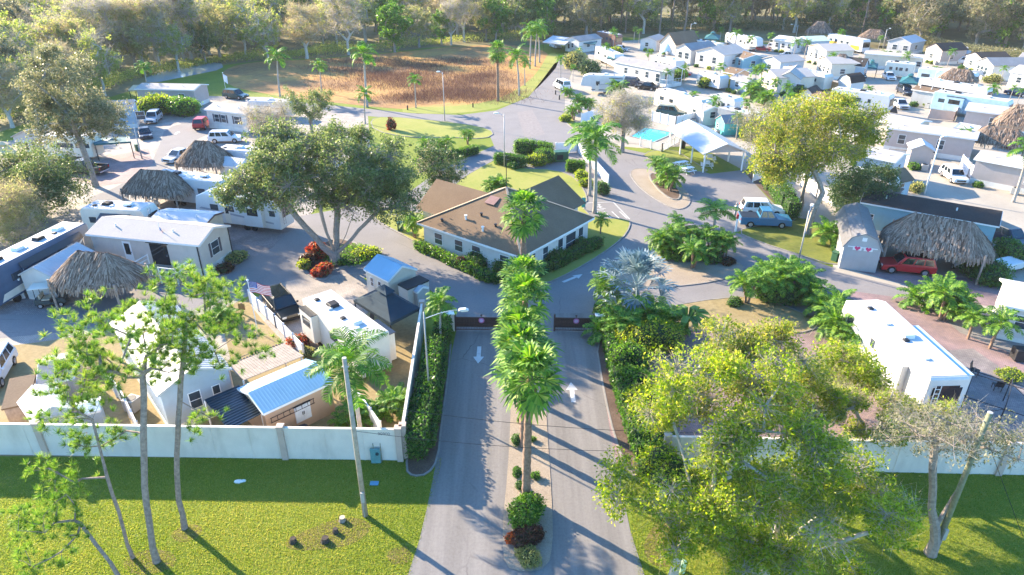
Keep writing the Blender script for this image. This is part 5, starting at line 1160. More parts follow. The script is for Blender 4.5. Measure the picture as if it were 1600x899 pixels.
for k in range(8): mb.bar((-1.7 + k * .42, 0, .0), (-1.7 + k * .42, 0, .38), .03)
mb.bar((-1.75, 0, .02), (1.3, 0, .02), .03); mb.bar((-1.75, 0, .38), (1.3, 0, .38), .03)
pw = P(437, 661); ow = Vector((math.cos(R(44)), math.sin(R(44)))); o = mb.build('wall_trellis', DARKM, None, (P(413, 645, 2.5).x + ow.x * 2.0 + .06, P(413, 645, 2.5).y + ow.y * 2.0 - .06, 1.55), R(44)); tag(o, 'dark metal ladder rack fixed to the peach outbuilding wall', 'rack')
def flag_pole(name, label, base, top_px, lean=0, r=.04, flag=None, ball=True):
    p = P(*base); h = height_at(p, top_px); t = thing(name, label, 'flagpole', p); mb = MB(); mb.tube([(0, 0, -.05), (0, 0, h)], [r, r * .7], 8); mb.build('pole', TRIM, t)
    if ball: mb = MB(); mb.dome((0, 0, h), .1, .1, .1); mb.dome((0, 0, h), .1, .1, -.1); mb.build('finial', TRIM, t)
    return t, h
FR = mat('flag_red', (.55, .05, .06), .8); FW = mat('flag_white', (.75, .74, .74), .8); FB = mat('flag_blue', (.05, .08, .28), .8)
def us_flag(parent, h, W=1.5, Hh=.85, ang=0, droop=.25):
    ca, sa = math.cos(ang), math.sin(ang)
    def pt(u, v): w = .10 * math.sin(u * 7 + v * 2) * u; return (ca * u * W - sa * w, sa * u * W + ca * w, h - v * Hh - droop * u * u + .05 * math.sin(u * 6))
    mb = MB()
    for s in range(13):
        for k in range(12):
            if k < 5 and s < 7: m = 2
            else: m = s % 2
            u0, u1, v0, v1 = k / 12, (k + 1) / 12, s / 13, (s + 1) / 13; mb.add([pt(u0, v1), pt(u1, v1), pt(u1, v0), pt(u0, v0)], [(0, 1, 2, 3)], m)
    o = mb.build('flag', [FR, FW, FB], parent); mb = MB()
    for r_ in range(5):
        for k in range(6):
            u, v = .03 + k * .062, .05 + r_ * .10; a_ = pt(u, v); mb.box(a_[0] - .02 , a_[1] - .014, a_[2] - .02, a_[0] + .02, a_[1] + .014, a_[2] + .02)
    mb.build('flag_star', FW, o)
t, h = flag_pole('flagpole', 'white flagpole flying a striped flag at the drive entrance', (403, 520), 438); us_flag(t, h - .15, 1.75, .95, R(-8))
t, h = flag_pole('flagpole', 'dark flagpole with striped and orange flags at the tan park home', (264, 416), 348, r=.035, ball=False); us_flag(t, h - .5, 1.0, 1.5, R(-40), .8)
mb = MB(); mb.add([(.1, -.02, h - 2.6), (.7, -.3, h - 3.0), (.8, -.35, h - 3.5), (.15, -.05, h - 3.2)], [(0, 1, 2, 3)]); mb.build('pennant', mat('orange_flag', (.65, .33, .10), .8), t)
t = thing('site_sign', 'small orange wooden sign post on the dry grass', 'sign', P(380, 492), R(-10)); mb = MB(); mb.box(-.3, -.04, .5, .3, .04, 1.1); mb.build('board', WOODO, t, bevel=.02); mb = MB(); mb.bar((0, .06, 0), (0, .06, 1.15), .1); mb.build('post', WOOD, t)

house('garden_shed', 'low grey roofed shed between the pines and the left edge car', 'shed', (62, 600), (112, 590), 2.1, 3.4, .5, S_TAUPE, R_GREY, .15, 0, vents=0)
house('lean_to', 'brown roofed lean-to left of the white gable shed', 'lean-to', (6, 640), (44, 632), 2.0, 3.0, .3, WOOD, R_BROWN, .1, 0, mono=True)
t = thing('log_pile', 'stacked brown logs beside the low grey roofed shed', 'log pile', P(132, 588), .3)
for k in range(9): mb = MB(); mb.tube([(-1.0, (k % 4) * .24 - .4 + (k // 4) * .1, .13 + (k // 4) * .21), (1.0, (k % 4) * .24 - .4 + (k // 4) * .1, .13 + (k // 4) * .21)], .12, 8); mb.build('log', BARKP, t)
# ---------------------------------------------------------------- right side, near
PINKH = mat('pink_heart', (.70, .05, .16), .6); PALEP = mat('pale_pink', (.75, .50, .56), .6)
def heart(mb, c, s, off, ux, uz, th=.01):
    pts = []
    for k in range(24):
        a = 2 * math.pi * k / 24; x = 16 * math.sin(a) ** 3 / 16; z = (13 * math.cos(a) - 5 * math.cos(2 * a) - 2 * math.cos(3 * a) - math.cos(4 * a)) / 16; pts.append(Vector(c) + ux * x * s + uz * z * s)
    n = ux.cross(uz).normalized(); mb.add([p + n * off for p in pts], [tuple(range(24))]); return mb
t, Ls = gambrel('barn_shed', 'grey barn-roofed shed with two pink heart signs on its gable', (1319, 385), (1377, 392), 2.35, 8.6, 1.45, S_GREY, R_GREY)
for x in (Ls * .36, Ls * .66):
    mb = MB(); mb.box(x - .38, -.05, 2.12, x + .38, -.005, 2.5); o = mb.build('heart_sign', TRIM, t); mb = MB(); heart(mb, (x, -.052, 2.32), .26, .002, Vector((1, 0, 0)), Vector((0, 0, 1))); mb.build('heart', PINKH, o)
tiki('thatched_hut', 'very large thatched hut sheltering the red suv', (41.0, 60.6), R(-32), 9.4, 6.4, 2.5, 5.0, 4.6, 5200, poles=6)
house('park_home', 'teal park home with dark shingle roof behind the large thatched hut', 'mobile home', (1348, 316), (1558, 353), 3.3, 4.4, .75, S_TEAL, R_DARK, .2, .5, wins=[(9.2, 1.7, .9, 2.6), (.6, .8, 1.4, 2.2), (5.5, 1.2, 1.3, 2.5)], endwins=[(1.2, 1.1, 1.2, 2.4)])
car_at('suv', 'red suv with black glass roof parked under the large thatched hut', 'car', (1414, 424), 166, 'suv', P_RED, L=4.7, W=1.9, H=1.75, roofm=GLASS)
golf_cart('golf_cart', 'golf cart with white front parked under the large thatched hut', P(1496, 416), R(-110), ACW, DARKM)
car_at('suv', 'dark suv parked behind the large thatched hut', 'car', (1573, 380), -75, 'suv', P_NAVY, L=4.6)
car_at('pickup_truck', 'blue pickup with black bed cover parked by the lawn', 'pickup', (1193, 352), -6, 'pickup', P_BLUE, L=5.5, W=1.95, H=1.95, cover=True)
car_at('suv', 'white suv parked just behind the blue pickup', 'car', (1189, 335), -6, 'suv', P_WHITE, L=4.8)
car_at('hatchback', 'white car facing the camera on the pale court', 'car', (1488, 281), -96, 'suv', P_WHITE, L=4.5, H=1.6)
p = P(1377, 400); t = thing('heart_flag', 'white flag with pink heart on a pole from the barn shed', 'flag', P(1379, 412)); mb = MB(); mb.tube([(0, 0, 0), (0, 0, 2.6), (1.7, -.25, 2.75)], .03, 6); mb.build('pole', TRIM, t)
mb = MB(); mb.add([(.8, -.12, 2.68), (1.65, -.25, 2.74), (1.65, -.3, 1.75), (1.2, -.25, 1.55), (.8, -.18, 1.7)], [(0, 4, 3, 2, 1)]); o = mb.build('flag', PALEP, t); mb = MB(); heart(mb, (1.22, -.24, 2.15), .3, .02, Vector((.99, -.14, 0)), Vector((0, 0, 1))); mb.build('heart', PINKH, o)
# big white fifth wheel
t = rv('fifth_wheel', 'long white fifth wheel trailer parked between palms on the near right', 'caravan', (1320, 460), (1453, 590), 3.85, 2.6, 'fifth', flip=True, L=11.4, slide=None, nac=1, windows=[(1.2, 2.0), (4.6, 5.5), (7.6, 8.3)], door=.62, vents=4, rear_window=False, ladder=False, stripes=[([(.6, 2.9), (3.6, 2.4), (3.6, 2.6), (1.2, 3.0)], GRY_), ([(6.3, 1.3), (10.8, 1.2), (10.8, 1.45), (6.6, 1.6)], GRY_)])
mb = MB(); mb.box(5.8, -.45, .85, 9.2, .01, 3.3); mb.build('slide_out', WHITE, t, bevel=.04); mb = MB(); mb.box(4.5, 2.59, .8, 10.6, 3.4, 3.45); mb.build('slide_out', WHITE, t, bevel=.04); mb = MB(); mb.box(4.4, 2.62, 3.46, 10.7, 3.42, 3.52); mb.build('slide_topper', mat('blue_topper', (.40, .52, .58), .5), t)
mb = MB(); mb.box(11.40, .35, 1.0, 11.43, 2.3, 3.1); mb.build('ramp_door', GLASS, t)
mb = MB()
for y in (.45, .80): mb.bar((11.5, y, 1.2), (11.5, y, 3.3), .04)
for k in range(6): mb.bar((11.5, .45, 1.3 + k * .35), (11.5, .80, 1.3 + k * .35), .035)
mb.build('ladder', TRIM, t)
t = house('park_home', 'white house with blue window at the right picture edge', 'mobile home', (1577, 478), (1690, 500), 3.0, 5, .7, S_WHITE, ROOFW, .25, .4, wins=[(.7, 1.1, 1.2, 2.4), (2.6, 1.1, 1.2, 2.4)], endwins=[])
t = thing('air_conditioner', 'dark grey air conditioner unit beside the white house', 'air conditioner', P(1590, 562), R(-10)); mb = MB(); mb.box(-.45, -.45, .05, .45, .45, 1.0); mb.build('casing', DARKM, t, bevel=.04); mb = MB(); mb.disc((0, 0, 1.01), .34, .03, 18); mb.build('fan_grille', BLACKP, t)
t = thing('hoop_shelter', 'bare black arched carport frame on the pavers', 'carport frame', P(1562, 648), R(-38))
for i, x in enumerate((-2.2, 0, 2.2)):
    mb = MB(); mb.tube([(x, -1.9, -.05), (x, -1.9, 1.7)] + [(x, -1.9 * math.cos(k * math.pi / 8), 1.7 + .7 * math.sin(k * math.pi / 8)) for k in range(1, 8)] + [(x, 1.9, 1.7), (x, 1.9, -.05)], .035, 6); mb.build('hoop', DARKM, t)
mb = MB()
for y, z in ((-1.9, 1.6), (1.9, 1.6), (0, 2.4)): mb.tube([(-2.2, y, z), (2.2, y, z)], .03, 6)
mb.tube([(-2.2, -1.9, 0), (0, -1.9, 1.6)], .02, 5); mb.tube([(2.2, 1.9, 0), (0, 1.9, 1.6)], .02, 5); mb.build('rail', DARKM, t)
t = thing('utility_trailer', 'small white covered boat on trailer by the bushes', 'trailer', P(1566, 425), R(20)); mb = MB(); mb.side([(-1.6, .5), (1.5, .45), (2.1, 1.0), (1.3, 1.15), (-1.5, 1.1)], -.8, .8); mb.build('hull', WHITE, t, bevel=.1); mb = MB(); mb.bar((-1.5, 0, .4), (2.8, 0, .4), .1); mb.build('frame', DARKM, t)
for s in (-1, 1): wheel(t, -.3, s * .85, .3, .18)

# ---------------------------------------------------------------- pool corner
t = house('pool_pavilion', 'open white gabled pool pavilion with tables beneath', 'pavilion', (1101, 240), (1165, 237), 2.7, 13, 1.15, S_WHITE, R_WHITEM, .3, 0, ridge_along=False)
for c in list(t.children):
    if c.name.startswith('wall'): bpy.data.objects.remove(c)
Lp = (P(1165, 237, 2.7) - P(1101, 240, 2.7)).length; mb = MB(); mb.add([(0, .02, 2.72), (Lp, .02, 2.72), (Lp / 2, .02, 3.78), (0, .1, 2.72), (Lp, .1, 2.72), (Lp / 2, .1, 3.78)], [(0, 1, 2), (5, 4, 3)]); mb.build('gable', S_TAUPE, t)
for x in (.15, Lp - .15):
    for y in (.1, 4.3, 8.6, 12.9): mb = MB(); mb.bar((x, y, 0), (x, y, 2.75), .16); mb.build('post', TRIM, t)
tp = t.matrix_basis.copy(); M4 = Matrix.Translation(t.location) @ Matrix.Rotation(t.rotation_euler.z, 4, 'Z')
for k, lb in enumerate(('pale picnic table at the front end of the pool pavilion', 'pale picnic table just behind the front one in the pavilion', 'white picnic table on the sand left of the pavilion', 'white picnic table nearest the round palm island')):
    v = M4 @ Vector(((1.6, 2.2, 0), (3.2, 5.0, 0), (-1.8, 3.0, 0), (-2.0, .3, 0))[k]); picnic_table(lb, (v.x, v.y, .01), t.rotation_euler.z + (.3 if k > 1 else 1.2), ACW, 'picnic tables at the pool pavilion')
pw = [P(985, 214), P(1006, 200), P(1054, 209), P(1022, 223)]
sheet('pool_deck', [(960, 222), (1000, 190), (1095, 200), (1100, 226), (1062, 222), (1034, 238), (1000, 226)], .05, CONC, 0)
ring('pool_coping', None, .35, .052, .12, KERB, 0, world_pts=pw); sheet('pool_water', None, .075, mat('pool_water', (.02, .42, .46), .05, var=.15, scale=.6, spec=.7, bump=.15, bscale=2), 0, kind='structure', world_pts=pw)
fence('pool_fence', 'white picket fence round the near side of the pool', [P(1000, 229), P(1034, 238), P(1062, 223), P(1098, 226)], 1.3, VINYL, 2.0, picket=True)
fence('pool_fence', 'white solid fence between the pool and the dark suv', [P(1018, 190), P(1055, 199), P(1092, 190), (P(1100, 196))], 1.7, VINYL, 2.0)
fence('pool_fence', 'white fence panel left of the grey weeping tree', [P(908, 193), P(938, 184), P(955, 178)], 1.6, VINYL, 2.2)
car_at('suv', 'dark green suv behind the white pool fence', 'car', (1048, 182), -22, 'suv', P_TEAL, L=5.1, H=1.9)
t = thing('pool_umbrella', 'dark folded umbrella standing by the pool', 'umbrella', P(1064, 210)); mb = MB(); mb.tube([(0, 0, 0), (0, 0, 2.3)], .03, 6); mb.build('pole', DARKM, t); mb = MB(); mb.tube([(0, 0, .9), (0, 0, 1.2), (0, 0, 2.2)], [.12, .18, .03], 8); mb.build('canopy', DARKM, t)
t = thing('waste_bin', 'black bin at the pool fence corner', 'bin', P(1067, 232)); mb = MB(); mb.tube([(0, 0, 0), (0, 0, 1.1)], [.3, .36], 12); mb.build('bin_body', BLACKP, t); mb = MB(); mb.dome((0, 0, 1.1), .37, .37, .15); mb.build('lid', BLACKP, t)
t = thing('waste_bin', 'dark green wheeled bin on the shaded lawn by the clubhouse', 'bin', P(626, 361)); mb = MB(); mb.prism([(-.28, -.3), (.28, -.3), (.32, .3), (-.32, .3)], .05, .95); mb.build('bin_body', mat('green_bin', (.03, .10, .05), .5), t, bevel=.03); mb = MB(); mb.box(-.34, -.34, .952, .34, .36, 1.02); mb.build('lid', mat('green_bin', (.03, .10, .05), .5), t)
fence('white_fence', 'white fence screening the generator beside the clubhouse lawn', [P(868, 240), P(902, 238), P(925, 262), P(950, 292)], 1.5, VINYL, 2.4)
fence('white_fence', 'white fence panel at the corner of the parking area', [P(1176, 285), P(1192, 279)], 2.2, VINYL)
t = thing('generator', 'dark green generator box between the hedges', 'generator', P(876, 252), R(10)); mb = MB(); mb.box(-1.0, -.6, .05, 1.0, .6, 1.5); mb.build('casing', mat('green_bin', (.03, .10, .05), .5), t, bevel=.05); mb = MB(); mb.box(-.7, -.62, .4, .2, -.601, 1.1); mb.build('grille', BLACKP, t)
t = thing('bay_sign', 'teal parking sign board standing in the marked bay', 'sign', P(913, 328)); mb = MB(); mb.box(-.35, -.03, .3, .1, .03, 1.5); mb.build('board', mat('teal_board', (.03, .28, .33), .4), t, bevel=.02); mb = MB(); mb.bar((-.12, .05, 0), (-.12, .05, 1.6), .06); mb.build('post', ACW, t)
t = house('playhouse', 'turquoise gabled playhouse near the pool pavilion', 'playhouse', (1119, 186), (1133, 193), 2.0, 4.2, .9, mat('turquoise_wall', (.10, .55, .52), .5, siding=5), R_GREY, .15, 0, ridge_along=False, wins=[(.5, .6, .7, 1.5)])

# ---------------------------------------------------------------- right side, the far rows
def H(label, a, b, ze, W, ridge=.7, wall=S_WHITE, roof=R_GREY, across=False, name='park_home', cat='mobile home', w=None, e=None, d=(), **k):
    L = (P(*b, ze) - P(*a, ze)).length
    if w is None: w = [(L * .15, 1.0, 1.2, 2.4), (L * .45, 1.0, 1.2, 2.4), (L * .75, 1.0, 1.2, 2.4)] if L > 6 else [(L * .3, L * .22, 1.1, 2.2)]
    if e is None: e = [(W * .35, min(1.2, W * .3), 1.2, 2.3)]
    return house(name, label, cat, a, b, ze, W, ridge, wall, roof, wins=w, endwins=e, doors=d, ridge_along=not across, **k)
H('long pale grey park home with open porch behind the weeping tree', (960, 96), (1044, 112), 3.4, 4.6, .8, S_WHITE, R_GREY, open_end=2.2, w=[(3.2, 1, 1.3, 2.6), (6.5, 1, 1.6, 2.5), (9.5, 1, 1.3, 2.6), (12.5, 1.2, .9, 2.6)])
rv('fifth_wheel', 'pale fifth wheel with dark swoosh beside the avenue', 'caravan', (908, 117), (975, 120), 3.7, 2.5, 'fifth', flip=True, nac=1, slide=[(5.6, 8.4)], windows=[(3, 3.8), (9, 9.7)], stripes=[([(2.4, 1.6), (6, 2.2), (8, 2.9), (5.8, 2.4)], GRY_), ([(2.2, .85), (9, .9), (9, 1.05), (2.2, 1.0)], BLK)])
car_at('van', 'white van parked at the avenue edge before the palm row', 'van', (878, 140), 110, 'van', P_WHITE, L=5.2, H=2.1)
rv('travel_trailer', 'long cream roofed trailer behind the white pool fence', 'caravan', (1023, 139), (1098, 158), 3.5, 2.6, 'trailer', col=CREAM, nac=1, windows=[(1.5, 2.6), (4, 5)])
H('small white shed with twin dark windows at the cream trailer', (1047, 146), (1064, 148), 2.5, 2.6, .7, S_WHITE, R_GREY, True, 'garden_shed', 'shed', w=[(.5, .5, 1.2, 2.0), (1.6, .5, 1.2, 2.0)], skirt=0)
rv('travel_trailer', 'white trailer with dark front window right of the cream trailer', 'caravan', (1108, 148), (1150, 156), 3.4, 2.5, 'trailer', nac=1)
H('white shed with grey roof by the pool fence', (1076, 164), (1100, 174), 2.5, 3.5, .6, S_WHITE, R_GREY, False, 'garden_shed', 'shed', skirt=0)
rv('motorhome', 'dark teal motorhome with pale roof below the bright palms', 'motorhome', (1122, 168), (1200, 186), 3.3, 2.5, 'coach', col=mat('slate_body', (.22, .24, .27), .4), nac=2)
H('white end-gabled house with carport beside the far palms', (884, 62), (905, 65), 3.0, 9, .9, S_WHITE, R_GREY, True, d=[(.8, .9, .1, 2.1)], w=[(2.2, .8, 1.2, 2.4)])
canopy('carport', 'flat white carport attached to the far left house', [tuple(P(848, 65, 2.8)[:2]), tuple(P(882, 69, 2.8)[:2]), tuple(P(896, 59, 2.8)[:2]), tuple(P(864, 55, 2.8)[:2])], 2.7, 2.95, ROOFW, 'carport', vent=False)
canopy('screen_porch', 'dark screened porch right of the far left house', [tuple(P(906, 66, 2.6)[:2]), tuple(P(930, 68, 2.6)[:2]), tuple(P(936, 60, 2.6)[:2]), tuple(P(912, 58, 2.6)[:2])], 2.5, 2.8, TEALC, 'porch', vent=False)
car_at('sedan', 'white car parked under the flat white carport', 'car', (868, 75), -70, 'sedan', P_WHITE, L=4.6, H=1.5)
rv('motorhome', 'brown and black motorhome at the far wood edge', 'motorhome', (932, 49), (962, 55), 3.6, 2.5, 'coach', col=mat('brown_body', (.25, .13, .10), .4), nac=2)
rv('travel_trailer', 'white trailer with orange cover below the brown motorhome', 'caravan', (930, 72), (960, 86), 3.3, 2.5, 'trailer', nac=1)
canopy('carport', 'teal canopy beside the orange covered trailer', [tuple(P(948, 90, 2.6)[:2]), tuple(P(964, 92, 2.6)[:2]), tuple(P(968, 84, 2.6)[:2]), tuple(P(952, 83, 2.6)[:2])], 2.5, 3.0, TEALC, 'carport', vent=False)
H('white gabled house between the two bright orange-skirted palms', (1001, 62), (1026, 64), 2.8, 7, .8, S_WHITE, R_PALE, True)
H('brown hip roofed house at the wood edge', (1032, 66), (1056, 70), 2.8, 9, 2.6, S_CREAM, R_BROWN, True)
t = thing('satellite_tent', 'pale blue domed tent below the brown roofed house', 'tent', P(1045, 84)); mb = MB(); mb.dome((0, 0, 0), 2.4, 2.4, 3.6, 16, 6); mb.build('tent_skin', mat('pale_blue_nylon', (.40, .58, .70), .5), t, smooth=True); mb = MB(); mb.tube([(0, 0, 3.5), (0, 0, 3.9)], .05, 6); mb.build('pole', DARKM, t)
rv('travel_trailer', 'white trailer with dark doors left of the twin gabled houses', 'caravan', (1018, 87), (1056, 96), 3.2, 2.5, 'box', nac=2)
H('first white gabled house left of its twin with dark roof', (1057, 75), (1080, 79), 3.5, 9, 1.2, S_WHITE, R_GREY, True, w=[(.8, 1.4, 1.3, 2.8), (3.0, 1.4, 1.3, 2.8)])
H('second white gabled house with blue shadowed front', (1088, 80), (1132, 87), 3.5, 9, 1.3, S_WHITE, R_PALE, True, w=[(1.2, 1.2, 1.3, 2.8), (5, 1.2, 1.3, 2.8)])
H('tan roofed annex right of the twin gabled houses', (1134, 84), (1162, 92), 2.9, 6, .8, S_TEAL, R_BROWN)
rv('travel_trailer', 'cream trailer roof behind the twin gabled houses', 'caravan', (1084, 62), (1120, 69), 3.3, 2.5, 'box', col=CREAM, nac=2)
canopy('gazebo', 'teal peaked gazebo at the wood edge', [tuple(P(1100, 60, 2.5)[:2]), tuple(P(1124, 61, 2.5)[:2]), tuple(P(1126, 55, 2.5)[:2]), tuple(P(1104, 54, 2.5)[:2])], 2.4, 3.8, TEALC)
rv('fifth_wheel', 'white fifth wheel with two dark windows near the red car', 'caravan', (1152, 55), (1184, 60), 3.8, 2.5, 'fifth', nac=2)
rv('travel_trailer', 'small white camper at the end of the far lane', 'caravan', (1134, 51), (1150, 56), 3.2, 2.4, 'trailer', nac=1)
H('long white roofed garage block in front of the red car', (1150, 84), (1178, 90), 2.8, 4, .5, S_WHITE, ROOFW, name='garage', cat='garage')
car_at('sedan', 'red sedan parked in the far lane', 'car', (1189, 80), -15, 'sedan', P_RED, L=4.8, H=1.5)
car_at('suv', 'white suv beside the red sedan in the far lane', 'car', (1212, 78), -30, 'suv', P_WHITE)
H('white roofed house behind the red sedan', (1208, 62), (1240, 66), 3.0, 6, .8, S_WHITE, ROOFW)
H('blue-ended white house right of the red sedan', (1192, 92), (1220, 98), 3.0, 7, .9, S_BLUE, R_PALE, True)
H('peach roofed cabin between twin houses and bright palms', (1130, 112), (1150, 116), 2.6, 4, .7, S_PEACH, R_BROWN, False, 'cabin', 'cabin')
rv('travel_trailer', 'white boat-like trailer with dark windows below the twin houses', 'caravan', (1090, 112), (1126, 120), 3.0, 2.5, 'trailer', nac=1)
H('blue shed beside a white round sign board', (1142, 122), (1168, 128), 2.6, 3, .6, S_BLUE, R_GREY, False, 'garden_shed', 'shed', skirt=0)
t = thing('round_board', 'white round board leaning on the blue shed', 'board', P(1153, 140), R(-25)); mb = MB(); mb.disc((0, -.1, 1.2), 1.15, .06, 24, 'y'); mb.build('board_face', ACW, t); mb = MB(); mb.bar((0, 0, 0), (0, 0, 1.2), .08); mb.build('post', WOOD, t)
H('cream house with blue shadowed roof, front of the far rows', (1188, 112), (1216, 122), 3.4, 8, 1.0, S_CREAM, R_PALE, True)
H('white house with wide white gable and grey front', (1216, 121), (1250, 124), 3.3, 9, 1.2, S_WHITE, R_PALE, True, w=[(1.0, 1.6, 1, 2.4), (3.6, 1.6, 1, 2.4)])
H('tall cream house beside the fan palms', (1264, 72), (1292, 80), 3.6, 7, 1.0, S_CREAM, R_PALE, True)
H('second tall cream house stepping down below the first', (1279, 92), (1300, 100), 3.4, 6, .9, S_CREAM, R_PALE, True)
H('pale house at the far lane below the street lamp', (1244, 60), (1266, 65), 3.0, 6, .8, S_BLUE, mat('mint_roof', (.50, .60, .54), .6), True)
tiki('thatched_hut', 'thatched peaked hut beside the yellow and white bus', P(1277, 64).to_2d(), R(-20), 7.5, 7, 2.6, 5.6, 1.5, 1200, posts=True)
t = rv('bus', 'yellow and white converted bus at the wood edge', 'bus', (1294, 53), (1350, 63), 3.6, 2.5, 'coach', nac=0, windows=[(.8, 2), (3, 4), (5.2, 6.2), (7.4, 8.4)], door=None, stripes=[([(.05, .8), (4.0, .8), (4.0, 2.0), (.05, 2.0)], mat('bus_yellow', (.62, .36, .03), .4)), ([(9.2, .8), (12.5, .8), (12.5, 1.9), (9.2, 1.9)], mat('bus_yellow', (.62, .36, .03), .4))])
tiki('thatched_hut', 'low thatched hut right of the converted bus', P(1362, 72).to_2d(), R(-30), 8, 6, 2.4, 4.6, 2.5, 1000)
H('long windowless beige park home in the far rows', (1352, 84), (1442, 91), 3.2, 5, .3, S_CREAM, R_PALE, w=[(11, 1.2, 1.2, 2.4)])
H('grey gabled house with white roof at the wood edge', (1388, 64), (1424, 68), 3.0, 8, 1.2, S_GREY, R_WHITEM, True, w=[(1.4, 1.3, 1, 2.3), (4.2, 1.3, 1, 2.3)])
H('pinkish house with dark roof and screened porch at the wood edge', (1448, 74), (1473, 79), 3.4, 7, 1.3, S_TAUPE, R_DARK, True)
canopy('screen_porch', 'dark screened porch on the pinkish wood edge house', [tuple(P(1474, 80, 2.6)[:2]), tuple(P(1492, 82, 2.6)[:2]), tuple(P(1494, 74, 2.6)[:2]), tuple(P(1478, 72, 2.6)[:2])], 2.5, 2.9, mat('grey_canvas', (.36, .40, .38), .7), 'porch', vent=False)
canopy('gazebo', 'bright white canopy at the wood edge', [tuple(P(1498, 84, 2.3)[:2]), tuple(P(1516, 86, 2.3)[:2]), tuple(P(1518, 79, 2.3)[:2]), tuple(P(1502, 78, 2.3)[:2])], 2.2, 3.4, ROOFW)
car_at('suv', 'white suv beside the bright white canopy', 'car', (1503, 100), 160, 'suv', P_WHITE)
H('white house with dark roof behind the many-windowed gable', (1510, 86), (1535, 92), 3.1, 7, 1.0, S_WHITE, R_DARK, True)
H('white many-windowed gabled house with long blue-grey roof', (1527, 96), (1553, 103), 3.2, 12, 1.2, S_WHITE, R_GREY, True, w=[(.5, 1.0, .9, 2.6), (1.8, 1.0, .9, 2.6), (3.2, 1.0, .9, 2.6)])
H('white house at the upper right picture edge', (1580, 112), (1660, 124), 3.2, 6, 1.0, S_WHITE, R_PALE, False)
H('white outbuilding below the upper right edge house', (1592, 92), (1650, 98), 3.2, 6, 1.0, S_WHITE, R_GREY, False)
fence('white_fence', 'white fence in front of the many-windowed gabled house', [P(1512, 122), P(1560, 124), P(1592, 112)], 1.6, VINYL, 2.6)
H('black roofed barn with pale blue wall', (1320, 101), (1350, 104), 3.0, 4, 1.3, S_BLUE, R_DARK, False, 'barn', 'barn', skirt=0)
canopy('gazebo', 'teal gazebo right of the black roofed barn', [tuple(P(1350, 104, 2.4)[:2]), tuple(P(1371, 106, 2.4)[:2]), tuple(P(1373, 99, 2.4)[:2]), tuple(P(1354, 97, 2.4)[:2])], 2.3, 3.4, TEALC)
t = gambrel('barn_shed', 'white barn-roofed shed with black roof by the orange fence', (1310, 126), (1330, 130), 2.4, 4, 1.4, S_WHITE, R_DARK)
fence('wood_fence', 'orange timber fence beside the barn-roofed white shed', [P(1252, 133), P(1280, 138), P(1306, 146)], 2.0, WOODO, 2.5, cap=False)
H('small white gabled cabin with black roof below the orange fence', (1250, 146), (1272, 149), 2.6, 4, 1.0, S_WHITE, R_DARK, True, 'cabin', 'cabin')
H('white annex with brown mansard roof by the black roofed cabin', (1268, 150), (1300, 158), 2.7, 4, .5, S_WHITE, R_BROWN, False, 'annex', 'annex')
tiki('thatched_hut', 'tan thatched hut behind the orange timber fence', P(1310, 120).to_2d(), R(-30), 5, 5, 2.4, 5, 1, 900)
rv('travel_trailer', 'cream trailer with black awning arm above the orange fence', 'caravan', (1222, 104), (1290, 118), 3.4, 2.5, 'trailer', col=CREAM, nac=1, windows=[(2, 2.8), (8.5, 9.5)], door=None)
rv('motorhome', 'white motorhome with twin dark slides above the yellow tree', 'motorhome', (1300, 138), (1393, 151), 3.5, 2.5, 'coach', nac=3, windows=[(2.0, 3.6), (3.8, 5.4), (6.6, 7.1)], stripes=[([(6.2, 1.0), (9.0, .9), (11, 1.3), (9, 1.1)], GRY_), ([(10.4, .8), (12.0, .8), (11.4, 2.2)], BLK)])
H('brown walled hut with peach roof above the yellow tree', (1270, 165), (1305, 170), 2.6, 4, .8, mat('dark_brown_wall', (.16, .09, .07), .8), R_BROWN, False, 'hut', 'hut', w=(), skirt=0)
H('long beige park home half hidden by the yellow tree', (1306, 176), (1428, 199), 3.3, 5.5, .5, S_CREAM, R_PALE)
rv('travel_trailer', 'tan trailer beside the low retaining wall', 'caravan', (1385, 97), (1430, 101), 3.3, 2.5, 'box', col=CREAM, nac=2)
canopy('gazebo', 'teal canopy sheltering a red chair by the dark suv', [tuple(P(1405, 128, 2.4)[:2]), tuple(P(1434, 130, 2.4)[:2]), tuple(P(1437, 121, 2.4)[:2]), tuple(P(1410, 119, 2.4)[:2])], 2.3, 3.4, TEALC)
car_at('suv', 'dark suv facing the camera below the teal canopy', 'car', (1413, 147), -95, 'suv', P_NAVY)
H('grey box cabin with tan plank roof beside the dark suv', (1427, 140), (1460, 145), 2.8, 3.4, .4, S_GREY, R_BROWN, False, 'cabin', 'cabin', w=(), e=(), skirt=0)
rv('motorhome', 'pale blue motorhome with paired dark windows in the far rows', 'motorhome', (1436, 106), (1526, 117), 3.6, 2.5, 'coach', col=mat('pale_blue_body', (.45, .56, .62), .35), nac=1, windows=[(.8, 2.4), (6.2, 7.8), (8.2, 10.0)], door=None)
rv('motorhome', 'white motorhome with rounded dark cab behind the thatched ridge', 'motorhome', (1438, 123), (1546, 140), 3.4, 2.5, 'coach', col=WHITE, nac=3, stripes=[([(.5, 1.2), (12.5, 1.0), (12.5, 2.2), (.5, 2.4)], BLK)], windows=[])
tiki('thatched_hut', 'pale thatched hut between the two long motorhomes', P(1492, 142).to_2d(), R(-40), 7, 5, 2.4, 4.4, 3, 1000)
rv('motorhome', 'sky blue motorhome with white roof in the middle of the right rows', 'motorhome', (1460, 143), (1580, 160), 3.6, 2.5, 'coach', col=mat('sky_blue_body', (.36, .52, .60), .35), nac=2, windows=[(1.0, 2.6), (6.6, 7.8), (9, 10.2)], slide=[(2.2, 5.2)], door=.42)
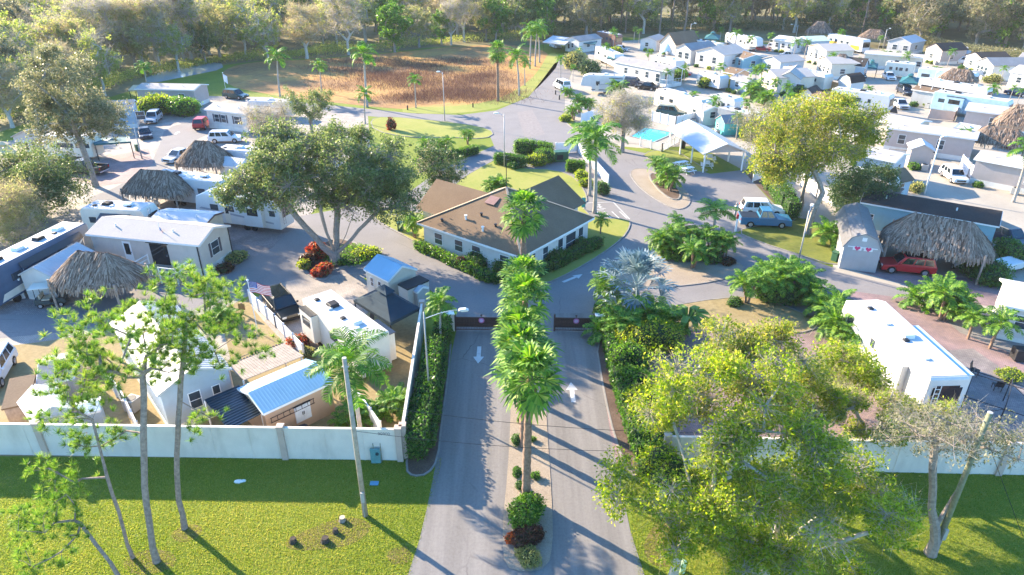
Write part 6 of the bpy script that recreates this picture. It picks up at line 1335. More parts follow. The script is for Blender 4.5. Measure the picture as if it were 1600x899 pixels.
fence('yard_wall', 'low tan wall panels below the sky blue motorhome', [P(1450, 186), P(1490, 190), P(1496, 176)], 1.6, PILLAR, 2.6)
H('taupe park home with tall white window and light roof', (1511, 172), (1622, 186), 3.3, 5, .7, S_TAUPE, R_PALE, w=[(3.4, 1.1, 1.0, 2.6)], e=[])
H('wide taupe park home with two white windows behind the yellow tree', (1388, 200), (1524, 218), 3.3, 4.6, .5, S_TAUPE, R_PALE, w=[(1.6, 1.0, 1.2, 2.6), (6.6, 1.0, 1.2, 2.6)])
tiki('thatched_hut', 'sunlit thatched hut cut by the right picture edge', P(1592, 216).to_2d(), R(-35), 8, 7, 2.5, 5.2, 3, 1400)
tiki('thatched_hut', 'pale thatched hut above the rightmost taupe park home', P(1552, 246).to_2d(), R(-35), 8, 5, 2.3, 4.4, 3.5, 1400)
H('rightmost taupe park home with white end and white window', (1526, 249), (1640, 270), 3.2, 5, .5, S_TAUPE, R_PALE, w=[(5.6, .9, 1.2, 2.6)], e=[])
fence('white_fence', 'white fence between the taupe homes and the thatched hut', [P(1505, 218), P(1560, 224), P(1600, 226)], 1.9, VINYL, 2.6)
fence('white_fence', 'white fence beside the white car on the pale court', [P(1500, 262), P(1512, 276), P(1520, 282)], 1.7, VINYL, 2.4)
H('taupe gabled shed with white roof beside the pale court', (1425, 233), (1459, 236), 2.6, 3, .7, S_TAUPE, R_WHITEM, True, 'garden_shed', 'shed', w=(), skirt=0)
H('blue grey shed with brown gable edge behind the teal park home', (1366, 276), (1398, 286), 2.6, 3.2, .9, S_BLUE, R_BROWN, True, 'garden_shed', 'shed', w=(), skirt=0)
H('pale park home behind the yellow tree, right side', (1338, 241), (1398, 253), 3.2, 4.6, .5, S_BLUE, R_PALE, w=[(2.2, .9, 1.1, 2.4), (3.3, .9, 1.1, 2.4)], e=[(2, .8, 1.2, 2.4)])
rv('travel_trailer', 'white trailer with black awning frame below the yellow tree', 'caravan', (1318, 264), (1392, 283), 3.4, 2.5, 'trailer', nac=1, awning=(3, 7.5, 1.4, BLK), windows=[(6.6, 7.2)])
fence('white_fence', 'white fence hidden behind the yellow tree trunk', [P(1250, 290), P(1275, 310), P(1300, 322)], 1.7, VINYL, 2.4)
t = thing('storage_bench', 'tan timber bench frame beside the taupe gabled shed', 'bench', P(1408, 246), R(-20)); mb = MB(); mb.box(-1.8, -.5, .42, 1.8, .5, .5); mb.build('seat', PALEP if False else mat('pale_timber', (.55, .46, .32), .8, var=.2), t); mb = MB()
for x in (-1.7, 1.7): mb.bar((x, -.4, 0), (x, -.4, .42), .1); mb.bar((x, .4, 0), (x, .4, 1.0), .1)
mb.bar((-1.7, .42, .95), (1.7, .42, .95), .1); mb.build('frame', WOOD, t)
canopy('carport', 'white flat canopy between the taupe homes', [tuple(P(1490, 198, 2.6)[:2]), tuple(P(1528, 204, 2.6)[:2]), tuple(P(1534, 196, 2.6)[:2]), tuple(P(1500, 190, 2.6)[:2])], 2.5, 2.7, ROOFW, 'carport', vent=False)
car_at('sedan', 'grey sedan in the far rows beside the pale fifth wheel', 'car', (970, 80), -30, 'sedan', P_SILVER, L=4.6, H=1.5)
# ---------------------------------------------------------------- poles, lamps, wires, small things
GALV = mat('galvanised_pole', (.42, .41, .39), .6, .3, var=.1)
WPOLE = mat('wooden_pole', (.36, .30, .24), .9, var=.25, scale=5, bump=.4)
def upole(name, label, base, top, m=None, r=.15, arm=False):
    p = P(*base); h = height_at(p, top); t = thing(name, label, 'utility pole', p); mb = MB(); mb.tube([(0, 0, -.1), (0, 0, h)], [r, r * .72], 10); mb.build('pole', m or WPOLE, t, smooth=True)
    mb = MB(); mb.box(-.06, -r - .1, 1.2, .12, -r + .02, 1.9); mb.bar((0, -r - .02, .1), (0, -r - .02, 1.2), .04); mb.build('meter_box', GALV, t)
    mb = MB(); mb.disc((0, 0, h + .01), r * .75, .03, 10); mb.bar((-.18, 0, h - .5), (.18, 0, h - .5), .05); mb.build('cap', GALV, t)
    return t, p, h
t, pA, hA = upole('utility_pole', 'tall grey wooden pole in front of the wall beside the queen palm', (571, 806), 560)
t, pB, hB = upole('utility_pole', 'mossy leaning-looking pole beside the bare twisted tree', (1459, 864), 645, mat('mossy_pole', (.20, .20, .12), .9, var=.3, scale=5), .16)
p = P(672, 632); hL = height_at(p, 488); street_lamp('street_lamp', 'grey street lamp with long arm between hedge and left lane', (p.x, p.y, 0), hL, 4, 2.3, GALV, .07)
for lb, b, tp, ang, arm in (('slim street lamp with arm standing before the yellow tree', (1247, 411), 330, 60, 1.4), ('slim pole lamp on the corner lawn by the dry pond', (695, 189), 113, 170, .5), ('slim pole lamp at the head of the clubhouse lawn', (788, 262), 178, 175, .8), ('white lamp post beside the pool deck', (1092, 206), 160, 20, .8),
        ('lamp post at the far wood edge behind the brown roofed house', (1077, 66), 37, 10, 1.0), ('curved street lamp left of the converted bus', (1243, 62), 39, 160, 1.6), ('curved street lamp right of the converted bus', (1379, 76), 46, 40, 1.6), ('white pole lamp rising before the grey box cabin', (1449, 166), 112, 0, .3), ('tall pale pole on the pale court by the shed', (1444, 304), 214, 0, .2), ('small lamp post at the far right wood edge', (1578, 92), 78, 10, .6)):
    p = P(*b); street_lamp('street_lamp', lb, (p.x, p.y, 0), height_at(p, tp), ang, arm, GALV if 'pale' not in lb else TRIM, .10 if 'slim' not in lb else .08)
t, pC, hC = upole('utility_pole', 'slim grey post with black base left of the shaded lane', (222, 248), 200, GALV, .1)
t, h = flag_pole('flagpole', 'thin white flagpole with small drooping flag by the dry pond', (355, 152), 114); mb = MB(); mb.add([(.02, 0, h - .2), (.7, .1, h - .7), (.6, .1, h - 2.2), (.02, 0, h - 1.6)], [(0, 3, 2, 1)]); mb.build('flag', FW, t)
# wires over the lanes and the guy wires of the right pole
wire('overhead_wire', 'thin wire strung from the tall wooden pole to the mossy pole, upper one', (pA.x, pA.y, hA - 2.6), (pB.x, pB.y, hB - .5), 1.3); wire('overhead_wire', 'thin wire strung from the tall wooden pole to the mossy pole, lower one', (pA.x, pA.y, hA - 4.5), (pB.x, pB.y, hB - 1.1), 1.3)
wire('guy_wire', 'guy wire from the mossy pole down to the lawn', (pB.x, pB.y, hB - 1), tuple(P(1598, 838)), .02, .015); wire('guy_wire', 'longer guy wire from the mossy pole towards the right edge', (pB.x, pB.y, hB - .3), (33, 27.5, 0), .02, .015)
# lawn bits
DSTUMP = mat('rotten_wood', (.06, .045, .035), .95, var=.5, scale=9, bump=1)
STUMP = mat('cut_wood', (.50, .40, .28), .9, var=.2, scale=8)
for lb, px, r in (('pale topped cut stump nearest the wooden pole', (535, 814), .17), ('dark rotten stump behind the broken log pile', (524, 832), .14), ('lone dark stump at the left of the bare lawn patch', (458, 847), .17), ('broken dark stump lowest on the bare patch', (508, 846), .2)):
    t = thing('tree_stump', lb, 'stump', P(*px)); mb = MB(); mb.tube([(0, 0, -.05), (0, 0, .05), (.02, 0, .26)], [r * 1.5, r * 1.15, r * .95], 9); mb.build('trunk', DSTUMP if 'dark' in lb else BARK, t); mb = MB(); mb.disc((.02, 0, .27), r * .93, .02, 11); mb.build('cut_face', STUMP if 'pale' in lb else DSTUMP, t)
mb = MB(); mb.box(-.25, -.16, .0, .25, .16, .06); tag(mb.build('valve_cover', mat('blue_cover', (.12, .30, .45), .5), None, P(585, 756)), 'small blue utility cover in the shaded grass', 'utility cover')
t = thing('litter_bag', 'crumpled white bag lying on the shaded lawn', 'bag', P(373, 753)); t.hide_render = False; mb = MB(); mb.dome((0, 0, 0), .3, .16, .14, 9, 3); mb.dome((.25, .06, 0), .18, .12, .1, 8, 3); mb.build('bag_skin', ACW, t)
mb = MB(); mb.tube([(0, 0, -.02), (0, 0, .75), (0, 0, .8)], [.18, .18, .05], 10); tag(mb.build('drain_marker', mat('pale_green_post', (.55, .72, .45), .5), None, P(1065, 893)), 'pale green cable marker post beside the right verge', 'marker post')
for lb, px in (('small dark marker post by the corner lawn palm', (637, 172)), ('small dark marker post on the roadside lawn', (739, 168)), ('black bollard on the pale avenue corner', (868, 148)), ('black bollard nearer the avenue verge', (874, 156))):
    mb = MB(); mb.tube([(0, 0, 0), (0, 0, .8), (0, 0, .86)], [.13, .12, .06], 9); tag(mb.build('bollard', BLACKP, None, P(*px)), lb, 'bollard')
t = thing('mailbox_post', 'white post with red top on the truck lawn corner', 'post', P(1149, 362)); mb = MB(); mb.bar((0, 0, 0), (0, 0, 1.5), .16); mb.build('post', TRIM, t); mb = MB(); mb.bar((0, 0, 1.5), (0, 0, 2.0), .2); mb.build('cap', P_RED, t)
# two people behind the blue pickup
SKIN = mat('skin', (.45, .27, .19), .6)
def person(label, loc, rot, top, trousers, hairm):
    t = thing('person', label, 'person', loc, rot); me = bpy.data.meshes.new('body')
    J = [(0, 0, .95), (0, 0, 1.2), (0, 0, 1.42), (0, 0, 1.52), (0, .01, 1.62), (0, .0, 1.74), (.19, 0, 1.40), (.25, .03, 1.12), (.24, .12, .88), (-.19, 0, 1.40), (-.25, .0, 1.12), (-.25, .08, .86), (.10, 0, .90), (.11, .03, .50), (.12, 0, .08), (.12, .16, .04), (-.10, 0, .90), (-.11, .0, .50), (-.12, -.04, .08), (-.12, .12, .04)]
    E_ = [(0, 1), (1, 2), (2, 3), (3, 4), (4, 5), (2, 6), (6, 7), (7, 8), (2, 9), (9, 10), (10, 11), (0, 12), (12, 13), (13, 14), (14, 15), (0, 16), (16, 17), (17, 18), (18, 19)]
    Rr = [.15, .15, .14, .06, .10, .08, .07, .05, .04, .07, .05, .04, .10, .07, .05, .04, .10, .07, .05, .04]
    me.from_pydata(J, E_, []); o = link('body', me, t); o.modifiers.new('skin', 'SKIN')
    for i, r in enumerate(Rr): me.skin_vertices[0].data[i].radius = (r, r * .8)
    me.skin_vertices[0].data[0].use_root = True
    s = o.modifiers.new('sub', 'SUBSURF'); s.levels = 1; s.render_levels = 1; me.materials.append(SKIN)
    mb = MB(); mb.tube([(0, 0, .92), (0, 0, 1.2), (0, 0, 1.42), (0, 0, 1.48)], [.185, .19, .20, .10], 10); mb.tube([(.17, 0, 1.42), (.25, .02, 1.14)], [.095, .075], 8); mb.tube([(-.17, 0, 1.42), (-.25, 0, 1.14)], [.095, .075], 8); mb.build('shirt', top, t, smooth=True)
    mb = MB()
    for s_ in (1, -1): mb.tube([(s_ * .09, 0, .98), (s_ * .11, .015, .5), (s_ * .12, -.01, .1)], [.125, .095, .075], 8)
    mb.build('trousers', trousers, t, smooth=True); mb = MB(); mb.dome((0, -.015, 1.68), .115, .125, .12, 10, 4); mb.build('hair', hairm, t, smooth=True); return t
DK = mat('dark_cloth', (.03, .03, .04), .9); person('person in dark clothes standing behind the white suv', P(1160, 333), R(150), DK, DK, mat('dark_hair', (.04, .03, .02), .8)); person('person in a pale green top near the blue pickup tailgate', P(1148, 340), R(60), mat('pale_green_cloth', (.45, .55, .48), .9), mat('grey_cloth', (.3, .3, .32), .9), mat('grey_hair', (.4, .38, .35), .8))
# ---------------------------------------------------------------- palms
def place(o, p, rot=0, sc=1.0):
    o.location = (p[0], p[1], p[2] if len(p) > 2 and isinstance(p, tuple) else 0); o.rotation_euler = (0, 0, rot); o.scale = (sc,) * 3; return o
# fan palms down the entrance median
FANS = [make_fan_palm('fan_palm', 'x', 7.6, 1.05, 31, (.15, .1), nseg=17, droop=.65), make_fan_palm('fan_palm', 'x', 7.2, 1.05, 28, (-.35, .2), nseg=16, emin=-55, droop=.7)]
p = P(822, 780); FANS[0]['label'] = 'nearest fan palm rising from the round green bush in the median'; place(FANS[0], p, .3, (height_at(p, 588) - .2) / 7.6)
p2 = P(818, 508, 7.6); FANS[1]['label'] = 'second fan palm of the median, just before the gates'; place(FANS[1], p2, 1.3, 1.0)
for (px, py, h, lb) in ((820, 552, 7.0, 'fan palm of the median between the nearest palm and the gates'), (823, 462, 8.2, 'fan palm of the median just behind the gates'), (817, 425, 6.8, 'last fan palm of the median where the lanes part')):
    q = P(px, py, h); dup(FANS[px % 2], q.to_2d(), random.random() * 6, lb, (1.14, 1.14, h / 7.4))
q = P(818, 338, 7.6); dup(FANS[1], q.to_2d(), 2.2, 'fan palm standing in front of the clubhouse roof', (1.3, 1.3, 1.12))
p = P(778, 158); dup(FANS[0], p, 1, 'tall fan palm alone at the right edge of the dry pond', height_at(p, 82) / 7.6)
# queen palms
QP = [make_queen('queen_palm', 'x', 7.0, 3.0, 15, (.3, .1), nl=30, lw=.11), make_queen('queen_palm', 'x', 6.6, 2.9, 14, (-.4, .2), nl=30, lw=.11), make_queen('queen_palm', 'x', 7.4, 2.8, 13, (.1, -.3), nl=28, lw=.12)]
def queen(k, base, top, lb, sc=None, first=False, grp=None):
    p = P(*base); h = height_at(p, top) - .4; s = max(.35, h / (7.0, 6.6, 7.4)[k]) if sc is None else (sc, sc, h / (7.0, 6.6, 7.4)[k])
    if first: o = place(QP[k], p, random.random() * 6, 1); o.scale = s if hasattr(s, '__len__') else (s,) * 3; o['label'] = lb; return o
    return dup(QP[k], p, random.random() * 6, lb, s, grp)
big = make_queen('queen_palm', 'large queen palm behind the tall wooden pole', 7.0, 3.7, 18, (-.1, .1), nl=52, lw=.075, r0=.2); place(big, P(566, 694), 2.0, (height_at(P(566, 694), 574) - .3) / 7.0)
queen(0, (929, 333), 222, 'front trunk of the paired queen palms beside the marked bay', 1.25, True); queen(1, (921, 306), 216, 'back trunk of the paired queen palms beside the marked bay', 1.15, True)
queen(2, (1112, 380), 328, 'queen palm with drooping fronds on the shell island', 1.0, True)
for k, b, tp, lb in ((1, (689, 545), 474, 'queen palm rising from the hedge at the left gate'), (0, (1050, 378), 340, 'short bright queen palm at the left of the shell island'), (0, (233, 148), 106, 'dark green palm left of the leafy croton shrubs'), (1, (438, 152), 92, 'tall palm left of the rounded white trailer'),
        (0, (503, 145), 103, 'bright palm second along the dry pond edge'), (2, (574, 168), 88, 'tall grey-trunked palm in the dry grass corner'), (1, (571, 194), 147, 'palm at the left tip of the corner lawn'), (2, (650, 169), 125, 'lone small palm on the pond side of the road'),
        (0, (820, 134), 97, 'front palm of the avenue row'), (1, (811, 150), 90, 'leaning front left palm of the avenue row'), (0, (828, 108), 52, 'third palm of the avenue row'), (2, (836, 104), 46, 'tallest palm of the avenue row'), (1, (843, 98), 48, 'back palm of the avenue row'),
        (0, (876, 122), 92, 'palm on the right side of the avenue by the white van'), (1, (958, 76), 50, 'green palm left of the orange-skirted palms'), (2, (990, 66), 45, 'left palm of the pair with orange skirts'), (0, (998, 68), 48, 'right palm of the pair with orange skirts'), (1, (1012, 106), 82, 'pale palm behind the long grey park home'),
        (2, (1123, 138), 104, 'palm before the twin gabled houses'), (0, (1082, 180), 148, 'small palm behind the white pool fence'), (1, (1113, 194), 158, 'palm left of the turquoise playhouse'), (2, (1163, 194), 160, 'palm with hanging dead skirt by the playhouse'), (0, (1146, 82), 52, 'palm left of the white fifth wheel at the wood edge'), (1, (1125, 64), 46, 'palm beside the teal peaked gazebo'),
        (2, (1200, 80), 55, 'palm above the red sedan'), (0, (1238, 96), 66, 'pale palm below the curved lamp'), (1, (1297, 116), 88, 'spreading palm before the tall cream house'), (2, (1372, 78), 58, 'yellowish palm beside the curved lamp'), (0, (1376, 104), 82, 'small bright palm on the beige park home'), (1, (1178, 148), 110, 'tall palm left of the cream front house'),
        (0, (1497, 244), 206, 'palm before the taupe park homes'), (1, (1583, 316), 236, 'leaning palm at the right edge by the taupe home'), (2, (1576, 160), 138, 'short palm at the end of the sky blue motorhome'), (0, (1588, 165), 142, 'short palm nearest the right edge fence'), (1, (905, 100), 78, 'round palm among the pines right of the avenue'), (2, (895, 128), 104, 'thin palm in front of the pale fifth wheel')):
    queen(k, b, tp, lb)
for t in list(scene.objects):
    if t.name.startswith('queen_palm') and t.parent is None and 'palm with hanging dead skirt' in t['label']:
        Q = [frond_fan(.8, .7, R(-65), i * 2.4, 8, np.array([.1, -.3, 7.3]), .3, 1.0) for i in range(12)]; link('dead_fronds', np_mesh('dead_fronds', np.concatenate(Q), L_THATCH), t)
# silver palm
sil = make_fan_palm('silver_palm', 'big silver blue fan palm beside the right gate', 1.9, 1.25, 30, (0, 0), L_SILVER, False, .3, 22, PALMT, 1.7, droop=.45, emin=-30); place(sil, P(990, 492), .6, 1.3)
# small date palms and clumps
DP = [make_date('date_palm', 'x', [(2.0, .1, 0, 0, 0)], 1.4, 18, nl=20, lw=.07), make_date('date_palm', 'x', [(1.9, .5, .1, .1, 0), (2.2, -.5, .2, -.1, .1), (1.5, .1, -.6, 0, -.1)], 1.4, 15, nl=20, lw=.07), make_date('date_palm', 'x', [(1.0, 0, 0, 0, 0), (1.3, .5, .4, .3, .2)], 1.7, 18, nl=24, lw=.08)]
CL = make_date('clump_palm', 'x', [(1.2, .5, 0, .4, 0), (1.5, -.5, .3, -.4, .2), (1.0, .1, -.6, 0, -.5), (1.8, 0, .2, 0, .1), (.7, .9, .6, .8, .5), (.7, -.9, -.3, -.8, -.3)], 1.9, 13, leafm=L_QUEEN, nl=26, lw=.09)
used = set()
def small(proto, px, sc, lb, grp=None):
    p = P(*px); sc *= random.uniform(.80, .94)
    if proto.name not in used: used.add(proto.name); proto['label'] = lb; place(proto, p, random.random() * 6, sc); return
    dup(proto, p, random.random() * 6, lb, sc, grp)
for k, px, sc, lb in ((0, (938, 366), 1.0, 'small date palm at the right corner of the clubhouse'), (1, (648, 372), 1.1, 'clump of date palms at the left corner of the clubhouse'), (2, (768, 304), 1.2, 'leafy palm clump behind the clubhouse roof'), (2, (782, 302), 1.0, 'smaller palm clump beside the clubhouse antenna'), (2, (690, 342), 1.0, 'low palm by the clubhouse left gable'),
        (1, (668, 250), 1.2, 'left date palm of the trio by the small dark tree'), (1, (694, 246), 1.25, 'middle date palm of the trio by the small dark tree'), (1, (731, 226), 1.0, 'dark date palm trio at the intersection corner'), (1, (1028, 282), 1.2, 'back date palm on the round shell island'), (1, (1046, 300), 1.3, 'front date palm on the round shell island'), (2, (1036, 290), 1.1, 'middle bushy palm on the round shell island'),
        (1, (1036, 400), 1.25, 'left date palm clump of the shell island'), (1, (1062, 392), 1.2, 'second date palm clump of the shell island'), (1, (1092, 392), 1.1, 'rear date palm clump of the shell island'), (1, (1082, 420), 1.25, 'double-trunked date palm standing on bare shell'), (1, (1128, 400), 1.1, 'right date palm clump leaning over the mulch bed'), (0, (1134, 402), 1.0, 'leaning single date palm right of the shell island'),
        (1, (1166, 474), 1.35, 'red-trunked date palm at the sand strip'), (1, (1204, 468), 1.3, 'second date palm along the sand strip'), (1, (1228, 466), 1.3, 'dense date palm at the road end of the sand strip'), (2, (1256, 470), 1.2, 'dark date palm beside the lower road'),
        (2, (1305, 386), 1.3, 'bright palm left of the barn-roofed grey shed'), (2, (1282, 500), 1.25, 'bright palm left of the long white fifth wheel'), (2, (1318, 528), 1.35, 'second bright palm along the long white fifth wheel'), (1, (1470, 500), 1.4, 'big date palm right of the long white fifth wheel'), (1, (1478, 500), 1.1, 'bushy date palm over the lower road corner'), (0, (1512, 530), 1.3, 'left one of the two small palms by the white house'), (0, (1546, 545), 1.4, 'right one of the two small palms by the white house'),
        (1, (896, 188), 1.2, 'front date palm clump at the avenue corner verge'), (1, (905, 176), 1.3, 'back date palm clump at the avenue corner verge'), (1, (920, 178), 1.1, 'date palm beside the white fence left of the weeping tree'), (2, (890, 152), 1.0, 'small palm on the pale avenue corner'), (2, (967, 152), 1.7, 'bright lime palm at the end of the pale fifth wheel'), (2, (1172, 156), 1.7, 'bright lime palm above the dark teal motorhome'), (2, (1190, 164), 1.5, 'green palm right of the bright lime one'),
        (1, (1462, 120), .9, 'small palm by the far street lamp'), (2, (1320, 100), 1.0, 'yellow-green palm at the converted bus'), (1, (945, 478), 1.2, 'dark palm clump left of the silver palm'), (2, (962, 496), 1.1, 'low palm in front of the silver palm'), (2, (1052, 402), 1.0, 'low bright palm in the shell island clump'), (1, (1110, 402), 1.0, 'small palm before the tall shell island palm')):
    small(DP[k], px, sc, lb)
for px, sc, lb in (((1466, 484), 1.2, 'big lime green clump palm before the red suv'), ((1240, 452), 1.1, 'green clump palm behind the sand strip'), ((1210, 446), 1.1, 'clump palm left in the roadside group'), ((975, 530), 1.1, 'bright clump palm beside the right gate post'), ((1010, 520), 1.2, 'bright clump palm right of the gate shrubs'), ((1345, 552), 1.1, 'bright clump palm beside the yellow-green tree'), ((560, 660), .7, 'small clump palm under the large queen palm'), ((622, 645), .7, 'small clump palm near the wall corner'), ((348, 505), .6, 'small yellow-green palm on the sandy path')):
    small(CL, px, sc, lb)
# banana plants by the trailer
t = thing('banana_plant', 'broad-leaved banana plant behind the gate shrubs', 'plant', P(1072, 522)); Q = []
for i in range(11):
    a = i * 2.4; d = np.array([math.cos(a), math.sin(a), 0]); s = np.array([-math.sin(a), math.cos(a), 0]); b = np.array([0, 0, 1.0]); m1 = b + d * .7 + [0, 0, 1.0]; t1 = m1 + d * .9 + [0, 0, -.1]; t2 = t1 + d * .5 + [0, 0, -.6]
    for sg in (1, -1): Q += [[b, b + s * .02 * sg, m1 + s * .28 * sg + [0, 0, .08], m1], [m1, m1 + s * .28 * sg + [0, 0, .08], t1 + s * .25 * sg, t1], [t1, t1 + s * .25 * sg, t2, t2]]
link('leaves', np_mesh('leaves', np.array(Q, dtype=np.float32), L_GREEN), t); mb = MB(); mb.tube([(0, 0, 0), (0, 0, 1.2)], [.15, .1], 8); mb.build('stem', L_GREEN, t)

# ---------------------------------------------------------------- hedges and bushes
hedge('hedge', 'tall clipped hedge against the side wall by the left lane', P(652, 722), P(680, 560), 1.5, 2.1, 9000)
hedge('hedge', 'lower dark hedge between the tall hedge and the left lane', P(672, 700), P(692, 545), .9, 1.1, 4500)
hedge('hedge', 'rounded hedge end beside the left gate', P(692, 545), P(696, 522), 1.3, 1.9, 2200)
hedge('hedge', 'dark low hedge along the right entrance lane', P(1004, 725), P(950, 540), 1.3, 1.5, 7500)
for k, (px, r, h, lm) in enumerate((((1022, 700), 1.3, 2.2, L_GREEN), ((1006, 655), 1.5, 2.6, L_LIME), ((994, 615), 1.3, 2.0, L_GREEN), ((984, 580), 1.5, 2.5, L_GREEN), ((976, 548), 1.2, 2.0, L_LIME))):
    bush('bush', ('shrub nearest the wall end', 'yellowish tall shrub second from the wall', 'middle shrub', 'large shrub near the gate', 'shrub closest to the gate post')[k] + ' in the loose row right of the entry lane', 'shrub', P(*px), blob(r, h), 3400, .2, lm, fuzz=.25)
bush('bush', 'ragged tall shrub covering the end of the right boundary wall', 'shrub', P(1030, 748), blob(1.5, 2.6), 3800, .2, L_LIME, fuzz=.28)
hedge('hedge', 'clipped hedge under the clubhouse left wall', P(652, 388), P(768, 442), 1.1, 1.0, 5000, leafm=L_GREEN)
hedge('hedge', 'clipped hedge along the clubhouse right wall', P(828, 438), P(936, 384), 1.2, 1.2, 5000)
hedge('hedge', 'clipped hedge at the clubhouse front point', P(772, 442), P(826, 444), 1.0, 1.0, 2500)
hedge('hedge', 'dark box hedge behind the slim lamp on the clubhouse lawn', P(776, 256), P(820, 262), 1.6, 1.7, 4200)
hedge('hedge', 'tall hedge at the intersection behind the box hedge', P(806, 240), P(862, 246), 2.2, 2.2, 5200, leafm=L_GREEN)
hedge('hedge', 'low hedge leading to the intersection from the oak', P(652, 262), P(746, 240), 1.5, 1.3, 5000, leafm=L_GREEN)
hedge('hedge', 'tall hedge behind the parked blue pickup', P(1200, 290), P(1238, 345), 1.8, 2.4, 6500)
hedge('hedge', 'hedge block beside the white fence near the generator', P(886, 268), P(912, 270), 1.4, 1.7, 2600, leafm=L_GREEN)
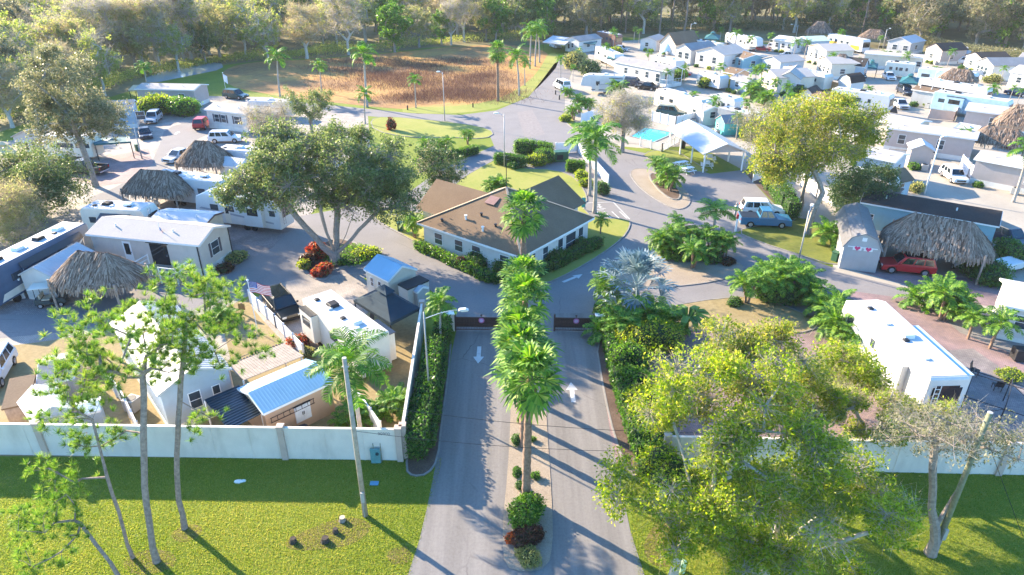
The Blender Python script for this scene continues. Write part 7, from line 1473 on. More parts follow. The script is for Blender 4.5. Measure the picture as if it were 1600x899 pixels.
BUSHES = [('bush', 'big round green bush at the foot of the nearest fan palm', (820, 810), 1.15, 1.15, 6500, .15, L_GREEN), ('bush', 'dark bronze bush in front of the round green bush', (824, 846), .85, .85, 3800, .14, L_BRONZE), ('bush', 'small orange croton beside the bronze bush', (802, 848), .4, .6, 900, .13, L_ORANGE), ('bush', 'pale variegated bush at the median tip', (826, 874), .7, .6, 2200, .12, L_MOSS),
    ('bush', 'small round shrub right of the palm trunk in the median', (836, 748), .32, .45, 600, .1, L_GREEN), ('bush', 'small shrub left of the palm trunk in the median', (807, 742), .36, .5, 700, .1, L_HEDGE), ('bush', 'upright shrub in the median under the fan palm', (808, 694), .42, .8, 900, .1, L_HEDGE), ('bush', 'tiny shrub next to the round green bush', (811, 762), .34, .4, 600, .1, L_HEDGE), ('bush', 'tiny plant right of the trunk, upper median', (832, 690), .25, .35, 400, .1, L_GREEN), ('bush', 'low plants before the nearest palm crown shadow', (815, 660), .3, .4, 500, .1, L_GREEN),
    ('bush', 'large dark bush under the clubhouse left eave', (704, 392), 1.2, 2.2, 2600, .18, L_HEDGE), ('bush', 'big dark bush below the clubhouse left window', (752, 416), 1.6, 2.0, 3400, .18, L_HEDGE), ('bush', 'dark red bush in the clubhouse front bed', (722, 420), .55, 1.3, 900, .15, L_BRONZE), ('bush', 'dark bush at the clubhouse front tip', (784, 428), 1.2, 1.8, 2600, .18, L_HEDGE), ('bush', 'wide bush under the clubhouse right eave', (866, 412), 1.4, 1.7, 2800, .18, L_HEDGE), ('bush', 'bush near the clubhouse sliding windows', (905, 392), 1.3, 1.5, 2600, .18, L_HEDGE),
    ('bush', 'yellow-green clipped ball bush by the tall hedge', (838, 260), 1.3, 1.8, 2200, .18, L_LIME), ('bush', 'small dark clipped ball on the clubhouse lawn', (803, 264), .9, 1.1, 1200, .16, L_HEDGE), ('bush', 'rounded bush right of the yellow-green ball', (852, 256), 1.5, 2.4, 2600, .18, L_GREEN), ('bush', 'bright clipped bush at the white lawn fence', (907, 282), 1.1, 1.5, 1900, .16, L_LIME), ('bush', 'second bush along the white lawn fence', (918, 292), 1.0, 1.2, 1600, .16, L_LIME), ('bush', 'dark upright bush by the paired palms', (940, 304), 1.0, 1.8, 1900, .16, L_HEDGE),
    ('bush', 'red cordyline cluster left of the oak trunk', (497, 402), 1.0, 1.7, 900, .4, L_RED), ('bush', 'coral red cordyline right below the oak trunk', (506, 428), 1.1, 1.0, 900, .38, L_RED), ('bush', 'yellow croton at the left of the oak bed', (474, 420), .7, 1.0, 700, .25, L_GOLD), ('bush', 'dark croton in the middle of the oak bed', (484, 412), .8, 1.2, 800, .25, L_BRONZE), ('bush', 'green ground cover mound right of the oak trunk', (545, 402), 2.2, .7, 4200, .18, L_GREEN), ('bush', 'bright green border plants at the oak bed tip', (568, 400), 1.5, .8, 2200, .18, L_LIME),
    ('bush', 'dense bright shrub right of the gate post block', (962, 520), 1.9, 2.4, 5500, .18, L_GREEN), ('bush', 'tall bright shrub behind the gate post shrub', (1020, 545), 2.0, 2.6, 5500, .18, L_LIME), ('bush', 'dark shrub under the silver palm', (1000, 490), 1.2, 1.4, 2400, .18, L_HEDGE), ('bush', 'dark shrub on the silver palm road side', (940, 492), .8, 1.5, 2200, .18, L_HEDGE), ('bush', 'low dark shrub on the sand strip', (1146, 476), .7, .8, 1100, .14, L_HEDGE),
    ('bush', 'red flowering plants by the white yard fence', (466, 540), .9, .9, 1200, .16, L_RED), ('bush', 'grey-green plants below the red flowers', (482, 556), .7, .7, 900, .14, L_MOSS), ('bush', 'hedge of dark shrubs beside the covered boat', (1545, 436), 2.2, 2.0, 5200, .2, L_HEDGE), ('bush', 'large dark shrub behind the covered boat', (1584, 410), 2.2, 2.0, 4200, .2, L_HEDGE), ('bush', 'small ground plants beside the white house', (1580, 590), 1.0, .5, 1200, .14, L_LIME),
    ('bush', 'leafy yellow croton hedge at the left lane head', (246, 178), 3.2, 3.6, 5200, .3, L_LIME), ('bush', 'darker leafy shrubs right of the yellow croton', (284, 180), 3.0, 3.4, 4800, .3, L_GREEN), ('bush', 'red bougainvillea shrub by the corner lawn', (612, 204), .8, 2.2, 700, .3, L_RED), ('bush', 'shrubs at the end of the tan park home', (372, 406), 1.3, .8, 1600, .2, L_MOSS), ('bush', 'dark plants at the tan park home corner', (350, 424), .9, .9, 1000, .18, L_BRONZE), ('bush', 'mixed shrubs by the avenue behind the white van', (900, 108), 3.0, 4.2, 3600, .4, L_MOSS), ('bush', 'green round shrub right of the avenue palms', (918, 118), 2.6, 3.6, 3000, .35, L_OAK), ('bush', 'yellow shrub in front of the white gabled shed', (962, 86), 1.8, 2.2, 1600, .3, L_LIME),
    ('bush', 'green shrub by the black roofed cabin', (1250, 152), 1.6, 2.2, 1500, .3, L_HEDGE), ('bush', 'yellow croton below the twin gabled houses', (1106, 138), 2.0, 2.6, 2000, .3, L_LIME), ('bush', 'orange-green croton right of the yellow one', (1130, 136), 1.8, 2.6, 1800, .3, L_GOLD), ('bush', 'shrubs at the porch of the long grey park home', (1062, 126), 2.2, 2.6, 2200, .3, L_GREEN), ('bush', 'yellow flowering shrub before the converted bus', (1330, 78), 1.8, 2.6, 1600, .3, L_GOLD), ('bush', 'small lime shrub at the white lamp pole foot', (1444, 166), .9, 1.0, 700, .25, L_LIME), ('bush', 'small shrubs before the many-windowed gable', (1550, 130), 2.0, 2.0, 1500, .3, L_MOSS), ('bush', 'shrub behind the teal park home end', (1432, 300), 1.0, 1.4, 1000, .25, L_MOSS), ('bush', 'red and green shrub at the right edge hut', (1580, 232), 1.6, 2.0, 1400, .3, L_RED), ('bush', 'green shrub in front of the playhouse', (1146, 206), 1.0, 1.4, 1000, .25, L_GREEN), ('bush', 'bright shrub right of the pool pavilion', (1168, 218), 1.6, 2.4, 2000, .3, L_LIME), ('bush', 'lime shrub at the avenue verge', (884, 190), 1.0, 1.2, 1200, .2, L_LIME), ('bush', 'dark red plants in the shell island mulch', (1136, 412), .9, .6, 900, .2, L_BRONZE), ('bush', 'green undergrowth of the shell island palms', (1062, 404), 1.8, 1.1, 2600, .22, L_GREEN), ('bush', 'green undergrowth right of the shell island palms', (1102, 404), 1.8, 1.0, 2600, .22, L_HEDGE), ('bush', 'undergrowth of the roadside palm group', (1222, 470), 2.4, 1.5, 3600, .22, L_HEDGE)]
for nm, lb, px, r, h, n, sz, lm in BUSHES: bush(nm, lb, 'shrub', P(*px), blob(r, h), n, sz, lm, fuzz=.19)

# more palms, cars and yard things of the park rows
for k, b, tp, lb in ((0, (1040, 138), 112, 'palm before the porch of the long pale grey park home'), (1, (1068, 132), 106, 'palm right of the porch croton shrubs'), (2, (1186, 150), 108, 'tall palm in front of the cream front house'), (0, (1206, 160), 128, 'bright palm above the dark teal motorhome roof'), (1, (1226, 170), 136, 'palm left of the black roofed cabin'), (2, (1310, 76), 50, 'palm rising behind the converted bus'), (0, (1334, 118), 94, 'small palm before the black roofed barn'), (1, (1412, 112), 86, 'palm between the tan trailer and the beige park home'), (2, (1540, 176), 138, 'thin palm right of the sky blue motorhome cab'), (0, (1350, 166), 138, 'small palm at the motorhome with twin dark slides'),
        (1, (1080, 78), 54, 'palm behind the first white gabled house'), (2, (1168, 88), 60, 'palm at the long white roofed garage block'), (0, (1256, 92), 66, 'palm left of the tall cream house'), (1, (1480, 104), 80, 'palm before the pinkish wood edge house'), (2, (945, 100), 72, 'palm left of the long pale grey park home'), (0, (1230, 190), 152, 'palm among the willowy trees by the golden tree'), (1, (1150, 218), 182, 'palm rising behind the pool pavilion'), (2, (1562, 132), 106, 'palm before the white house fence at upper right')):
    queen(k, b, tp, lb)
for px, ang, kind, col, lb in (((990, 134), -30, 'suv', P_NAVY, 'dark suv parked below the long pale grey park home'), ((1010, 140), 150, 'sedan', P_BLACK, 'black sedan right of the dark suv below the grey park home'), ((1232, 90), -20, 'sedan', P_SILVER, 'silver sedan beside the blue-ended white house'), ((1268, 128), -35, 'pickup', P_WHITE, 'white pickup in front of the orange timber fence'), ((1342, 122), -100, 'suv', P_BLACK, 'black suv below the black roofed barn'), ((1388, 124), -100, 'sedan', P_WHITE, 'white sedan left of the teal canopy'), ((1560, 112), -30, 'suv', P_SILVER, 'silver suv before the many-windowed gable'), ((1528, 146), 150, 'pickup', P_NAVY, 'dark pickup behind the sky blue motorhome'), ((1405, 168), -95, 'sedan', P_SILVER, 'silver sedan on the pale court below the dark suv'), ((1064, 118), -25, 'sedan', P_RED, 'red sedan behind the porch of the grey park home'),
        ((1120, 102), -20, 'suv', P_BLACK, 'black suv below the second white gabled house'), ((1590, 150), -60, 'sedan', P_NAVY, 'navy sedan by the right edge palms'), ((280, 250), -110, 'sedan', P_SILVER, 'silver sedan in the shaded lane by the thatched hut'), ((1216, 108), -25, 'suv', P_NAVY, 'navy suv behind the cream front house')):
    car_at('car' if kind != 'pickup' else 'pickup_truck', lb, 'car', px, ang, kind, col, **({'H': 1.5, 'L': 4.6} if kind == 'sedan' else {}))
def chair(label, loc, rot, m, grp=None):
    t = thing('patio_chair', label, 'chair', loc, rot, grp); mb = MB(); mb.box(-.26, -.26, .40, .26, .26, .44); mb.build('seat', m, t); mb = MB(); mb.slab([(-.26, .26, .44), (.26, .26, .44), (.26, .38, .98), (-.26, .38, .98)], .04); mb.build('backrest', m, t)
    for x in (-.23, .23):
        for y in (-.23, .23): mb = MB(); mb.bar((x, y, 0), (x, y, .4), .04); mb.build('leg', m, t)
    return t
CH = {}
for c, m, place_, n in (((1205, 128), ACW, 'below the cream front house', 3), ((1362, 176), ACW, 'by the motorhome with twin dark slides', 3), ((250, 318), ACW, 'beside the oval thatched hut', 3), ((560, 515), DARKM, 'under the edge of the navy gazebo', 3), ((330, 600), WOOD, 'on the sandy path by the plank patio roof', 2), ((1548, 596), DARKM, 'on the pavers by the hoop shelter', 2), ((900, 172), ACW, 'beside the pale fifth wheel', 2), ((1480, 176), WOODO, 'below the sky blue motorhome', 2)):
    p = P(*c); lb = ('white', 'white', 'dark', 'wooden', 'orange')[[ACW, None, DARKM, WOOD, WOODO].index(m)] + ' patio chair ' + place_
    for i in range(n): a = i * 2.1 + c[0]; chair(lb, (p.x + math.cos(a) * 1.1, p.y + math.sin(a) * 1.1, .02), a + 1.57 + math.pi, m, lb)
for px, m, lb in (((152, 330), 'green_bin', 'green wheeled bin by the white travel trailer'), ((610, 560), 'green_bin', 'green wheeled bin at the white rv rear corner'), ((1304, 408), 'green_bin', 'green wheeled bin at the barn-roofed grey shed corner'), ((1398, 420), 'green_bin', 'green wheeled bin beside the red suv nose'), ((1420, 258), 'green_bin', 'green wheeled bin by the taupe gabled shed'), ((1275, 176), 'green_bin', 'green wheeled bin at the brown walled hut'), ((216, 236), 'green_bin', 'green wheeled bin at the slim grey post')):
    t = thing('waste_bin', lb, 'bin', P(*px), random.random() * 6); mb = MB(); mb.prism([(-.28, -.3), (.28, -.3), (.32, .3), (-.32, .3)], .05, .95); mb.build('bin_body', MATS[m], t, bevel=.03); mb = MB(); mb.box(-.34, -.34, .952, .34, .36, 1.02); mb.build('lid', MATS[m], t)

SHR = [bush_mesh('bush', blob(.7, .9), 420, .24, lm, fuzz=.25) for lm in (L_GREEN, L_HEDGE, L_LIME)]; ac0 = None; n_ = 0
for t, L, W in HOUSES:
    if t.location.y < 78 or t['category'] == 'pavilion' or t.location.x < 5: continue
    M4 = Matrix.Translation(t.location) @ Matrix.Rotation(t.rotation_euler.z, 4, 'Z')
    for k in range(2):
        v = M4 @ Vector((L * random.uniform(.05, .95), -.9, 0)); o = link('bush', SHR[n_ % 3], None, v, random.random() * 6); o.scale = (random.uniform(.7, 1.2),) * 3; n_ += 1
        tag(o, 'low green shrub against the front of a park home in the right rows', 'shrub', 'low green shrub against the front of a park home in the right rows')
    v = M4 @ Vector((L * random.uniform(.6, .95), -.75, 0)); lb = 'small grey air conditioner beside a park home in the right rows'
    if ac0 is None:
        ac0 = thing('air_conditioner', lb, 'air conditioner', v, t.rotation_euler.z, lb); mb = MB(); mb.box(-.4, -.4, .05, .4, .4, .85); mb.build('casing', GALV, ac0, bevel=.04); mb = MB(); mb.disc((0, 0, .86), .3, .03, 14); mb.build('fan_grille', BLACKP, ac0)
    else: dup(ac0, v, t.rotation_euler.z)
# ---------------------------------------------------------------- trees
def tree_at(base, **k):
    p = P(*base); t = make_tree(loc=(p.x, p.y, 0), **k); return t
def rel(base, pts):
    """clump centres given as (px,py,height) relative to a tree standing at a pixel"""
    b = P(*base); return b
# broad live oak by the road
b = P(523, 412)
cl = ell_clumps(88, (-.8, 2.5, 9.0), (8.8, 6.2, 4.2), .25, 5.6, 1.25) + ell_clumps(20, (5.0, 1.5, 7.2), (3.6, 3.6, 2.4), .3, 4.0, 1.2) + ell_clumps(16, (-6.8, .5, 7.6), (2.8, 3.0, 1.8), .3, 5.6, 1.2)
make_tree('oak_tree', 'wide dark live oak with many grey stems in the red planted bed', 'tree', cl, .52, .9, L_OAK, 95000, .20, .78, BARK, (0.1, 0), .55, 1500, L_GREY, (.7, .02), gam=.55, boughs=.03, loc=b, sides=7, forks=[(-3.2, .6, 4.6), (-1.4, 1.6, 5.2), (.5, 2.2, 5.4), (2.2, 1.2, 4.8), (3.4, .4, 4.2), (-.4, -.6, 4.8)])
b = P(150, 292)
cl = ell_clumps(20, (-.8, 1, 12.5), (4.2, 3.6, 4.4), .45, 6.5, 1.5) + ell_clumps(12, (2.2, .5, 8.6), (3.6, 3, 2.6), .4, 6, 1.2) + ell_clumps(8, (-3.2, .5, 8.4), (2.6, 3, 2.4), .4, 6, 1.2)
make_tree('oak_tree', 'tall grey-green oak with bare lower trunk beside the black pickup', 'tree', cl, .33, 6.5, L_OAKG, 36000, .25, .85, BARKL, (-.6, .3), .5, 900, L_GREY, (.8, .025), loc=b, gam=.5)
b = P(1262, 366)
cl = ell_clumps(26, (1.0, 3, 10.2), (6.0, 5.0, 3.4), .4, 5.8, 1.5) + ell_clumps(14, (-3.8, 2, 7.4), (3.2, 3, 2.8), .3, 4.5, 1.1)
make_tree('lime_tree', 'golden green tree with slanting trunk in front of the beige park homes', 'tree', cl, .27, 4.6, L_GOLD, 48000, .21, .95, BARKL, (.8, .4), .5, 1600, L_TAN, (.9, .025), boughs=.025, loc=b)
make_tree('small_tree', 'dark green tree behind the barn-roofed grey shed', 'tree', ell_clumps(30, (0, 0, 3.8), (3.2, 3.2, 2.8), .3, 1.0, .9), .22, 1.4, L_DARK, 26000, .19, .8, BARK, loc=P(1333, 342))
make_tree('small_tree', 'slim dark trunked tree on the shaded truck lawn', 'tree', ell_clumps(9, (0, 0, 6.4), (1.8, 1.8, 1.2), .3, 5, .8), .2, 5, L_OAK, 3000, .16, .6, BARK, loc=P(1250, 330))
make_tree('small_tree', 'grey-green willowy tree between playhouse and golden tree', 'tree', ell_clumps(26, (0, 1, 5.2), (4.0, 3.4, 3.2), .3, 1.6, 1.1), .3, 2.2, L_OAKG, 15000, .17, .8, BARKL, twigs=900, twigm=L_TAN, loc=P(1196, 262))
make_tree('weeping_tree', 'grey weeping tree with bare twigs beside the pool', 'tree', ell_clumps(22, (0, 0, 5.6), (4.4, 3.8, 2.6), .3, 2.6, 1.2), .3, 2.4, L_MOSS, 4200, .2, .8, BARKL, twigs=7000, twigm=L_GREY, tw=(1.4, .035), loc=P(972, 238))
make_tree('small_tree', 'dark leafed small magnolia left of the clubhouse lawn', 'tree', ell_clumps(24, (0, 0, 3.8), (3.0, 2.8, 2.8), .3, .9, .9), .24, 1.4, L_DARK, 11000, .2, .65, BARK, loc=P(684, 312), twigs=500, twigm=L_TAN)
make_tree('small_tree', 'pale leafless tree above the oak crown', 'tree', ell_clumps(16, (0, 0, 5.0), (3.6, 3.0, 2.2), .3, 2.4, 1.0), .2, 2, L_MOSS, 1500, .2, .7, BARKL, twigs=4200, twigm=L_GREY, tw=(1.1, .03), loc=P(428, 236))
make_tree('small_tree', 'dense grey-green tree behind the live oak crown', 'tree', ell_clumps(22, (0, 0, 4.8), (3.6, 3, 2.4), .3, 2.0, 1.0), .25, 2, L_OAK, 11000, .2, .75, BARK, loc=P(488, 208))
make_tree('large_shrub', 'dark rounded tree mass at the left picture edge', 'tree', ell_clumps(34, (0, 0, 3.8), (5.4, 4.4, 3.6), .35, .8, 1.3), .35, 1.2, L_OAK, 40000, .21, 1.0, BARK, loc=P(62, 338), twigs=1400, twigm=L_TAN)
make_tree('large_shrub', 'tan leafless shrub tree beside the dark motorhome', 'tree', ell_clumps(26, (0, 0, 3.0), (4.6, 3.8, 3.0), .3, .7, 1.1), .3, 1.0, L_MOSS, 14000, .17, 1.0, BARKL, twigs=9000, twigm=L_TAN, tw=(.9, .025), loc=P(14, 374))
# near trees right of the entrance
b = P(1050, 905)
A = [(-2.6, 1.5, 6.0), (-1.6, 2.8, 8.0), (-.4, 3.2, 10.2), (1.6, 2.2, 11.2), (3.4, 2.4, 10.4), (4.6, 1.4, 8.6), (2.6, .4, 8.8), (.4, .2, 8.4), (-1.6, -.2, 5.4), (5.0, .2, 6.6), (3.2, -.8, 6.2), (1.0, -1.0, 6.0), (-.6, -.6, 3.6), (2.4, -1.2, 4.2), (4.2, -.6, 4.6)]
cl = [np.array(c) + rng.normal(0, .5, 3) for c in A for _ in range(2)]
make_tree('lime_tree', 'near yellow-green tree at the right edge of the entrance lane', 'tree', cl, .20, 2.6, L_LIME, 32000, .155, .60, BARKN, (.5, .3), .5, 2000, L_TAN, (.6, .016), boughs=.016, loc=b, gam=.55, forks=[(-1.2, .6, 4.4), (.6, 1.2, 5.2), (2.2, .4, 4.6), (1.0, -.3, 4.2)])
b = P(1190, 915)
A = [(-2.6, .6, 8.2), (-1.2, 1.4, 9.0), (.8, 1.4, 8.6), (2.4, 1.0, 7.6), (3.8, .6, 6.8), (5.0, .2, 5.8), (4.8, -.4, 4.8), (3.0, -.6, 6.6), (1.0, 0, 8.2), (-1.0, -.2, 6.6), (-2.8, -.2, 5.0), (1.2, -1.0, 5.0), (3.0, -1.0, 3.6), (-1.2, -.9, 3.4), (.6, -1.0, 2.6)]
cl = [np.array(c) + rng.normal(0, .5, 3) for c in A for _ in range(2)]
make_tree('lime_tree', 'near tree with mixed bare twigs left of the twisted tree', 'tree', cl, .22, 2.4, L_LIME, 29000, .155, .60, BARKN, (.3, .3), .5, 4500, L_GREY, (.7, .013), boughs=.016, loc=b, gam=.55, forks=[(-1.2, .6, 4.4), (.6, 1.2, 5.2), (2.2, .4, 4.6), (1.0, -.3, 4.2)])
b = P(1135, 745)
A = [(-3.2, 0, 6.4), (-2.2, .6, 8.4), (-.6, 1, 9.6), (1.4, .8, 8.8), (3.0, .4, 7.4), (4.2, .2, 6.0), (2.2, -.4, 7.0), (0, -.4, 6.6), (-1.6, -.6, 5.2), (3.8, -.6, 5.2), (1.2, -.8, 4.8), (-4.4, .2, 5.0)]
cl = [np.array(c) + rng.normal(0, .55, 3) for c in A for _ in range(2)]
make_tree('lime_tree', 'golden green tree behind the wall with forked pale trunk', 'tree', cl, .24, 3.2, L_GOLD, 26000, .165, .62, BARKN, (.4, .2), .5, 2500, L_TAN, (.7, .016), boughs=.016, loc=b, gam=.56, forks=[(-1.4, .2, 4.6), (.8, .6, 5.4), (2.2, 0, 4.4)])
b = P(1345, 735)
A = [(-2.8, 0, 5.4), (-1.2, .8, 5.4), (1.0, 1, 5.0), (2.8, .4, 4.2), (4.2, 0, 3.6), (.6, -.5, 5.2), (-1.8, -.5, 3.8), (2.4, -.6, 3.6)]
cl = [np.array(c) + rng.normal(0, .55, 3) for c in A for _ in range(2)]
make_tree('lime_tree', 'olive tree with tan twigs behind the wall below the white fifth wheel', 'tree', cl, .18, 2.4, L_LIME, 15000, .17, .44, BARKN, (.2, .2), .5, 4500, L_TAN, (.8, .016), boughs=.016, loc=b, gam=.56, forks=[(-1.4, .2, 4.6), (.8, .6, 5.4), (2.2, 0, 4.4)])
make_tree('lime_tree', 'olive green tree in the yard corner above the near trees', 'tree', ell_clumps(16, (0, 0, 3.4), (2.6, 2.0, 1.8), .4, 1.4, 1.0), .18, 1.4, L_LIME, 12000, .19, .7, BARKL, twigs=2500, twigm=L_TAN, tw=(.7, .016), loc=P(1290, 655))
# twisted bare tree
b = P(1453, 866)
cl = ell_clumps(16, (-1.6, .6, 7.8), (2.6, 1.6, 1.3), .2, 6.2, .7) + ell_clumps(9, (1.4, .6, 7.0), (1.6, 1.2, 1.0), .2, 5.8, .7)
make_tree('bare_tree', 'grey twisted tree with thin canopy beside the mossy pole', 'tree', cl, .25, 1.8, L_OAKG, 3800, .13, .6, BARK, (-.2, .1), .5, 2600, L_GREY, (.6, .012), boughs=.014, loc=b, wob=.16, gam=.75, sides=8, forks=[(-1.2, .3, 5.6), (.4, .3, 4.6)])

# ---- pines
def pine(label, base, h, r, lean, crown, nt, nd=60, nl=.33, cat='tree'):
    """crown=[(x,y,z,rx,ry,rz,n)] tufts of long needles on twigs"""
    t = thing('pine_tree', label, cat, P(*base)); cl = []
    for (x, y, z, rx, ry, rz, n) in crown: cl += ell_clumps(n, (x, y, z), (rx, ry, rz), .35, gap=.35)
    tips = [np.array(c) for c in cl]; segs = grow(tips, r, h, lean, .9, .06, .62, 1.6); link('trunk', limb_mesh('trunk', segs, BARKP, 8), t)
    T = []
    for c in tips:
        for _ in range(nt): T.append(c + rng.normal(0, .30, 3))
    T = np.array(T); m = len(T); c = np.repeat(T, nd, 0); axis = np.repeat(unit(rng.normal(size=(m, 3)) * .7 + [0, 0, 1]), nd, 0); d = unit(rng.normal(size=(m * nd, 3)) * .55 + axis); s = unit(np.cross(d, rng.normal(size=(m * nd, 3)))) * .0085; L = nl * rng.uniform(.7, 1.2, (m * nd, 1))
    V = np.stack([c - s, c + s, c + d * L + s * .5, c + d * L - s * .5], 1); link('crown', np_mesh('crown', V, L_PINE), t); return t
pine('right pine of the foreground group with straight trunk', (288, 826), 11.4, .145, (1.6, 2.6), [(2.0, 3.0, 12.4, 2.9, 2.2, 2.0, 44), (2.9, 3, 9.8, 3.2, 1.6, 1.0, 14), (.4, 2.4, 10.2, 1.8, 1.6, 1.2, 10), (1.4, 1.4, 6.2, 1.0, .8, .5, 4)], 6)
pine('thickest middle pine of the foreground group', (245, 878), 11.0, .16, (.9, 2.6), [(.1, 3.0, 11.8, 3.2, 2.4, 2.1, 46), (-2.6, 2.6, 9.6, 2.4, 1.8, 1.4, 16), (2.2, 3.0, 10.6, 1.8, 1.6, 1.0, 10), (-2.2, 1.8, 6.8, 1.6, .9, .8, 9)], 6)
pine('thin left pine with bare dead branches', (208, 872), 7.8, .085, (-.8, 1.6), [(-1.2, 2.0, 9.4, 1.5, 1.2, 1.3, 12), (-2.6, 1.8, 8.0, 1.4, 1.0, .8, 9), (-2.4, .6, 4.4, 1.4, .6, .5, 7), (-3.4, .8, 5.0, .9, .6, .6, 6)], 4)
pine('low leaning pine at the bottom left corner', (188, 905), 3.2, .09, (-1.4, .6), [(-2.2, .6, 4.4, 1.0, .8, .8, 8), (-3.6, .4, 3.4, 1.2, .9, 1.0, 12), (-3.4, -.2, 1.8, 1.3, .7, .7, 9), (-1.6, .3, 3.2, .6, .6, .6, 4)], 5)

# ---------------------------------------------------------------- the wood behind
BARKW = mat('pale_wood_limbs', (.44, .40, .34), .95, var=.25, scale=3)
def wood_proto(kind, i):
    h = random.uniform(.9, 1.12)
    if kind == 'bare': return make_tree('bare_tree', 'x', 'tree', ell_clumps(26, (0, 0, 9 * h), (4.6, 4.6, 5), .35, 3.2, 1.2), .36, 3 * h, L_MOSS, 1500, .45, 1.1, BARKW, boughs=.05, sub=4, twigs=4200, twigm=L_GREY if i % 2 else L_TAN, tw=(1.7, .055), rmin=.03)
    if kind == 'yellow': return make_tree('yellow_tree', 'x', 'tree', ell_clumps(26, (0, 0, 9 * h), (4.8, 4.8, 5), .35, 3.0, 1.3), .32, 3.4 * h, L_YEL, 4200, .46, 1.25, BARKW, boughs=.05, sub=5, twigs=1600, twigm=L_GREY, tw=(1.6, .05), rmin=.03)
    if kind == 'dark': return make_tree('evergreen_tree', 'x', 'tree', ell_clumps(28, (0, 0, 8 * h), (4.6, 4.6, 6), .4, 2.0, 1.3), .34, 3 * h, L_OAK if i % 2 else L_GREEN, 7500, .50, 1.15, BARK, sub=8, rmin=.03)
    if kind == 'grey': return make_tree('mossy_tree', 'x', 'tree', ell_clumps(30, (0, 0, 8.4 * h), (5.2, 5.2, 5.6), .4, 2.2, 1.4), .34, 2.6 * h, L_OAKG if i % 2 else L_MOSS, 5200, .48, 1.2, BARKL, sub=6, twigs=1500, twigm=L_TAN, tw=(1.5, .05), rmin=.03)
    return make_tree('tall_pine', 'x', 'tree', ell_clumps(18, (0, 0, 19 * h), (2.6, 2.6, 3.6), .4, 14, 1.0), .26, 14 * h, L_PINE, 4200, .5, .95, BARKP, sub=6, rmin=.03)
WKIND = {'bare': 'pale leafless tree in the wood', 'yellow': 'yellow-green tree in the wood', 'dark': 'dark evergreen tree in the wood', 'grey': 'grey mossy tree in the wood', 'pine': 'tall bare-trunked pine in the wood'}
PR = {k: [wood_proto(k, i) for i in range(2)] for k in WKIND}; used_p = set()
def wtree(kind, i, x, y, sc, where):
    o = PR[kind][i % 2]; lb = WKIND[kind] + ' ' + where; s = (sc * random.uniform(.9, 1.1), sc * random.uniform(.9, 1.1), sc * random.uniform(.92, 1.1))
    if o.name not in used_p: used_p.add(o.name); place(o, (x, y), random.random() * 6); o.scale = s; o['label'] = lb; o['group'] = lb; return
    dup(o, (x, y), random.random() * 6, lb, s, lb)
# front edge of the wood: named by where each stands
EDGE = [('bare', 480, 92, 1.05, 'standing broad at the left of the dry pond edge'), ('bare', 545, 86, 1.05, 'standing broad at the middle of the dry pond edge'), ('dark', 617, 82, .9, 'standing dark and narrow by the pond path'), ('yellow', 420, 98, .8, 'just left of the broad leafless pair'), ('grey', 655, 74, .8, 'behind the pond path'), ('bare', 725, 66, 1.0, 'tall behind the pond corner'), ('dark', 775, 66, .95, 'at the head of the avenue, left'), ('dark', 815, 64, 1.0, 'at the head of the avenue, middle'), ('grey', 760, 64, .9, 'between the pond corner and the avenue'), ('bare', 705, 70, .8, 'short, at the pond corner'), ('dark', 690, 70, .7, 'low, at the back of the pond'),
    ('dark', 322, 100, .75, 'right behind the long tan park home'), ('yellow', 280, 112, .8, 'bright over the long tan park home'), ('bare', 250, 106, 1.15, 'with slanting trunks over the long tan park home'), ('bare', 225, 112, 1.2, 'left of the slanting trunks'), ('yellow', 165, 150, .75, 'behind the tall grey-green oak'), ('bare', 105, 170, .8, 'left of the tall grey-green oak'), ('yellow', 60, 186, .7, 'above the arched window cottage'), ('bare', 20, 200, .8, 'at the left edge above the gazebo'), ('grey', 35, 175, .8, 'second back at the left edge'), ('bare', 130, 135, 1.0, 'far left middle'), ('dark', 10, 160, .9, 'dark at the far left edge'), ('yellow', 90, 140, 1.0, 'far left behind the cottage'), ('bare', 300, 98, 1.2, 'forked at the pond head'), ('grey', 345, 94, 1.0, 'grey at the pond head'), ('yellow', 385, 90, 1.0, 'yellow at the pond head'), ('dark', 840, 62, 1.0, 'left of the flat white carport'), ('dark', 862, 52, 1.0, 'behind the flat white carport')]
for i, (k, px, py, sc, wh) in enumerate(EDGE):
    p = P(px, py); lb = WKIND[k].replace(' in the wood', '') + ' ' + wh; wtree(k, i, p.x, p.y, sc, wh)
    o = [o for o in (PR[k][i % 2],)][0]
for o in scene.objects:
    if o.parent is None and 'group' in o and o['group'].startswith(tuple(WKIND.values())): del o['group']
def zone(name, poly, n, kinds, sc, gap):
    """scatter single trees through one part of the wood"""
    pts = []; pp = [P(*q) if len(q) == 2 else Vector(q) for q in poly]; xs = [q.x for q in pp]; ys = [q.y for q in pp]
    def inside(x, y):
        c = False
        for i in range(len(pp)):
            a, b = pp[i], pp[i - 1]
            if (a.y > y) != (b.y > y) and x < (b.x - a.x) * (y - a.y) / (b.y - a.y) + a.x: c = not c
        return c
    for _ in range(n * 60):
        x, y = random.uniform(min(xs), max(xs)), random.uniform(min(ys), max(ys))
        if not inside(x, y) or any((x - a) ** 2 + (y - b) ** 2 < gap * gap for a, b in pts): continue
        pts.append((x, y)); k = random.choice(kinds); wtree(k, len(pts), x, y, sc * random.uniform(.85, 1.15), name)
        if len(pts) >= n: break
zone('left of the dry pond', [(-40, 190), (60, 160), (200, 125), (330, 92), (330, 40), (100, 46), (-160, 90)], 56, ['bare', 'yellow', 'yellow', 'grey', 'yellow'], 1.1, 6)
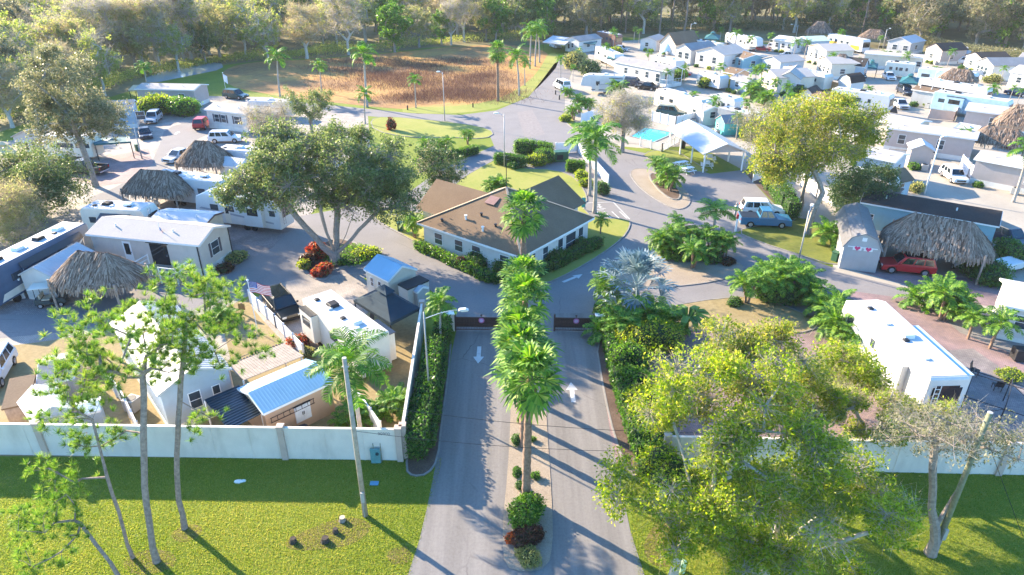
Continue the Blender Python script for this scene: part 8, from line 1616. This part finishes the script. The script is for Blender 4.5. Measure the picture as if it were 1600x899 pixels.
zone('behind the dry pond', [(330, 86), (480, 80), (620, 70), (700, 64), (720, 30), (330, 38)], 44, ['bare', 'yellow', 'yellow', 'bare', 'dark'], 1.05, 7)
zone('at the head of the avenue', [(690, 60), (860, 56), (900, 40), (900, 20), (690, 26)], 22, ['dark', 'bare', 'grey', 'dark'], 1.05, 7)
zone('behind the white far houses', [(870, 58), (1000, 54), (1180, 52), (1190, 22), (880, 22)], 60, ['pine', 'dark', 'dark', 'yellow', 'grey', 'pine'], 1.05, 5)
zone('behind the converted bus', [(1180, 52), (1300, 52), (1390, 56), (1400, 20), (1190, 20)], 42, ['dark', 'pine', 'grey', 'dark', 'yellow'], 1.05, 5)
zone('at the upper right', [(1400, 64), (1480, 78), (1600, 102), (1720, 118), (1760, 34), (1400, 20)], 56, ['grey', 'yellow', 'grey', 'grey', 'dark'], 1.2, 6)
# the wood beyond reads as one mass
pts = []
for _ in range(330):
    y = random.uniform(350, 470); x = random.uniform(-1, 1) * (y * .95 + 20); pts.append((x, y, random.uniform(4, 11), random.uniform(4, 7), random.uniform(4, 7), random.uniform(4, 7)))
B = np.array(pts); idx = rng.integers(0, len(B), 90000); v = unit(rng.normal(size=(90000, 3))) * (1 - .35 * rng.random((90000, 1)) ** 2); cc = B[idx, :3] + v * B[idx, 3:]
o = link('far_wood', np_mesh('far_wood', leaves(cc[cc[:, 2] > 0], .75, .6), L_YEL)); tag(o, 'far wood closing the view behind everything', 'wood', kind='stuff')
cc2 = B[rng.integers(0, len(B), 60000)]; v = unit(rng.normal(size=(60000, 3))) * (1 - .3 * rng.random((60000, 1))); c3 = cc2[:, :3] + v * cc2[:, 3:]; o = link('far_wood', np_mesh('far_wood', leaves(c3[c3[:, 2] > 0], .75, .6), L_OAKG)); tag(o, 'grey-green part of the far wood behind everything', 'wood', kind='stuff')
# undergrowth along the wood edge
def band(pxs, n, hmin, hmax, wid, size, lm, label):
    pp = [P(*q) for q in pxs]; seg = rng.integers(0, len(pp) - 1, n); t_ = rng.random(n); a = np.array([tuple(q) for q in pp]); base = a[seg] * (1 - t_[:, None]) + a[seg + 1] * t_[:, None]
    ph = np.array([math.sin(x * .35) * .5 + math.sin(x * .13 + 1) * .5 for x in base[:, 0]]); top = hmin + (hmax - hmin) * (.5 + .5 * ph)
    base[:, 1] += rng.uniform(0, wid, n); base[:, 0] += rng.normal(0, .6, n); base[:, 2] = top * np.sqrt(rng.random(n)) * rng.uniform(.5, 1, n); o = link('undergrowth', np_mesh('undergrowth', leaves(base, size, .55), lm)); return tag(o, label, 'undergrowth', kind='stuff')
band([(-40, 205), (60, 178), (200, 128), (330, 100), (470, 92), (560, 86), (700, 68), (850, 64)], 26000, .6, 3.4, 12, .34, L_YEL, 'yellowish undergrowth at the foot of the wood left of the avenue')
band([(850, 62), (930, 52), (1050, 52), (1200, 50), (1390, 57)], 30000, 2, 6.5, 14, .36, L_DARK, 'dark undergrowth at the foot of the wood behind the far houses')
band([(1390, 60), (1480, 79), (1600, 104), (1720, 126)], 24000, 2.5, 7.0, 14, .36, L_OAKG, 'grey-green undergrowth at the foot of the wood at upper right')

# ---------------------------------------------------------------- grass and reeds
def px_scatter(n, x0, x1, y0, y1, test=None):
    out = []
    for _ in range(n):
        p = P(random.uniform(x0, x1), random.uniform(y0, y1))
        if test is None or test(p): out.append((p.x, p.y))
    return np.array(out)
def blades(xy, h, w, mtl, name, label, z=0.0, cat='grass'):
    n = len(xy); b = np.column_stack([xy, np.full(n, z)]); d = unit(np.column_stack([rng.normal(0, .5, (n, 2)), np.ones(n)])); s = unit(np.cross(d, rng.normal(size=(n, 3)))) * w / 2; L = h * rng.uniform(.5, 1.3, (n, 1))
    o = link(name, np_mesh(name, np.stack([b - s, b + s, b + d * L + s * .3, b + d * L - s * .3], 1), mtl)); return tag(o, label, cat, kind='stuff')
L_GRASS = leafmat('grass_blades', [(.10, .16, .02), (.18, .235, .035), (.28, .29, .05), (.37, .33, .10)], .62, .6, .9, .12)
left = px_scatter(120000, -10, 690, 716, 905, lambda p: p.x < -5.22 + (p.y - 24) * .108 + random.gauss(0, .07)); blades(left, .062, .028, L_GRASS, 'grass', 'short lime grass of the front lawn left of the entrance')
right = px_scatter(60000, 985, 1610, 736, 905, lambda p: p.x > P(985, 830).x - .02 + random.gauss(0, .08)); blades(right, .07, .028, L_GRASS, 'grass', 'short grass of the shaded verge right of the entrance')
L_REED = leafmat('reeds', [(.06, .035, .03), (.10, .055, .045), (.17, .09, .065), (.27, .15, .08)], .2, .8)
cs = [(P(random.uniform(520, 820) - 40 * random.random(), random.uniform(92, 140))) for _ in range(80)] + [P(random.uniform(620, 800), random.uniform(140, 160)) for _ in range(30)]
xy = np.array([(c.x, c.y) for c in cs]); i_ = rng.integers(0, len(xy), 30000); pts = xy[i_] + rng.normal(0, 1, (30000, 2)) * [3.2, 2.2]; blades(pts, .75, .05, L_REED, 'reeds', 'brown reeds standing in the dry pond', 0, 'reeds')
# drop prototypes that found no place
for plist in list(PR.values()) + [DP, QP, FANS, [CL]]:
    for o in plist:
        if o.get('label') == 'x':
            for c in list(o.children): bpy.data.objects.remove(c)
            bpy.data.objects.remove(o)

# ---------------------------------------------------------------- the air
hm = bpy.data.materials.new('haze'); hm.use_nodes = True; hn = hm.node_tree; hn.nodes.remove(hn.nodes["Principled BSDF"]); pv = hn.nodes.new("ShaderNodeVolumePrincipled")
pv.inputs['Color'].default_value = (.92, .95, 1.0, 1); pv.inputs['Density'].default_value = .00012; pv.inputs['Anisotropy'].default_value = .0; hn.links.new(pv.outputs[0], hn.nodes["Material Output"].inputs['Volume'])
mb = MB(); mb.box(-700, -80, -1.2, 700, 620, 31.5); o = mb.build('haze', hm); tag(o, 'thin bright haze over the whole place', 'haze', kind='stuff')
